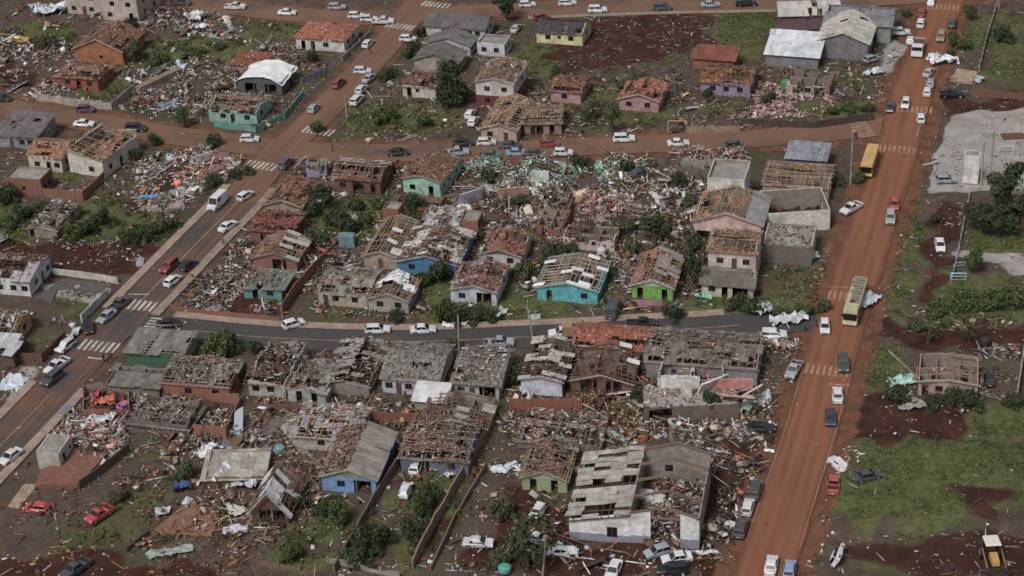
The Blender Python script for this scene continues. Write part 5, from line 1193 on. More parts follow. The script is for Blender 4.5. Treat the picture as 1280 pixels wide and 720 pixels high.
o = Hs('pink and beige house without roof, loose rafters across it, beside dug red earth', (1147, 495), (1221, 499), 8, 2.8, '#ad9083', 'd', .6, (), front='o.12 w.35', side='', frame=TAN, dmg=.12, fdu=1.8, fdv=1.3, scol='#b58a86', rub='pink')
o = Hs('bowed pale roof sheet collapsed over a low room with curled metal strips', (258, 608), (332, 606), 6.5, 1.6, '#77604f', 'm', .5, PN(1, '#a8a295', ), front='g.5', frame=BRN, dmg=.3)
Hs('tall white rendered block standing between the gravel yard and the garden', (1203, 229), (1222, 230), 2.4, 5.6, '#dcdcd9', 'f', cov='slab', front='', side='', name='service_block', cat='outbuilding', parapet=.1)

# --- big damaged workshop in front
A, B = G(712, 674), G(874, 687); T, W = frame_from(A, B); D = 16.0; T = T @ Matrix.Translation((0, D / 2, 0))
ws = empty('warehouse', T.translation, T.to_euler().z); tag(ws, 'large warehouse with white and grey front, half its sheet roof gone and bare steel trusses', 'warehouse')
rr = random.Random(3); w2, d2 = W / 2, D / 2; xm = -w2 + W * .47; FOOT.append((T.inverted(), w2, d2, 5))
wm = [mat('#d0d3da', 'wall'), mat('#80828f', 'wall'), mat('#8d857c', 'wall')]; ha, hb, hr = 3.4, 5.2, 6.6; xc = (xm + w2) / 2
def wseg(x0, x1, y, top, ops, flip=False, mi=0, band=None, dm=0.0, brk=()):
    mb = MB(); ln = x1 - x0; wall_mb(mb, ln, lambda q: top(x0 + q), ops, .2, mi, band, dm, rr, brk); mb.build('wall', wm, ws, Matrix.Translation((x0, y, 0)))
tL = lambda x: ha + (hb - ha) * (x + w2) / (xm + w2)
tH = lambda x: hb + (hr - hb) * (1 - abs(x - xc) / (w2 - xm) * 2)
wseg(-w2, xm, -d2, tL, [((xm + w2) * .62, (xm + w2) * .62 + 1.5, .9, 2.7)], band=(1.35, 1))
window(ws, Matrix.Translation((-w2 + (xm + w2) * .62, -d2, .9)), 1.5, 1.8)
wseg(xm, xm + (w2 - xm) * .30, -d2 - .003, tH, [], band=(1.6, 1)); wseg(w2 - (w2 - xm) * .27, w2, -d2 - .003, tH, [], band=(1.6, 1), dm=.12)
wseg(-w2, xm, d2 - .2, tL, [], mi=2); wseg(xm, w2, d2 - .2, tH, [(3, 4.2, 1.5, 2.8)], mi=2, brk=(xc - xm,))
for x, hh, dm in ((xm, hb, .0), (w2, hb, .05), (-w2 + .2, ha, .0)):
    mb = MB(); wall_mb(mb, D - .4, lambda q: hh, [] if x != xm else [(6, 8, 0, 3)], .2, 2, None, dm, rr); mb.build('wall', wm, ws, Matrix.Translation((x, -d2 + .2, 0)) @ Matrix.Rotation(math.pi / 2, 4, 'Z'))
mb = MB(); mb.box(-w2 + .2, w2 - .2, -d2 + .2, d2 - .2, -.05, .08); mb.build('floor', mat('#5f4438', 'concrete'), ws)
sl = Slope((-w2 - .4, -d2 - .4, ha - .05), (0, 1, 0), (xm + w2 + .3, 0, hb - ha), D + .8, math.hypot(xm + w2 + .4, hb - ha)); framing(sl, ws, Matrix(), rr, BRN, 2.0, 1.0); cover(sl, [('panel', .70, '#9a958d')], ws, Matrix(), rr, 4.2)
ST = mat('#77604f', 'metal')
for k in range(5):
    y = -d2 + .1 + k * (D - .3) / 4
    beam('truss', (xm, y, hb + .1), (xc, y, hr + .1), .24, .34, ST, ws); beam('truss', (xc, y, hr + .1), (w2 - .1, y, hb + .1), .24, .34, ST, ws)
beam('tie_beam', (xm, -d2 + .1, hb - .35), (w2 - .1, -d2 + .1, hb - .35), .2, .3, ST, ws); beam('ridge_beam', (xc, d2 * .45, hr + .1), (xc, d2 - .2, hr + .1), .1, .12, ST, ws)
n = 900; Pp = np.stack([rs.uniform(xm + .5, w2 - .5, n), rs.uniform(-d2 + .5, d2 - .5, n), rs.uniform(.1, .9, n)], -1); cols = np.array([alb(c) for c in PAL['dark'] + PAL['dark'] + PAL['red'] + PAL['mix']])
V, F, CC = pieces(Pp, np.stack([rs.uniform(.2, 1.6, n), rs.uniform(.08, .4, n), rs.uniform(.05, .2, n)], -1), rs.uniform(0, 6, n), rs.normal(0, .3, n), rs.normal(0, .3, n), cols[rs.randint(0, len(cols), n)]); q = colored('rubble', V, F, CC, DEBRIS, ws); q['kind'] = 'stuff'

# floor slabs left bare
def slab(label, pix, z, col, name='floor_slab', kind='concrete'):
    P = [G(*p) for p in pix]; c = sum(P, Vector()) / len(P); mb = MB(); a = [p - c for p in P]
    if sum(a[i].x * a[(i + 1) % len(a)].y - a[(i + 1) % len(a)].x * a[i].y for i in range(len(a))) < 0: a.reverse()
    mb.poly([(p.x, p.y, z) for p in a])
    for i in range(len(a)): p, q_ = a[i], a[(i + 1) % len(a)]; mb.poly([(p.x, p.y, -.3), (q_.x, q_.y, -.3), (q_.x, q_.y, z), (p.x, p.y, z)])
    o = mb.build(name, mat(col, kind)); o.location = (c.x, c.y, 0); tag(o, label, 'floor slab'); return o
slab('red polished floor slab raised above the lot, left of brown retaining wall', [(46, 611), (98, 612), (135, 572), (92, 565), (78, 582), (52, 592)], .8, '#7a4a3c')
slab('sandy concrete ramp beside the red floor slab', [(10, 634), (24, 636), (48, 606), (30, 606)], .16, '#9a8068')
slab('pink floor slab swept clean near the avenue', [(238, 212), (262, 190), (287, 193), (280, 212), (262, 218)], .35, '#8a6068')
slab('pale pink floor slab with a blue tarpaulin edge', [(183, 262), (198, 248), (233, 248), (226, 262), (208, 264)], .35, '#a08c88')
slab('orange-brown tiled floor slab in front of the bowed roof', [(188, 668), (236, 628), (275, 640), (266, 672)], .25, '#86583f')
slab('dark grey concrete forecourt below the orange-brown slab', [(176, 690), (196, 672), (268, 674), (240, 700)], .18, '#544b45')
slab('grey concrete yard with scattered sheets beside the bowed roof', [(265, 572), (300, 522), (368, 520), (372, 556), (330, 575)], .1, '#6a6260')
slab('dark asphalt yard in front of the white house and wall', [(45, 372), (78, 349), (142, 356), (128, 366), (72, 362), (64, 380)], .1, '#555352')
slab('cleared beige concrete pad on the gravel yard by the roadside', [(1188, 102), (1196, 86), (1222, 90), (1215, 104)], .15, '#9c8468')

# ------------------------------------------------------------------ yard walls and fences
for a in (('low grey wall enclosing the lawn of the red house', [(47, 126), (140, 138), (168, 114)], 1.7, '#9a8c82', .16, .05, 'wall'),
          ('brick and grey yard wall below the cream house', [(56, 247), (104, 251), (131, 225)], 2.0, '#845846', .16, .1, 'brick'),
          ('long low white wall above the dark asphalt yard', [(67, 343), (104, 347), (148, 354)], 1.2, '#b8b2aa', .2, .0, 'wall', False),
          ('white wall along the avenue beside the small lawn', [(103, 403), (136, 369)], 1.6, '#b8b5b0', .16, .05, 'wall'),
          ('brick and grey wall around the tan house yard', [(19, 452), (53, 453), (83, 424)], 1.7, '#6a4438', .16, .1, 'brick'),
          ('teal picket wall around the wrecked teal house', [(268, 158), (320, 165), (356, 148), (380, 119)], 1.3, '#4a8f80', .1, .12, 'wall'),
          ('grey metal fence beside the white membrane roof', [(378, 106), (411, 92)], 1.6, '#6c727b', .06, .02, 'wall'),
          ('concrete wall along the avenue by the orange hipped roof', [(428, 76), (463, 42)], 1.1, '#8d887f', .16, .1, 'wall'),
          ('dark retaining wall under the pink debris heap', [(925, 157), (1020, 160), (1092, 150)], 1.6, '#463a34', .3, .12, 'concrete', False),
          ('ochre wall stub beside a timber gate frame', [(858, 166), (925, 165)], 1.4, '#8d765c', .16, .2, 'wall'),
          ('pale concrete fence climbing beside the mud road verge', [(1224, 90), (1232, 55), (1247, 6)], 1.5, '#8f897e', .12, .08, 'concrete'),
          ('rust red brick wall at the edge of the gravel yard', [(1214, 120), (1290, 124)], 1.6, '#74493a', .16, .1, 'brick'),
          ('tall brick wall running back from the low brick house', [(353, 393), (372, 364), (424, 305)], 2.0, '#8c543f', .16, .1, 'brick'),
          ('low red brick wall along the asphalt street corner lot', [(213, 386), (262, 394), (350, 402)], .9, '#80503f', .2, .15, 'brick', False),
          ('brick side wall standing alone amid the white debris', [(700, 300), (716, 258)], 2.2, '#8a5a46', .2, .2, 'brick', False),
          ('pink parapet wall in front of the lime green house', [(789, 381), (828, 382)], 1.0, '#b07883', .16, .0, 'wall', False),
          ('roofless brick yard wall beside the dark lath ruin', [(243, 543), (283, 547), (300, 505), (262, 500)], 1.9, '#8d5843', .18, .25, 'brick', False),
          ('straight brick wall below the white streaked house', [(638, 513), (728, 514)], 2.2, '#8a4c35', .18, .1, 'brick'),
          ('long red brick wall below the two mottled grey roofs', [(446, 527), (614, 529)], 1.7, '#844a38', .18, .12, 'brick', False),
          ('brown wall at the back of the small dirt yard', [(316, 512), (405, 514)], 1.3, '#6a4436', .18, .2, 'brick', False),
          ('weathered brick wall running down beside the blue house drive', [(505, 572), (470, 625), (418, 716)], 1.7, '#73594c', .2, .08, 'brick', False),
          ('long brick wall with broken coping between the drive and dirt lots', [(617, 530), (586, 584), (545, 655), (516, 712)], 2.0, '#8d6e5a', .24, .15, 'brick', False),
          ('low parallel wall edging the narrow grass drive', [(607, 586), (571, 645), (538, 716)], 1.0, '#77604f', .2, .15, 'brick', False),
          ('brown retaining wall right of the red floor slab', [(100, 614), (140, 583), (163, 564)], 1.8, '#5f4a3f', .2, .1, 'brick', False),
          ('broken fence of brick stubs along the bottom lots', [(322, 706), (376, 714)], 1.0, '#77584a', .16, .4, 'brick'),
          ('row of leaning concrete fence slabs at the blue house drive end', [(410, 704), (450, 711), (500, 722)], 1.1, '#8a857c', .12, .35, 'concrete'),
          ('white and brick wall at the far edge of the roofless pink house lot', [(1271, 500), (1281, 436)], 2.3, '#a59488', .18, .1, 'wall', False),
          ('pale blue fence of the garden beside the dark earth track', [(1199, 310), (1213, 240)], 1.1, '#8aa5ad', .06, .25, 'plain'),
          ('pale blue fence corner below the garden path', [(1190, 350), (1199, 312)], 1.1, '#7fa8b5', .06, .3, 'plain'),
          ('dark soil bank wall beside the bare concrete forecourt', [(158, 690), (186, 668)], .9, '#54392f', .4, .2, 'brick', False)):
    bwall(a[0], a[1], a[2], a[3], a[4], a[5], a[6], a[7] if len(a) > 7 else True, name='fence' if 'fence' in a[0] else 'boundary_wall', cat='fence' if 'fence' in a[0] else 'wall')
def posts_frame(label, name, cat, pa, pb, h, col, t=.14, extra=()):
    A, B = G(*pa), G(*pb); o = empty(name, ((A + B) / 2).to_tuple()); tag(o, label, cat); m = mat(col, 'wood'); c = (A + B) / 2
    beam('post', A - c + Vector((0, 0, -.2)), A - c + Vector((0, 0, h)), t, t, m, o); beam('post', B - c + Vector((0, 0, -.2)), B - c + Vector((0, 0, h)), t, t, m, o); beam('top_rail', A - c + Vector((0, 0, h)), B - c + Vector((0, 0, h)), t * 1.3, t * 1.3, m, o)
    for z in extra: beam('rail', A - c + Vector((0, 0, z)), B - c + Vector((0, 0, z)), t * .8, t * .8, m, o)
    return o
posts_frame('bare timber gate frame beside the ochre wall stub', 'gate_frame', 'gate', (835, 166), (858, 166), 2.6, '#b09a7c')
posts_frame('light blue steel climbing frame on the garden corner', 'climbing_frame', 'climbing frame', (1188, 353), (1207, 353), 1.8, '#8fc0d5', .1, (.6, 1.2))
posts_frame('light blue steel rail frame beside the garden path', 'rail_frame', 'rail frame', (1193, 336), (1209, 335), 1.2, '#8fc0d5', .1, (.6,))
posts_frame('pair of pale posts carrying a top rail on the gravel yard', 'goal_frame', 'frame', (1248, 192), (1266, 192), 1.6, '#b5b3ae', .16)
# low planter frame on the gravel yard
o = empty('planter', G(1266, 172)); tag(o, 'low rectangular concrete planter of red earth on the gravel yard', 'planter'); m = MB(); m.box(-2.6, 2.6, -2, -1.7, -.1, .35); m.box(-2.6, 2.6, 1.7, 2, -.1, .35); m.box(-2.6, -2.3, -1.7, 1.7, -.1, .35); m.box(2.3, 2.6, -1.7, 1.7, -.1, .35); m.build('rim', mat('#a8a39c', 'concrete'), o); m = MB(); m.box(-2.3, 2.3, -1.7, 1.7, -.1, .15); m.build('soil', mat('#6a3a2c', 'concrete'), o)
# ------------------------------------------------------------------ vehicles in the scene
for a in (
 # upper street
 ('pickup', 'W', 294, 8, 100, 'white pickup on the upper street beside the white tarpaulin heap'),
 ('pickup', 'G', 226, 3, 100, 'dark grey pickup at the apartment end of the upper street'),
 ('sedan', 'W', 359, 15, 99, 'white sedan driving on the upper street before the orange hipped roof'),
 ('wagon', 'S', 421, 8, 94, 'silver estate car on the far lane of the upper street'),
 ('hatch', 'W', 445, 19, 95, 'white hatchback, rearmost of the queue behind the white flatbed'),
 ('hatch', 'W', 461, 23, 95, 'white hatchback right behind the small white flatbed'),
 ('pickup', 'W', 479, 26, 95, 'small white flatbed leading the queue at the avenue crossing'),
 ('hatch', 'W', 460, 54, 22, 'white hatchback parked at the wall of the orange-roofed house'),
 ('hatch', 'W', 510, 48, 100, 'white hatchback turning in beside the long white house'),
 ('hatch', 'W', 453, 88, 95, 'white hatchback parked crosswise on the avenue ahead of a grey car'),
 ('sedan', 'S', 462, 97, 30, 'grey sedan squeezed in behind the crosswise white hatchback'),
 ('suv', 'R', 423, 104, 22, 'dark red sport utility on the avenue'),
 ('hatch', 'W', 452, 111, 22, 'white hatchback in the avenue kerb row, in front of a white sport utility'),
 ('suv', 'W', 446, 125, 22, 'white sport utility at the end of the avenue kerb row'),
 ('hatch', 'S', 392, 135, 18, 'silver hatchback beside the teal picket wall'),
 ('hatch', 'R', 677, 21, 70, 'red hatchback parked above the pale yellow house'),
 ('suv', 'W', 747, 12, 92, 'white sport utility on the upper street above the brown field'),
 ('suv', 'G', 828, 9, 92, 'dark grey sport utility on the upper street above the field'),
 ('sedan', 'S', 888, 5, 90, 'silver sedan on the upper street above the grass slope'),
 ('pickup', 'K', 933, 4, 90, 'black pickup on the upper street near the warehouse cluster'),
 ('wagon', 'W', 709, 3, 90, 'white estate car on the upper street above the red hatchback'),
 ('hatch', 'W', 659, 5, 88, 'white hatchback on the upper street near the dark corner tree'),
 ('sedan', 'S', 645, 35, 20, 'silver sedan standing in the yard beside the yellow house'),
 # middle street
 ('hatch', 'K', 3, 123, 100, 'black hatchback on the dusty street beside the bare red soil'),
 ('hatch', 'M', 107, 136, 97, 'maroon hatchback at the grey lawn wall'),
 ('sedan', 'W', 105, 154, 98, 'white sedan on the dusty street below the maroon hatchback'),
 ('suv', 'K', 170, 160, 98, 'black sport utility on the dusty street below the ruins'),
 ('hatch', 'W', 312, 173, 95, 'white hatchback at the avenue crossing of the dusty street'),
 ('suv', 'P', 357, 204, 20, 'purple-grey jeep turning off the dusty street'),
 ('sedan', 'K', 498, 190, 90, 'black sedan parked above the brick lattice-roofed house'),
 ('pickup', 'S', 571, 190, 91, 'silver pickup on the dusty street beside a green one'),
 ('coupe', 'N', 613, 194, 92, 'green small pickup in front of the debris field'),
 ('sedan', 'K', 579, 178, 92, 'black sedan below the driveway of the two-storey maroon house'),
 ('hatch', 'W', 608, 177, 92, 'white hatchback in front of the long beige house'),
 ('sedan', 'G', 637, 181, 92, 'dark grey sedan in front of the brown tiled house'),
 ('sedan', 'L', 646, 190, 92, 'pale blue sedan on the near side of the dusty street'),
 ('sedan', 'G', 668, 191, 92, 'charcoal sedan next to the pale blue sedan'),
 ('hatch', 'R', 687, 179, 92, 'red hatchback on the far side of the dusty street'),
 ('hatch', 'W', 704, 190, 95, 'white hatchback beside the charcoal sedan on the dusty street'),
 ('suv', 'W', 780, 173, 92, 'white sport utility on the dusty street below the pink gable house'),
 ('sedan', 'W', 848, 178, 90, 'white sedan below the timber gate frame'),
 ('hatch', 'G', 919, 181, 88, 'dark hatchback on the dusty street below the ochre wall'),
 ('hatch', 'W', 588, 143, 18, 'white hatchback in the upper place of the maroon house driveway'),
 ('hatch', 'W', 592, 152, 18, 'white hatchback in the lower place of the maroon house driveway'),
 # mud road
 ('hatch', 'W', 1164, 2, 17, 'white hatchback beyond the farthest crosswalk of the mud road'),
 ('suv', 'R', 1152, 16, 17, 'red sport utility at the top of the mud road'),
 ('suv', 'W', 1151, 29, 17, 'white sport utility behind the red one on the mud road'),
 ('truck', 'W', 1148, 57, 197, 'white tipper truck with an earth-coloured bed'),
 ('hatch', 'W', 1138, 50, 17, 'white hatchback half hidden beside the tipper truck'),
 ('suv', 'G', 1190, 29, 17, 'dark grey sport utility parked on the mud road verge'),
 ('suv', 'T', 1176, 46, 197, 'tan and brown sport utility beside a white car'),
 ('hatch', 'W', 1190, 46, 17, 'white hatchback beside the tan sport utility'),
 ('sedan', 'S', 1161, 90, 30, 'silver sedan at the heap of white torn sheets'),
 ('hatch', 'S', 1163, 103, 15, 'silver hatchback between a silver sedan and a white hatchback'),
 ('hatch', 'W', 1159, 114, 15, 'white hatchback at the near end of the silver row'),
 ('pickup', 'K', 1190, 118, 95, 'black pickup parked at the rust red brick wall'),
 ('hatch', 'W', 1132, 129, 197, 'white hatchback in the middle of the mud road crossing'),
 ('hatch', 'G', 1113, 134, 197, 'dark grey hatchback beside the hedge bank'),
 ('hatch', 'W', 1151, 147, 10, 'white hatchback beside the fallen concrete post'),
 ('suv', 'W', 1125, 40, 95, 'white sport utility in front of the wide grey warehouse'),
 ('hatch', 'S', 1090, 73, 60, 'silver hatchback in the workshop yard'),
 ('bus', 'Y', 1087, 202, 199, 'bright yellow school bus on the mud road'),
 ('pickup', 'W', 1064, 260, 228, 'white pickup with black bed at the white courtyard building'),
 ('hatch', 'E', 1118, 255, 190, 'bright red hatchback on the mud road'),
 ('suv', 'S', 1113, 272, 192, 'silver sport utility right behind the bright red hatchback'),
 ('hatch', 'S', 1183, 224, 92, 'silver hatchback on the gravel yard'),
 ('sedan', 'W', 1175, 306, 188, 'white sedan on the dark earth track by the garden fence'),
 ('citybus', 'C', 1069, 378, 199, 'city bus with its roof skin torn off to the ribs on the mud road'),
 ('hatch', 'W', 1031, 408, 188, 'white hatchback beside the roofless city bus'),
 ('pickup', 'S', 992, 462, 205, 'silver pickup coming out of the debris onto the mud road'),
 ('suv', 'G', 1054, 455, 188, 'dark grey sport utility on the dusty crosswalk'),
 ('sedan', 'W', 1047, 493, 8, 'white sedan between the grey sport utility and a navy car'),
 ('hatch', 'B', 1038, 522, 188, 'navy hatchback on the mud road behind the white sedan'),
 ('sedan', 'K', 951, 534, 95, 'black sedan at the foot of the collapsed terrace house'),
 ('suv', 'G', 944, 613, 17, 'dark sport utility at the head of the row by the warehouse'),
 ('hatch', 'W', 935, 633, 17, 'white hatchback in the middle of the row by the warehouse'),
 ('suv', 'G', 926, 660, 17, 'grey-green sport utility at the tail of the row by the warehouse'),
 ('sedan', 'W', 964, 706, 14, 'white sedan next to the light blue car'),
 ('hatch', 'L', 987, 711, 14, 'light blue hatchback beside the white sedan'),
 ('hatch', 'K', 1236, 473, 8, 'black hatchback beside the roofless pink house'),
 ('sedan', 'G', 1084, 602, 75, 'dark sedan parked on the grass field'),
 ('coupe', 'O', 1042, 607, 14, 'orange-red small pickup on the grass edge'),
 # avenue
 ('van', 'W', 272, 254, 203, 'white delivery van on the avenue'),
 ('hatch', 'W', 307, 244, 35, 'white hatchback on the avenue above the delivery van'),
 ('sedan', 'W', 285, 282, 35, 'white sedan on the avenue below the delivery van'),
 ('suv', 'R', 211, 333, 205, 'dark red sport utility on the avenue beside a black hatchback'),
 ('hatch', 'K', 236, 331, 32, 'black hatchback beside the dark red sport utility'),
 ('hatch', 'W', 216, 350, 30, 'white hatchback below the dark red sport utility'),
 ('pickup', 'G', 149, 380, 28, 'dark grey pickup at the avenue crosswalk by the white wall'),
 ('sedan', 'S', 133, 395, 208, 'silver sedan behind the dark pickup at the white wall'),
 ('hatch', 'K', 110, 409, 165, 'black hatchback turned across the crossing corner'),
 ('sedan', 'K', 211, 404, 92, 'black sedan stopped on the side street crosswalk'),
 ('pickup', 'W', 71, 457, 212, 'white pickup parked on the avenue by the tan house'),
 ('suv', 'G', 65, 473, 208, 'dark grey sport utility parked behind the white pickup'),
 ('sedan', 'W', 13, 570, 212, 'white sedan low on the avenue beside the pavement'),
 # asphalt street
 ('hatch', 'W', 367, 404, 62, 'white hatchback half on the pavement of the asphalt street'),
 ('wagon', 'W', 472, 411, 92, 'white estate car at the kerb of the asphalt street'),
 ('sedan', 'W', 529, 411, 90, 'white sedan at the kerb ahead of the estate car'),
 ('hatch', 'K', 463, 428, 95, 'black hatchback on the near lane of the asphalt street'),
 ('pickup', 'S', 624, 428, 92, 'silver pickup beside the pale house with ladder-like slats'),
 ('pickup', 'W', 704, 416, 268, 'white pickup carrying a tall plywood crate'),
 ('van', 'G', 767, 388, 17, 'dark grey van parked by the turquoise house'),
 ('pickup', 'K', 802, 404, 92, 'black pickup at the kerb below the lime green house'),
 # lots
 ('coupe', 'E', 124, 643, 222, 'bright red old pickup on the muddy lot'),
 ('pickup', 'G', 94, 711, 218, 'dark grey pickup on the red earth lane'),
 ('sedan', 'W', 846, 697, 262, 'white sedan in front of the warehouse door'),
 ('hatch', 'S', 822, 689, 250, 'grey hatchback touching the white sedan at the warehouse'),
 ('suv', 'K', 840, 712, 268, 'black sport utility below the white sedan at the warehouse'),
 ('sedan', 'W', 767, 712, 200, 'white sedan alone on the red yard before the warehouse'),
 ('backhoe', 'Y', 1240, 693, 180, 'yellow backhoe loader with white cab roof on dark earth')):
    vehicle(*a)
for a in (  # damaged ones
 (('sedan', 'Y', 24, 49, 95, 'crushed yellow and black car in the rubble near the apartment block'), dict(wreck=1.0)),
 (('sedan', 'G', 800, 217, 70, 'dark crushed car in the mint-coloured debris'), dict(wreck=.8, roll=.2, lift=.2)),
 (('suv', 'W', 967, 418, 95, 'white wrecked sport utility under debris at the street end'), dict(wreck=.7)),
 (('hatch', 'W', 82, 432, 210, 'white crushed car at the tan house wall'), dict(wreck=1.0)),
 (('hatch', 'E', 45, 634, 285, 'red wrecked hatchback with crumpled tail near the ramp'), dict(wreck=.9)),
 (('hatch', 'W', 507, 612, 12, 'white hatchback with cloth on its roof on the grass drive'), dict(wreck=.2)),
 (('hatch', 'W', 520, 583, 12, 'white hatchback with open bonnet before the slate blue house'), dict(wreck=.6)),
 (('sedan', 'W', 598, 678, 98, 'white sedan with its boot open on red earth'), dict(wreck=.25)),
 (('hatch', 'W', 672, 640, 205, 'white dented hatchback near the green plank house'), dict(wreck=.5)),
 (('hatch', 'W', 672, 673, 120, 'white crushed car behind the sparse tree'), dict(wreck=1.1)),
 (('sedan', 'W', 704, 690, 100, 'white crumpled sedan wreck beside the leaning post'), dict(wreck=1.3)),
 (('suv', 'W', 812, 622, 110, 'white wreck inside the open warehouse'), dict(wreck=.9)),
 (('sedan', 'W', 1050, 581, 150, 'white and rusty wreck at the top of the grass field'), dict(wreck=1.0)),
 (('hatch', 'W', 1052, 697, 20, 'white car lying on its side in the dug earth'), dict(wreck=.4, roll=-1.15, lift=.75))):
    vehicle(*a[0], **a[1])
def cargo(px, py, label):
    p = G(px, py, 1.3); o = empty('plywood_crate', (p.x, p.y, .72)); tag(o, label, 'crate')
    m = MB(); m.box(-.85, .85, -.7, .7, 0, 1.7); m.build('panel', mat('#a8814a', 'wood'), o)
    for x in (-.86, .86):
        for y in (-.71, .71): beam('batten', (x, y, 0), (x, y, 1.72), .08, .08, mat('#6a5236', 'wood'), o)
cargo(709, 414, 'tall plywood crate standing in the bed of the white pickup')

# ------------------------------------------------------------------ trees and shrubs
for a in (
 ('tree', 164, 48, 5, 'small dark tree beside the orange gabled house roof', 'dark'), ('tree', 172, 78, 5, 'brown-green tree at the right wall of the orange gabled house', 'pale'),
 ('cone', 565, 131, 9.5, 'tall dark conical tree between the cream and two-storey houses', 'dark', .85), ('tree', 633, 24, 7, 'dark street tree at the upper street corner', 'dark'),
 ('sparse', 765, 166, 7, 'broken pale tree with bare limbs before the pink gable house', 'pale', .7), ('sparse', 741, 150, 5, 'ragged bush-like tree beside the pink house', 'pale'),
 ('torn', 205, 275, 5, 'bare stripped sapling beside the pale pink slab', 'pale'), ('torn', 1160, 428, 5, 'leafless broken tree by the red earth track', 'pale', 1.2), ('torn', 1212, 428, 5, 'thin broken tree behind the roofless pink house', 'dark'),
 ('tree', 232, 158, 4.5, 'pale green young tree on the dusty street edge', 'mid'), ('tree', 1262, 262, 9, 'large leafy garden tree beyond the pale blue fence', 'dark', .95),
 ('tree', 1226, 290, 6, 'dark garden tree next to the pale blue fence', 'dark', 1.1), ('tree', 1248, 295, 6, 'dark round garden tree between two others', 'dark', 1.1), ('tree', 1278, 288, 7, 'dark garden tree beside the large leafy one', 'dark', 1.0),
 ('tree', 1220, 341, 4.5, 'small round tree on the lawn below the garden path', 'mid', 1.0), ('sparse', 660, 712, 9, 'big sparse grey-green tree over the crushed white cars', 'pale', .9), ('tree', 1192, 58, 3.5, 'small tree on the verge fence line', 'mid'),
 ('tree', 404, 262, 5, 'dark tree behind the bright green side wall', 'dark', 1.1), ('tree', 890, 518, 4, 'dark slim tree at the collapsed terrace', 'dark', .8), ('tree', 1212, 25, 3.5, 'lean green tree at the mud road top', 'mid'),
 ('tree', 1025, 18, 4, 'tree in the yard behind the wide grey warehouse', 'mid'), ('tree', 818, 308, 6, 'round dark tree amid debris beside the lime green house', 'dark', 1.2)):
    plant(*a[:5], tone=a[5], w=a[6] if len(a) > 6 else 1.0)
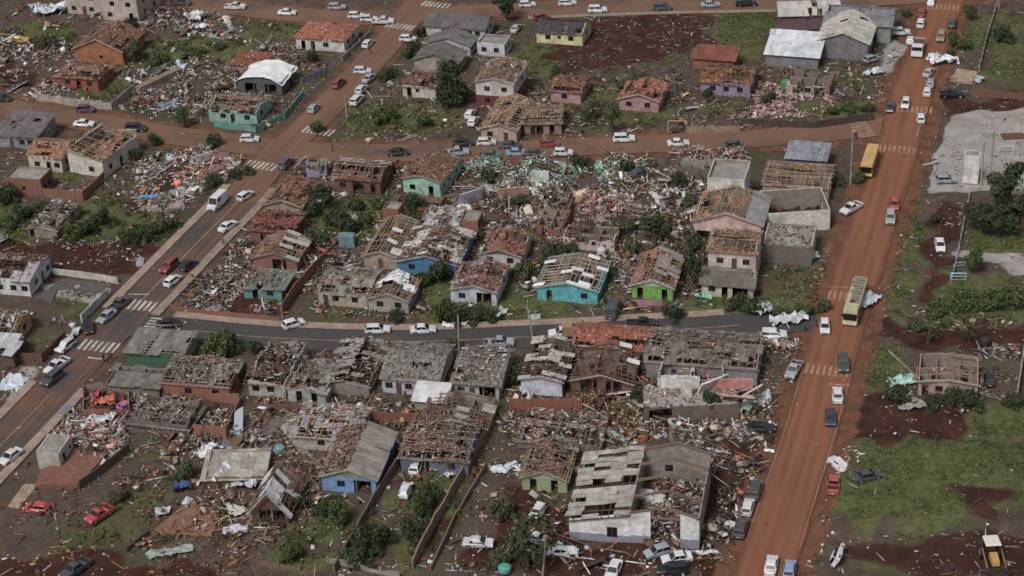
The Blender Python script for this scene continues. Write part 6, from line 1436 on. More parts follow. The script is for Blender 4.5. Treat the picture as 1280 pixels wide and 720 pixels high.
for a in (
 (150, 52, 2, 'shrub by the beige apartment yard soil', 'dark', 1.6), (200, 78, 2.5, 'spreading shrub uphill of the concrete slab debris', 'pale', 2.0), (245, 70, 2, 'wide green shrub patch in the upper left field', 'mid', 2.2), (275, 62, 1.8, 'shrub at the sandy heap edge', 'pale', 1.8), (215, 88, 1.8, 'shrub right above the fallen concrete slab', 'mid', 1.6),
 (390, 77, 2.6, 'dark shrub below the orange hipped house', 'dark', 1.3), (480, 100, 3, 'leafy shrub at the avenue kerb row', 'pale', 1.0), (492, 98, 3, 'green shrub left of the small cream house', 'mid', .9), (525, 46, 2.6, 'shrub at the left end of the long white house', 'dark', 1.2), (520, 70, 3, 'dark shrub before the white gable house', 'dark', 1.4), (508, 72, 2.4, 'shrub beside the avenue near the white gable', 'mid', 1.3),
 (697, 96, 2.2, 'dark shrub uphill of the pink house', 'dark', 1.6), (800, 104, 2.5, 'green shrub behind the pink gable house', 'mid', 1.8), (780, 110, 2.2, 'pale shrub on the field slope edge', 'pale', 1.8), (884, 121, 2, 'dark shrub under the lilac house window', 'dark', 1.2), (735, 152, 1.8, 'low bright shrub in the pink house garden', 'mid', 1.8),
 (1255, 52, 3, 'big dark bush beyond the pale concrete fence', 'dark', 1.8), (1205, 62, 2.4, 'grassy bush on the verge slope', 'mid', 1.5), (1187, 72, 2, 'dark bush above the white torn sheets', 'dark', 1.5), (1040, 142, 1.6, 'bush on the hedge bank left part', 'mid', 2.2), (1062, 140, 1.8, 'bush in the middle of the hedge bank', 'mid', 2.2), (1085, 138, 1.6, 'bush at the road end of the hedge bank', 'dark', 2.0), (1132, 20, 2, 'bush behind the warehouse car', 'mid', 1.3),
 (8, 252, 3.5, 'dense dark shrubs against the left brick outbuilding', 'dark', 1.4), (30, 272, 3, 'dark bush below the brick outbuilding', 'dark', 1.6), (14, 285, 2.6, 'green bush at the field edge below the outbuilding', 'mid', 1.7), (52, 268, 2.4, 'bush below the brick yard wall', 'dark', 1.6), (92, 300, 3, 'bush touching the collapsed timber-roof house', 'mid', 1.4), (108, 293, 3, 'dark bush right of the collapsed timber-roof house', 'dark', 1.4), (125, 280, 3.2, 'leafy bush up the slope from the collapsed house', 'dark', 1.3), (165, 305, 2.4, 'bush on the low green bank', 'dark', 1.8), (183, 300, 2.4, 'second dark bush on the green bank', 'dark', 1.7), (200, 292, 2.8, 'tall bush near the avenue pavement bank', 'pale', 1.2), (215, 285, 2.4, 'brown-green bush by the avenue pavement', 'pale', 1.4), (268, 232, 2.4, 'round bush beside the pink swept slab', 'dark', 1.5), (295, 222, 2, 'bush by the avenue below the slab', 'dark', 1.6), (312, 218, 2, 'small bush at the avenue kerb below the slab', 'mid', 1.4), (172, 200, 2.5, 'dark bush right of the tall side wing', 'dark', 1.2), (195, 180, 2.4, 'bush on the near edge of the dusty street', 'dark', 1.3), (268, 183, 2.6, 'dark bush near the avenue crossing corner', 'dark', 1.5),
 (388, 272, 3, 'dark shrub at the green wall foot', 'dark', 1.4), (420, 282, 4, 'large shrub in the central back yard', 'dark', 1.3), (435, 290, 3.4, 'dark shrub beside the teal hut', 'dark', 1.4), (445, 262, 2.6, 'pale shrub in the back yard grass', 'pale', 1.6), (395, 305, 3.2, 'shrub along the tall brick wall', 'pale', 1.5), (500, 285, 3, 'shrub behind the narrow brick tower', 'dark', 1.3), (516, 286, 3.2, 'shrub between the tower and white ruin', 'dark', 1.4), (476, 262, 2.4, 'bright grass shrub by the brick annex', 'mid', 1.5),
 (548, 352, 4.2, 'large dark shrub before the deep blue house', 'dark', 1.1), (535, 356, 3, 'dark shrub at the foot of the deep blue house', 'dark', 1.2), (552, 402, 4.5, 'large leafy shrub above the white sedan kerb', 'mid', 1.0), (570, 402, 3.6, 'dark shrub near the porch house corner', 'dark', 1.3), (590, 400, 2.5, 'low dark shrub before the porch house', 'dark', 1.9), (615, 400, 2.2, 'low shrub right before the open porch', 'dark', 1.9), (498, 400, 2.2, 'shrub under the sagging front eave', 'dark', 1.4),
 (695, 326, 3.8, 'dark shrub behind the turquoise house', 'dark', 1.4), (712, 322, 3, 'shrub below the pale pink ruin', 'dark', 1.3), (784, 215, 2.6, 'dark bush in the mint debris', 'dark', 1.2), (788, 322, 3.2, 'pale shrub beside the blue post', 'pale', 1.3), (870, 312, 4, 'grey-green shrub left of the broad pink gable', 'pale', 1.2), (868, 345, 5, 'dark shrub left of the three-storey house', 'dark', .9), (876, 360, 4, 'dark shrub by the three-storey house corner', 'dark', 1.0), (850, 232, 2.6, 'bush under the brown wall stumps', 'dark', 1.4), (840, 398, 3, 'dark shrub right of the lime green house', 'dark', 1.3), (640, 262, 2.2, 'small bush amid white debris', 'dark', 1.6), (655, 258, 2, 'second bush amid white debris', 'dark', 1.5),
 (945, 390, 2.4, 'shrub on the slope end of the asphalt street', 'dark', 2.0), (975, 395, 2.2, 'shrub near the wrecked white utility', 'mid', 1.7), (1005, 392, 2.4, 'round bush at the debris edge of the mud road', 'mid', 1.6), (925, 385, 2.4, 'dark shrub under the retaining wall slope', 'dark', 2.0), (1000, 298, 2.6, 'green bush growing inside the white courtyard', 'mid', 1.3), (985, 300, 2, 'small bush inside the white courtyard', 'mid', 1.2), (1045, 232, 3.2, 'pale bush at the base of the street pole', 'pale', 1.2), (1072, 228, 2, 'low bush beside the yellow bus', 'mid', 1.6), (1168, 278, 1.8, 'dark bush on the earth track', 'dark', 1.5), (1030, 388, 1.8, 'low bush at the crosswalk edge', 'pale', 1.7),
 (278, 441, 4, 'big round shrub behind the dark green shop', 'mid', 1.5), (285, 438, 3, 'dark shrub leaning on the shop corner shrub', 'dark', 1.6), (320, 440, 2.4, 'shrub at the left edge of the battered white house', 'dark', 1.4), (566, 434, 2, 'small shrub by the mottled grey roof', 'mid', 1.2), (645, 480, 3.4, 'dark narrow shrub between two houses', 'dark', .9),
 (1235, 385, 2.6, 'hedge bush on the grass bank', 'mid', 2.2), (1205, 385, 2.6, 'hedge bush at the garden lower edge', 'mid', 2.2), (1262, 382, 2.8, 'hedge bush furthest along the grass bank', 'mid', 2.2), (1170, 395, 2.2, 'low bush at the grass bank end', 'mid', 2.0), (1145, 410, 2, 'pale bush beside the earth track', 'pale', 2.0),
 (1122, 500, 2.2, 'dark shrub at the pink house left corner', 'dark', 2.0), (1195, 505, 2.8, 'branchy dark shrub before the roofless pink house', 'dark', 1.6), (1215, 506, 2.8, 'branchy shrub at the pink house right corner', 'dark', 1.5), (1170, 508, 2.2, 'branch heap bush along the pink house front', 'dark', 1.8), (1265, 506, 2, 'dark bush at the white wall end', 'dark', 1.8),
 (365, 700, 3, 'round green shrub on the bright lawn', 'mid', 1.2), (412, 645, 3.2, 'dark shrub before the blue house', 'dark', 1.2), (425, 655, 3.4, 'leafy shrub beside the blue house drive', 'mid', 1.1), (460, 692, 4, 'big dark shrub between the two drives', 'dark', 1.2), (472, 680, 4, 'dense shrub against the drive wall', 'dark', 1.1), (440, 705, 2.6, 'bright shrub at the drive end', 'mid', 1.4), (518, 676, 4, 'dark shrub beside the long brick wall', 'dark', 1.0), (540, 632, 4, 'dark shrub on the grass beside the broken-coping wall', 'dark', 1.0), (530, 645, 3, 'shrub midway along the broken-coping wall', 'dark', 1.1), (628, 645, 3, 'pale shrub left of the dented hatchback', 'pale', 1.3), (625, 705, 2.6, 'shrub next to the turquoise tank', 'pale', 1.4), (645, 700, 4.5, 'grey shrub under the big sparse tree', 'pale', 1.1), (378, 635, 2.4, 'shrub beside the timber chalet porch', 'dark', 1.2)):
    plant('shrub', *a[:4], tone=a[4], w=a[5] * .62)

for i, (px, py, tn, w_, lb) in enumerate(((350, 290, 'dark', 1.3, 'weedy bush between the two brick ruins'), (452, 280, 'mid', 1.6, 'bushy weeds by the teal hut yard'), (520, 262, 'dark', 1.5, 'bush pressed between the annex and white ruin'), (604, 300, 'dark', 1.3, 'bush behind the small white gable roof'), (655, 345, 'mid', 1.4, 'bush left of the turquoise house roof'), (768, 345, 'pale', 1.4, 'dusty bush right of the turquoise house'), (735, 292, 'dark', 1.4, 'bush under the pink brick heap'), (780, 292, 'pale', 1.5, 'battered bush below the pink brick heap'), (905, 240, 'mid', 1.5, 'bush above the concrete box building'), (540, 215, 'dark', 1.1, 'bush on the street side of the mint green house'), (486, 215, 'dark', 1.3, 'bush beside the brick lattice-roofed house'), (610, 225, 'pale', 1.2, 'torn bush in the mint rubble'), (725, 210, 'dark', 1.2, 'bush at the street edge of the debris field'), (862, 258, 'pale', 1.4, 'torn bush on the bare red lot'), (300, 470, 'dark', 1.2, 'bush at the brick house end wall'), (610, 475, 'dark', 1.0, 'bush between the two mottled roofs'), (560, 512, 'mid', 1.3, 'bush on the small lawn by the white shed'), (800, 505, 'dark', 1.0, 'bush left of the terrace'), (700, 590, 'pale', 1.2, 'torn bush behind the green plank house'), (230, 600, 'pale', 1.3, 'weeds by the blue tarpaulin'), (150, 625, 'pale', 1.4, 'weeds beside the red pickup'), (395, 165, 'pale', 1.3, 'weeds on the avenue corner of the grass lot'), (480, 150, 'mid', 1.8, 'low scrub on the empty grass lot'), (530, 155, 'mid', 1.8, 'low scrub at the far side of the grass lot'), (690, 160, 'dark', 1.3, 'scrub before the dark gaping entrance'), (820, 120, 'mid', 1.6, 'scrub between the pink gable and lilac houses'), (960, 130, 'dark', 1.3, 'scrub beside the pink rubble heap'), (60, 60, 'pale', 1.6, 'scrub on the slope by the crushed yellow car'), (300, 135, 'dark', 1.2, 'scrub inside the teal picket wall'), (345, 110, 'pale', 1.2, 'scrub by the grey metal fence'))):
    plant('shrub', px, py, 2.0 + (i * 7 % 5) * .3, lb, tone=tn, w=w_ * .65)
# ------------------------------------------------------------------ people
for a in ((195, 592, 60, '#23252b', '#20222a', 'person in dark clothes standing on the muddy lot, left of two', 'stand'), (204, 594, 250, '#26282e', '#23252d', 'person in dark clothes with hand on hip on the muddy lot', 'hips'),
          (1067, 171, 180, '#c9b03a', '#2a2c33', 'person in a yellow vest at the side street crosswalk', 'stand'), (1070, 173, 160, '#2d2f38', '#2a2c33', 'person in dark clothes beside the yellow vest', 'stand'), (463, 68, 20, '#2b3040', '#24262e', 'person walking on the avenue near the parked white hatchback', 'walk'),
          (279, 306, 30, '#8a4a3a', '#2a2c33', 'person in a reddish top on the avenue pavement', 'walk'), (296, 320, 40, '#7a3f35', '#3a2f33', 'person in a rust top by the brick debris', 'stand'), (130, 452, 100, '#2a2c35', '#25272e', 'person in black at the lower avenue crosswalk', 'stand'), (135, 454, 90, '#8a7f88', '#2b2d36', 'person in pale grey at the lower avenue crosswalk', 'stand'), (140, 450, 200, '#3a3d4a', '#25272e', 'person in dark grey at the crosswalk end', 'hips'),
          (1228, 429, 180, '#b5546a', '#5a4a55', 'person in a pink top on the red earth track', 'stand'), (1268, 443, 190, '#b03058', '#2b2d36', 'person in a magenta top by the white wall', 'stand'), (1190, 716, 10, '#33445a', '#22304a', 'person in blue near the loader', 'stand'), (1006, 414, 200, '#6a2c30', '#2b2d36', 'person in a dark red top at the debris edge', 'hips'), (1020, 409, 150, '#2b2d36', '#25272e', 'person in black near the white hatchback and bus', 'walk'),
          (437, 322, 30, '#2a2c33', '#23252d', 'person in the yard by the teal hut', 'stand'), (580, 436, 180, '#2a2c33', '#23252d', 'person on the asphalt street edge by the mottled roof', 'stand'), (806, 683, 20, '#6a7f95', '#4a5a70', 'person in light blue at the warehouse doorway', 'stand'), (806, 660, 90, '#35353c', '#26282e', 'person in dark clothes inside the warehouse door', 'stand'), (1078, 118, 90, '#26282e', '#23252d', 'person in dark clothes near the verge of the pink ruin', 'stand'), (1084, 118, 270, '#3a3c44', '#26282e', 'person in charcoal near the verge of the pink ruin', 'stand'), (416, 190, 0, '#6a2c35', '#2b2d36', 'person in a maroon top on the dusty street', 'walk'), (645, 352, 180, '#3a2f2c', '#26282e', 'person on the lawn of the small white gable house', 'stand'), (507, 498, 180, '#2a2c33', '#23252d', 'person at the door of the lilac-white house', 'stand'), (12, 27, 90, '#6a4a4a', '#2b2d36', 'person on the dirt lane near the twisted white metal', 'walk')):
    person(*a[:6], pose=a[6])

# ------------------------------------------------------------------ poles, tanks, tarpaulins, single large wreckage
pole(1063, 231, 10.5, 'standing concrete street pole beside the yellow bus'); pole(1237, 232, 11, 'grey pole at the tall white block'); pole(1226, 232, 9, 'grey pole next to the tall white block, shorter of two')
pole(574, 440, 7, 'thin pole at the edge of the asphalt street', lean=(.03, .02)); pole(434, 152, 6, 'short post by the white kerb row utility'); pole(1248, 12, 8, 'pole at the upper end of the pale concrete fence')
pole(1112, 441, 9.5, 'fallen street pole lying beside the roofless bus', lying=math.radians(17)); pole(1146, 171, 7, 'fallen concrete post beside the mud road crossing', lying=math.radians(160)); pole(666, 422, 6, 'leaning pole by the plywood crate pickup', lean=(.1, .15)); pole(678, 722, 7, 'leaning post beside the crumpled sedan wreck', lean=(.1, .05)); pole(793, 322, 4.5, 'short pole amid debris by the lime green house')
def tank(px, py, r, h, col, label, z=0.0):
    p = G(px, py, z); m = MB(); o = empty('water_tank', (p.x, p.y, max(z, ground_z(p.x, p.y)))); tag(o, label, 'water tank')
    m.tube((0, 0, 0), (0, 0, h * .2), r * .85, r, 16); m.tube((0, 0, h * .2), (0, 0, h * .8), r, r * .97, 16); m.build('barrel', mat(col, 'plain'), o); m = MB(); m.tube((0, 0, h * .8), (0, 0, h), r * .97, r * .55, 16); m.build('lid', mat(col, 'plain'), o)
tank(982, 112, 1.1, 2.1, '#3f7a3a', 'bright green water tank beside the ruined pink house'); tank(631, 714, .95, 1.0, '#3f8f88', 'turquoise box-like tank on the red earth'); tank(350, 563, .8, .8, '#4f9088', 'teal water tank before the pale slatted house'); tank(1231, 430, .9, 1.2, '#2b2a2c', 'black tank in the earth by the track'); tank(752, 318, .8, 1.2, '#b0b2b6', 'pale drum beside the pale pink ruin'); tank(463, 330, .7, 1.2, '#2c3a55', 'navy barrel at the end wall of the bare-raftered house')
for lb, a in zip(('largest twisted white sheet beside the apartment block', 'upper twisted white sheet touching the apartment wall', 'small grey-white sheet at the far side of the twisted ones'), ((62, 18, 5, 9, '#b9c0c8', 80, 1.1), (75, 12, 3, 8, '#c0c6cc', 30, 1.0), (50, 12, 3, 7, '#aab2ba', 140, 1.0))): sheet(lb, *a[:5], az=a[5], crumple=a[6], z=.6)['group'] = 'twisted sheets by the apartment block'
for px, py, w, l, col, az, cr, lab, nm, cat, kd in (
 (245, 25, 5, 6, '#c3c8cd', 30, 1.2, 'heaped white tarpaulin on rubble by the upper street', 'tarpaulin', 'tarpaulin', 'cloth'), (248, 38, 4, 6, '#c9cdd2', 95, 1.0, 'white tarpaulin below the heaped one', 'tarpaulin', 'tarpaulin', 'cloth'), (169, 103, 1.2, 6, '#c5c8cc', 110, .5, 'long curved white roof strip near the lawn wall', 'metal_sheet', 'metal sheet', 'metal'), (178, 93, 1.5, 5, '#b9c0c6', 160, .9, 'bent white sheet upslope of the curved strip', 'metal_sheet', 'metal sheet', 'metal'), (220, 88, 2.5, 5, '#aab2ba', 60, 1.0, 'crumpled blue-white sheet atop the fallen wall', 'metal_sheet', 'metal sheet', 'metal'), (210, 133, 3, 6, '#69788f', 70, .6, 'slate blue panel lying by the dusty street', 'metal_sheet', 'metal sheet', 'metal'),
 (866, 137, 1.2, 10, '#b5babd', 55, .6, 'long white metal strip draped over the lilac house garden', 'metal_sheet', 'metal sheet', 'metal'), (1178, 80, 4, 8, '#c6cace', 85, 1.3, 'heap of white torn sheets on the mud road verge', 'metal_sheet', 'metal sheet', 'metal'), (1168, 74, 2, 4, '#c9cdd0', 10, .9, 'upright white torn sheet beside the silver sedan', 'metal_sheet', 'metal sheet', 'metal'), (1090, 96, 2.5, 5, '#b5bcc2', 70, .9, 'crumpled white sheet below the workshop yard', 'metal_sheet', 'metal sheet', 'metal'), (1224, 102, 2, 4, '#aab4ba', 40, .8, 'bent sheet at the rust red wall end', 'metal_sheet', 'metal sheet', 'metal'), (1164, 205, .9, 5, '#b9b6b0', 70, .2, 'fallen pale beam on the gravel yard', 'metal_sheet', 'metal sheet', 'metal'),
 (1086, 380, 3, 7, '#b5c0cb', 35, 1.0, 'curled blue-white bus panel beside the roofless bus', 'metal_sheet', 'metal sheet', 'metal'), (183, 250, 1.8, 6, '#3f8fc0', 80, .7, 'bright blue tarpaulin on the pale pink slab', 'tarpaulin', 'tarpaulin', 'cloth'), (240, 239, 3, 3, '#c9cdd2', 20, .4, 'white square board by the avenue debris', 'board', 'board', 'metal'), (16, 480, 6, 5.5, '#b9c2cc', 110, .35, 'ribbed white roof section lying by the avenue', 'metal_sheet', 'metal sheet', 'metal'), (92, 420, 2, 6, '#b0b5bc', 20, .8, 'torn white sheet at the crushed car', 'metal_sheet', 'metal sheet', 'metal'),
 (445, 278, 1.8, 5, '#aeb8c0', 160, .9, 'bent pale sheet in the central back yard', 'metal_sheet', 'metal sheet', 'metal'), (580, 262, 3, 4, '#b9bec4', 60, .7, 'white board leaning at the brick box', 'board', 'board', 'metal'), (821, 252, 1.4, 9, '#b5b5b2', 165, .4, 'long white beam in the central debris', 'board', 'board', 'metal'), (627, 395, 1.6, 5, '#c2c6ca', 25, .7, 'curled white sheet by the porch house', 'metal_sheet', 'metal sheet', 'metal'), (566, 408, 1.2, 5, '#c2c6ca', 95, .5, 'white sheet on the kerb ahead of the white sedan', 'metal_sheet', 'metal sheet', 'metal'), (585, 405, 1.0, 4, '#b9bec2', 80, .5, 'narrow white sheet at the kerb below the porch house', 'metal_sheet', 'metal sheet', 'metal'), (668, 398, 2.6, 3, '#94a094', 90, .3, 'grey-green board on the pavement', 'board', 'board', 'metal'), (878, 373, 2.4, 4, '#5fb89a', 90, .5, 'mint green sheet before the three-storey house', 'metal_sheet', 'metal sheet', 'metal'), (1017, 322, 1.6, 3, '#c0c2c4', 60, .6, 'white sheet at the foot of the retaining wall', 'metal_sheet', 'metal sheet', 'metal'),
 (661, 497, 1.3, 6, '#b5bcc8', 165, .7, 'folded white sheet hanging at the streaked wall', 'metal_sheet', 'metal sheet', 'metal'), (840, 532, 3, 4, '#b9bec6', 20, .3, 'white door leaf leaning at the terrace foot', 'board', 'board', 'metal'), (958, 392, 4, 8, '#c5c8cb', 100, 1.2, 'heap of white sheets at the street end', 'metal_sheet', 'metal sheet', 'metal'), (985, 403, 3, 9, '#b9bcc0', 80, .9, 'pale sheet heap beside the wrecked utility', 'metal_sheet', 'metal sheet', 'metal'), (975, 430, 3, 4, '#a8845a', 60, .4, 'plywood board beside the wrecked utility', 'board', 'board', 'wood'), (935, 512, 3, 6, '#9fb5a8', 30, .9, 'pale green sheet in the terrace debris', 'metal_sheet', 'metal sheet', 'metal'), (950, 505, 3, 5, '#b9bdc2', 60, 1.0, 'white sheet in the terrace debris', 'metal_sheet', 'metal sheet', 'metal'),
 (130, 505, 3, 5, '#c05a2f', 90, .8, 'bright orange cloth heap in the roofless shop', 'cloth', 'cloth', 'cloth'), (120, 498, 2.2, 3, '#a0386a', 70, .8, 'magenta cloth in the roofless shop', 'cloth', 'cloth', 'cloth'), (152, 508, 2, 3, '#b05a90', 40, .8, 'pink cloth in the roofless shop', 'cloth', 'cloth', 'cloth'), (127, 526, 3.5, 6, '#c5c6c6', 90, .7, 'white sheet below the roofless shop', 'metal_sheet', 'metal sheet', 'metal'), (262, 566, 2.6, 6, '#c5cbd2', 40, 1.0, 'curled white strip left of the bowed roof', 'metal_sheet', 'metal sheet', 'metal'), (276, 600, 1.6, 6, '#c5cbd2', 30, 1.0, 'curled white strip over the orange-brown slab', 'metal_sheet', 'metal sheet', 'metal'), (308, 610, 2, 5, '#b9bfc6', 80, 1.0, 'torn white strip under the bowed roof edge', 'metal_sheet', 'metal sheet', 'metal'), (288, 638, 3, 7, '#b5b09e', 130, .3, 'cream roof slab tilted on the orange-brown floor', 'board', 'board', 'metal'), (212, 694, 2.6, 9, '#8f9c94', 75, .4, 'grey-green sheet lying on the forecourt', 'metal_sheet', 'metal sheet', 'metal'), (228, 612, 3, 4, '#2f4a78', 90, .9, 'blue tarpaulin over a frame on the lot', 'tarpaulin', 'tarpaulin', 'cloth'), (203, 642, 2, 3, '#c3c6c9', 90, .6, 'white sheet on the lot by the orange-brown slab', 'metal_sheet', 'metal sheet', 'metal'), (294, 665, 2.6, 5, '#b5aeb8', 90, .6, 'lilac-white cloth heap by the dark forecourt', 'cloth', 'cloth', 'cloth'), (553, 588, 3, 4, '#b8922f', 90, .9, 'yellow tarpaulin by the slate blue house', 'tarpaulin', 'tarpaulin', 'cloth'), (564, 594, 1.6, 4, '#c5c8cc', 40, .8, 'white cloth beside the yellow tarpaulin', 'cloth', 'cloth', 'cloth'), (908, 662, 2.4, 4, '#c8ccd0', 30, .3, 'white board beside the parked row', 'board', 'board', 'metal'), (885, 659, 2.4, 3, '#bdbfae', 40, .2, 'cream board by the warehouse corner', 'board', 'board', 'metal'), (878, 692, 1.2, 6, '#b9bec0', 95, .5, 'long white strip right of the warehouse sedan', 'metal_sheet', 'metal sheet', 'metal'), (632, 585, 2, 6, '#b9c0c8', 60, .5, 'bent white sheet beside the green plank house', 'metal_sheet', 'metal sheet', 'metal'), (1140, 510, 2, 6, '#8d8d88', 70, .5, 'grey sheet before the roofless pink house', 'metal_sheet', 'metal sheet', 'metal'), (770, 548, 2, 7, '#7f8c88', 130, .6, 'grey sheet slid from the roof wreck', 'metal_sheet', 'metal sheet', 'metal'), (1128, 477, 4, 6, '#8ab5ac', 80, .5, 'pale teal sheet on the grass by the pink house', 'metal_sheet', 'metal sheet', 'metal')):
    sheet(lab, px, py, w, l, col, az=az, crumple=cr, name=nm, cat=cat, kind=kd, z=.5 if cr > .8 else .2)
# fallen boundary slab and small huts
def block(label, px, py, sx, sy, sz, az, col, name, cat, wk='concrete', tilt=0.0, z=None):
    p = G(px, py, z or 0); m = MB(); rr = random.Random(int(px)); wall_mb(m, sx, lambda q: sz, [], sy, 0, None, .12, rr); o = m.build(name, mat(col, wk)); tag(o, label, cat); o.location = (p.x, p.y, ground_z(p.x, p.y) - .1 if z is None else z); o.rotation_euler = (tilt, 0, math.pi / 2 - math.radians(az)); return o
block('long fallen concrete wall slab above the dusty street', 176, 116, 12, 1.6, 1.4, 40, '#85715f', 'fallen_wall', 'wall'); block('leaning lilac wall fragment amid the central debris', 574, 258, 5, .3, 3.2, 62, '#a09cae', 'wall_fragment', 'wall', 'wall', .2); block('upright mint-white wall fragment in the mint debris', 664, 229, 3.4, .4, 2.6, 95, '#b5c5be', 'wall_fragment', 'wall', 'wall'); block('white door frame wall piece beside the brown stumps', 895, 221, 5, .3, 2.6, 92, '#bdbdb9', 'wall_fragment', 'wall', 'wall'); block('white wall fragment with jagged top in the left debris', 240, 205, 5, .3, 1.2, 50, '#b9b5ae', 'wall_fragment', 'wall', 'wall'); block('peach wall fragment amid central debris', 622, 248, 6, .3, 2.2, 80, '#b58874', 'wall_fragment', 'wall', 'wall', .15); block('teal hut wall fragment by the tall brick wall end', 424, 310, 2.8, 1.8, 2.4, 95, '#5a8f9a', 'hut', 'hut', 'wall')

for a in (('white wall fragment standing on the terrace rubble', 826, 486, 6, .25, 2.4, 96, '#d0ceca', .05), ('leaning white wall piece on the terrace', 872, 492, 5, .25, 2.6, 60, '#d2d2d0', .5), ('pink wall slab toppled on the terrace', 905, 497, 5, .3, 2.8, 105, '#c9837c', .9), ('salmon wall fragment behind the terrace rubble', 884, 487, 7, .25, 2.0, 95, '#c27a72', .1), ('narrow white pier left on the terrace', 852, 497, 1.6, .5, 2.9, 95, '#c5c0b8', .0), ('white plaster slab slid off the terrace edge', 921, 500, 4, .25, 2.4, 50, '#d2d2d2', .8), ('cream wall stub beside the fallen timbers', 795, 500, 3.5, .25, 1.6, 40, '#bda58c', .3)):
    block(a[0], a[1], a[2], a[3], a[4], a[5], a[6], a[7], 'wall_fragment', 'wall', 'wall', a[8], z=2.62 if 806 < a[1] < 925 and a[2] > 484 else None)
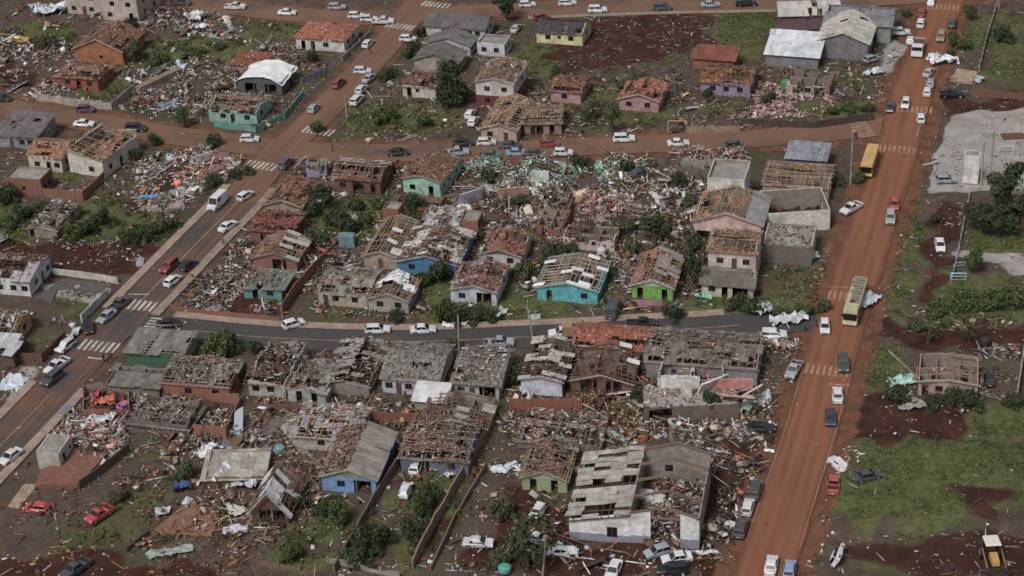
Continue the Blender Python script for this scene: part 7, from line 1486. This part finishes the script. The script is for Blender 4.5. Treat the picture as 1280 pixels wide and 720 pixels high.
# ------------------------------------------------------------------ debris fields and grass
rp = rect
for a in (
 ('mixed splintered debris across the central ruined lots', [(500, 200), (840, 196), (960, 235), (930, 290), (860, 345), (780, 372), (760, 320), (660, 300), (590, 300), (560, 262)], 2.0, 'mix', .7),
 ('mint and white wall debris below the dusty street', [(585, 205), (690, 200), (735, 215), (700, 240), (620, 248)], 2.4, 'mint', .9),
 ('pale mint debris around the dark crushed car', rp(745, 200, 812, 225), 2.0, 'mint', .6),
 ('pink brick and plaster heap in the central lots', [(725, 245), (790, 240), (800, 262), (760, 278), (720, 276)], 3.4, 'pink', 1.0),
 ('white plaster heap by the lone brick side wall', [(640, 265), (700, 262), (690, 292), (640, 292)], 3.0, 'white', .9),
 ('white sheet and plank debris at the brown wall stumps', [(840, 192), (935, 190), (930, 222), (845, 222)], 2.0, 'white', .9),
 ('fine pale litter on the bare red lot', [(820, 235), (945, 236), (890, 290), (820, 290)], 1.3, 'mix', .15),
 ('white and tan rubble left of the avenue', [(170, 200), (250, 186), (330, 186), (330, 210), (262, 236), (225, 262), (175, 262)], 2.2, 'white', .6),
 ('mixed debris on the slope by the avenue pavement', [(60, 230), (240, 215), (260, 250), (190, 330), (60, 310)], .55, 'mix', .25),
 ('pale rubble strewn over the upper left lots', [(150, 75), (330, 60), (300, 150), (170, 130)], 2.0, 'mix', .6),
 ('rubble heap with timber beside the apartment block', [(180, 5), (300, 12), (280, 45), (180, 40)], 2.2, 'mix', .9),
 ('broken masonry around the crushed yellow car', [(0, 30), (80, 45), (90, 75), (0, 75)], 1.8, 'mix', .6),
 ('litter around the red house yard', [(20, 90), (110, 85), (110, 130), (20, 125)], 1.6, 'white', .4),
 ('litter over the upper middle lots', [(330, 25), (640, 25), (640, 180), (430, 180), (400, 130)], .5, 'mix', .2),
 ('rubble on the lot left of the orange hipped house', [(330, 35), (375, 40), (400, 90), (340, 85)], 1.8, 'mix', .5),
 ('pale stones on the empty grass lot', [(430, 128), (590, 130), (580, 178), (410, 178)], .9, 'wood', .2),
 ('branches and boards around the pink houses', [(640, 110), (860, 95), (940, 125), (940, 172), (700, 178), (640, 178)], 1.1, 'grey', .4),
 ('fine clods and litter on the brown field', [(680, 20), (900, 18), (880, 90), (720, 100)], .8, 'grey', .1),
 ('pink and white rubble heap above the retaining wall', [(945, 105), (1035, 118), (1055, 145), (940, 150)], 3.2, 'pink', .9),
 ('white bricks along the foot of the dark retaining wall', [(940, 150), (1020, 158), (1015, 168), (940, 166)], 1.6, 'white', .3),
 ('debris around the workshop cluster', [(950, 60), (1120, 60), (1100, 130), (960, 120)], .8, 'mix', .3),
 ('twigs and litter on the mud road verge', [(1165, 60), (1230, 60), (1215, 120), (1170, 120)], 1.2, 'grey', .3),
 ('tile and timber rubble in the left central yards', [(330, 196), (500, 200), (500, 300), (420, 330), (300, 395), (225, 385), (330, 260)], 1.1, 'mix', .35),
 ('grey roof rubble in the corner brick lot', [(225, 350), (310, 320), (345, 400), (225, 390)], 1.6, 'grey', .4),
 ('splinters between the blue and turquoise houses', [(395, 320), (670, 310), (670, 400), (395, 400)], .7, 'mix', .25),
 ('pale rubble between the turquoise and lime green houses', [(740, 330), (800, 320), (800, 385), (745, 390)], 3.0, 'grey', .5),
 ('rubble along the pavement before the lime green house', [(780, 375), (960, 376), (950, 400), (780, 402)], 1.3, 'mix', .3),
 ('white sheet debris at the end of the asphalt street', [(935, 385), (1010, 385), (1000, 440), (945, 440)], 2.6, 'white', .9),
 ('litter strip along the mud road', [(960, 330), (1050, 330), (1000, 470), (960, 560), (930, 560), (960, 440)], 1.2, 'mix', .3),
 ('terrace house rubble with white boards', [(780, 478), (960, 480), (970, 545), (800, 548)], 2.2, 'white', .7),
 ('dense timber and tile debris among the ruined row', [(310, 430), (650, 432), (650, 530), (320, 530)], 2.0, 'wood', .6),
 ('dark timber debris between brick walls', [(640, 430), (820, 430), (810, 545), (640, 545)], 2.2, 'brown', .6),
 ('rubble over the flattened roofs', [(620, 520), (830, 520), (830, 590), (640, 600)], 2.0, 'mix', .5),
 ('shop goods and plaster rubble on the avenue corner', [(100, 470), (170, 470), (300, 505), (285, 545), (250, 565), (120, 575), (60, 565)], 2.6, 'mix', .7),
 ('coloured rag and plaster rubble before the roofless shop', [(75, 505), (150, 520), (160, 560), (60, 565)], 2.2, 'pink', .6),
 ('litter on the pavement by the tan house', [(0, 390), (100, 400), (60, 470), (0, 520)], 1.0, 'mix', .3),
 ('timber wreckage around the chalet and bowed roof', [(240, 545), (400, 540), (400, 680), (300, 690), (240, 660)], 1.1, 'wood', .5),
 ('scattered bricks and timber on the muddy lots', [(0, 590), (250, 590), (320, 690), (240, 725), (0, 725)], .25, 'brown', .12),
 ('brick rubble along the bottom lots', [(180, 670), (330, 640), (400, 725), (180, 725)], .5, 'brown', .25),
 ('litter around the drives and shrubs', [(380, 600), (620, 540), (600, 725), (380, 725)], .45, 'mix', .2),
 ('rubble lot left of the warehouse', [(600, 560), (720, 600), (720, 725), (590, 725)], .7, 'mix', .25),
 ('brick and timber rubble beside the warehouse', [(800, 540), (985, 545), (930, 690), (870, 690), (900, 600)], 2.4, 'dark', .6),
 ('white litter around the warehouse yard', [(800, 540), (985, 545), (930, 690), (870, 725), (700, 725), (700, 690), (870, 690), (900, 600)], .5, 'white', .4),
 ('pale stony litter along the right road verge', [(1040, 570), (1080, 560), (1060, 640), (1030, 690), (1000, 725), (1012, 660)], 2.0, 'white', .12),
 ('litter strip in the middle of the right verge grass', [(1120, 280), (1150, 290), (1120, 370), (1085, 395), (1100, 340)], 1.3, 'white', .12),
 ('plank litter on the grass bank', [(1140, 385), (1285, 390), (1285, 412), (1130, 415)], 1.2, 'wood', .2),
 ('concrete crumbs behind the black hatchback', [(1220, 430), (1275, 430), (1272, 500), (1225, 500)], 1.8, 'grey', .3),
 ('pink plaster bits around the roofless pink house', [(1110, 460), (1230, 465), (1240, 515), (1100, 515)], 1.2, 'mix', .3),
 ('clods and litter in the dug red earth', [(1045, 665), (1285, 665), (1285, 725), (1045, 725)], .35, 'mix', .1),
 ('stray white litter on the grass field', [(1060, 550), (1285, 560), (1285, 660), (1050, 660)], .05, 'white', .05),
 ('litter over the gravel yard and garden', [(1150, 130), (1285, 130), (1285, 380), (1150, 380)], .12, 'white', .05),
 ('splintered boards and rubble filling the yards of the middle block', [(330, 200), (560, 198), (960, 230), (960, 300), (860, 395), (230, 392), (300, 300)], .9, 'mix', .35),
 ('timber and plaster rubble filling the yards of the lower block', [(110, 470), (330, 432), (960, 432), (960, 560), (620, 600), (250, 600), (60, 560)], 1.1, 'wood', .4),
 ('rubble and boards filling the yards of the upper left block', [(0, 60), (330, 50), (400, 120), (330, 165), (0, 115)], .8, 'mix', .3),
 ('boards and branches filling the yards of the upper right block', [(590, 100), (1100, 90), (1090, 150), (930, 170), (600, 178)], .7, 'wood', .25),
 ('brown and white rubble on the left hillside lots', [(0, 190), (330, 190), (220, 330), (0, 330)], .6, 'mix', .25),
 ('brown splinters over the near dirt lots', [(0, 570), (700, 560), (700, 725), (0, 725)], .2, 'brown', .12),
 ('fine litter spread over all the lots', [(-40, -20), (1320, -20), (1320, 745), (-40, 745)], .14, 'mix', .1)):
    scatter(a[0], a[1], a[2] * (1.35 if a[2] > 1 else 1), a[3], a[4] * 1.15, big=.6 if any(w in a[0] for w in ('verge', 'field', 'gravel', 'clods', 'litter strip', 'fine litter')) else 1.0)
for lb, pg in (('pale torn sheets and boards strewn over the middle block', [(330, 200), (560, 198), (960, 230), (960, 300), (860, 395), (230, 392), (300, 300)]), ('pale torn sheets and boards strewn over the lower block', [(110, 470), (330, 432), (960, 432), (960, 560), (620, 600), (250, 660), (60, 560)]), ('pale torn sheets and boards strewn over the upper lots', [(0, 10), (330, 5), (330, 165), (0, 115)]), ('pale sheets and boards at the warehouse rubble', [(640, 560), (985, 545), (930, 690), (870, 725), (700, 725)]), ('pale sheets on the debris by the avenue slope', [(170, 195), (330, 186), (330, 212), (200, 270)])):
    scatter(lb, pg, .16, 'white', .7, big=1.7, mixw=(.0, .45, .5, .05))
scatter('mud clods and chips on the mud road', [(1150, -10), (1205, -10), (1175, 110), (1010, 725), (905, 725), (1090, 240)], .35, 'brown', .03, avoid_road=False, big=.55, mixw=(.7, .15, .1, .05))
scatter('small litter dropped on the streets', [(-40, -20), (1320, -20), (1320, 745), (-40, 745)], .05, 'mix', .05, avoid_road=False, big=.7)

def grass(label, polys, dens, hgt, cols):
    Vs, Fs, Cs = [], [], []; k0 = 0; cc = np.array(cols)
    for pix in polys:
        P = [G(*p) for p in pix]; x0, x1 = min(p.x for p in P), max(p.x for p in P); y0, y1 = min(p.y for p in P), max(p.y for p in P)
        n = int((x1 - x0) * (y1 - y0) * dens); X, Y = rs.uniform(x0, x1, n), rs.uniform(y0, y1, n); k = poly_mask(X, Y, pix) & (lookup(road, X, Y) < .4) & (lookup(ms, X, Y) < .45) & (rs.rand(n) < np.clip(.1 + 1.6 * blurnoise(X, Y), 0, 1)) & (rs.rand(n) < lookup(mg, X, Y) * 1.5)
        q = np.stack([X, Y, np.zeros(n), np.ones(n)], -1)
        for Ti, w2, d2, hh in FOOT:
            l = q @ np.array(Ti.transposed()); k &= ~((np.abs(l[:, 0]) < w2) & (np.abs(l[:, 1]) < d2))
        X, Y = X[k], Y[k]; n = len(X)
        if n == 0: continue
        Z = lookup(hz, X, Y) - .03; a = rs.uniform(0, 6.28, n); s = rs.uniform(.12, .32, n); h = hgt * rs.uniform(.5, 1.5, n); dx, dy = np.cos(a) * s, np.sin(a) * s; lx, ly = rs.normal(0, .2, n) * h, rs.normal(0, .2, n) * h
        V = np.stack([np.stack([X - dx, Y - dy, Z], -1), np.stack([X + dx, Y + dy, Z], -1), np.stack([X + dx * .5 + lx, Y + dy * .5 + ly, Z + h], -1), np.stack([X - dx * .6 + lx, Y - dy * .6 + ly, Z + h * .8], -1)], 1).reshape(-1, 3)
        Vs.append(V); Fs.append(k0 + np.arange(n * 4).reshape(n, 4)); Cs.append(np.repeat(cc[rs.randint(0, len(cc), n)] * rs.uniform(.7, 1.25, (n, 1)), 4, 0)); k0 += n * 4
    o = colored('grass', np.concatenate(Vs), np.concatenate(Fs), np.concatenate(Cs), GRASSM); tag(o, label, 'grass', None, 'stuff')
GC = [(.064, .088, .028), (.084, .11, .034), (.1, .125, .042), (.118, .12, .055)]
hi = [p for s, p in GRASS if s >= .8]; lo = [p for s, p in GRASS if s < .8]
grass('green grass tufts on the lawns, banks and field', hi, 14.0, .2, GC)
grass('thin weedy tufts in the damaged lots', lo, 6.0, .32, GC + [(.11, .095, .05), (.085, .07, .04)])
def undergrowth(label, polys, per, tones):
    rr = random.Random(8); V, F, C = [], [], []
    for pix in polys:
        P = [G(*p) for p in pix]; x0, x1 = min(p.x for p in P), max(p.x for p in P); y0, y1 = min(p.y for p in P), max(p.y for p in P); n = int((x1 - x0) * (y1 - y0) * per)
        X, Y = rs.uniform(x0, x1, n), rs.uniform(y0, y1, n); k = poly_mask(X, Y, pix) & (lookup(road, X, Y) < .3) & (blurnoise(X + 7, Y) > .3)
        q = np.stack([X, Y, np.zeros(n), np.ones(n)], -1)
        for Ti, w2, d2, hh in FOOT:
            l = q @ np.array(Ti.transposed()); k &= ~((np.abs(l[:, 0]) < w2 + .3) & (np.abs(l[:, 1]) < d2 + .3))
        for x, y in zip(X[k], Y[k]):
            r_ = rr.uniform(.4, 1.3); h_ = rr.uniform(.3, 1.1); z = ground_z(x, y); cc = LEAFC[tones[rr.randrange(len(tones))]]
            v, f, c = leaf_cloud([(Vector((x + rr.gauss(0, r_ * .4), y + rr.gauss(0, r_ * .4), z + h_ * rr.uniform(.2, .6))), r_ * rr.uniform(.4, .7)) for _ in range(3)], int(45 + r_ * 45), 0, .15, rr, cc)
            b = len(V); V += v; F += [tuple(i + b for i in g_) for g_ in f]; C += c
    o = colored('undergrowth', V, F, C, GRASSM); tag(o, label, 'undergrowth', None, 'stuff')
undergrowth('dark leafy undergrowth spreading between the ruins', [[(0, 235), (60, 250), (230, 255), (215, 310), (0, 305)], [(375, 240), (520, 250), (510, 300), (380, 310)], [(500, 335), (670, 330), (668, 402), (520, 402)], [(740, 285), (880, 285), (880, 380), (745, 385)], [(350, 610), (600, 590), (600, 722), (350, 722)], [(270, 428), (330, 432), (325, 455), (270, 455)], [(1165, 365), (1285, 372), (1285, 405), (1140, 412)]], .10, ('dark', 'dark', 'mid'))
undergrowth('pale weedy undergrowth on the open lots', [[(130, 48), (330, 45), (320, 85), (150, 88)], [(640, 85), (950, 80), (940, 170), (650, 172)], [(430, 128), (590, 130), (580, 176), (410, 176)], [(330, 22), (470, 30), (440, 45), (340, 40)], [(940, 330), (1040, 325), (1010, 398), (940, 398)], [(1090, 255), (1165, 265), (1130, 395), (1085, 395)], [(1080, 430), (1150, 430), (1140, 512), (1080, 512)], [(820, 370), (960, 372), (955, 402), (820, 400)], [(590, 200), (930, 200), (900, 290), (600, 290)], [(150, 590), (260, 600), (200, 700), (90, 700)], [(0, 40), (120, 30), (90, 60), (0, 70)]], .075, ('pale', 'mid'))
bpy.context.view_layer.update()
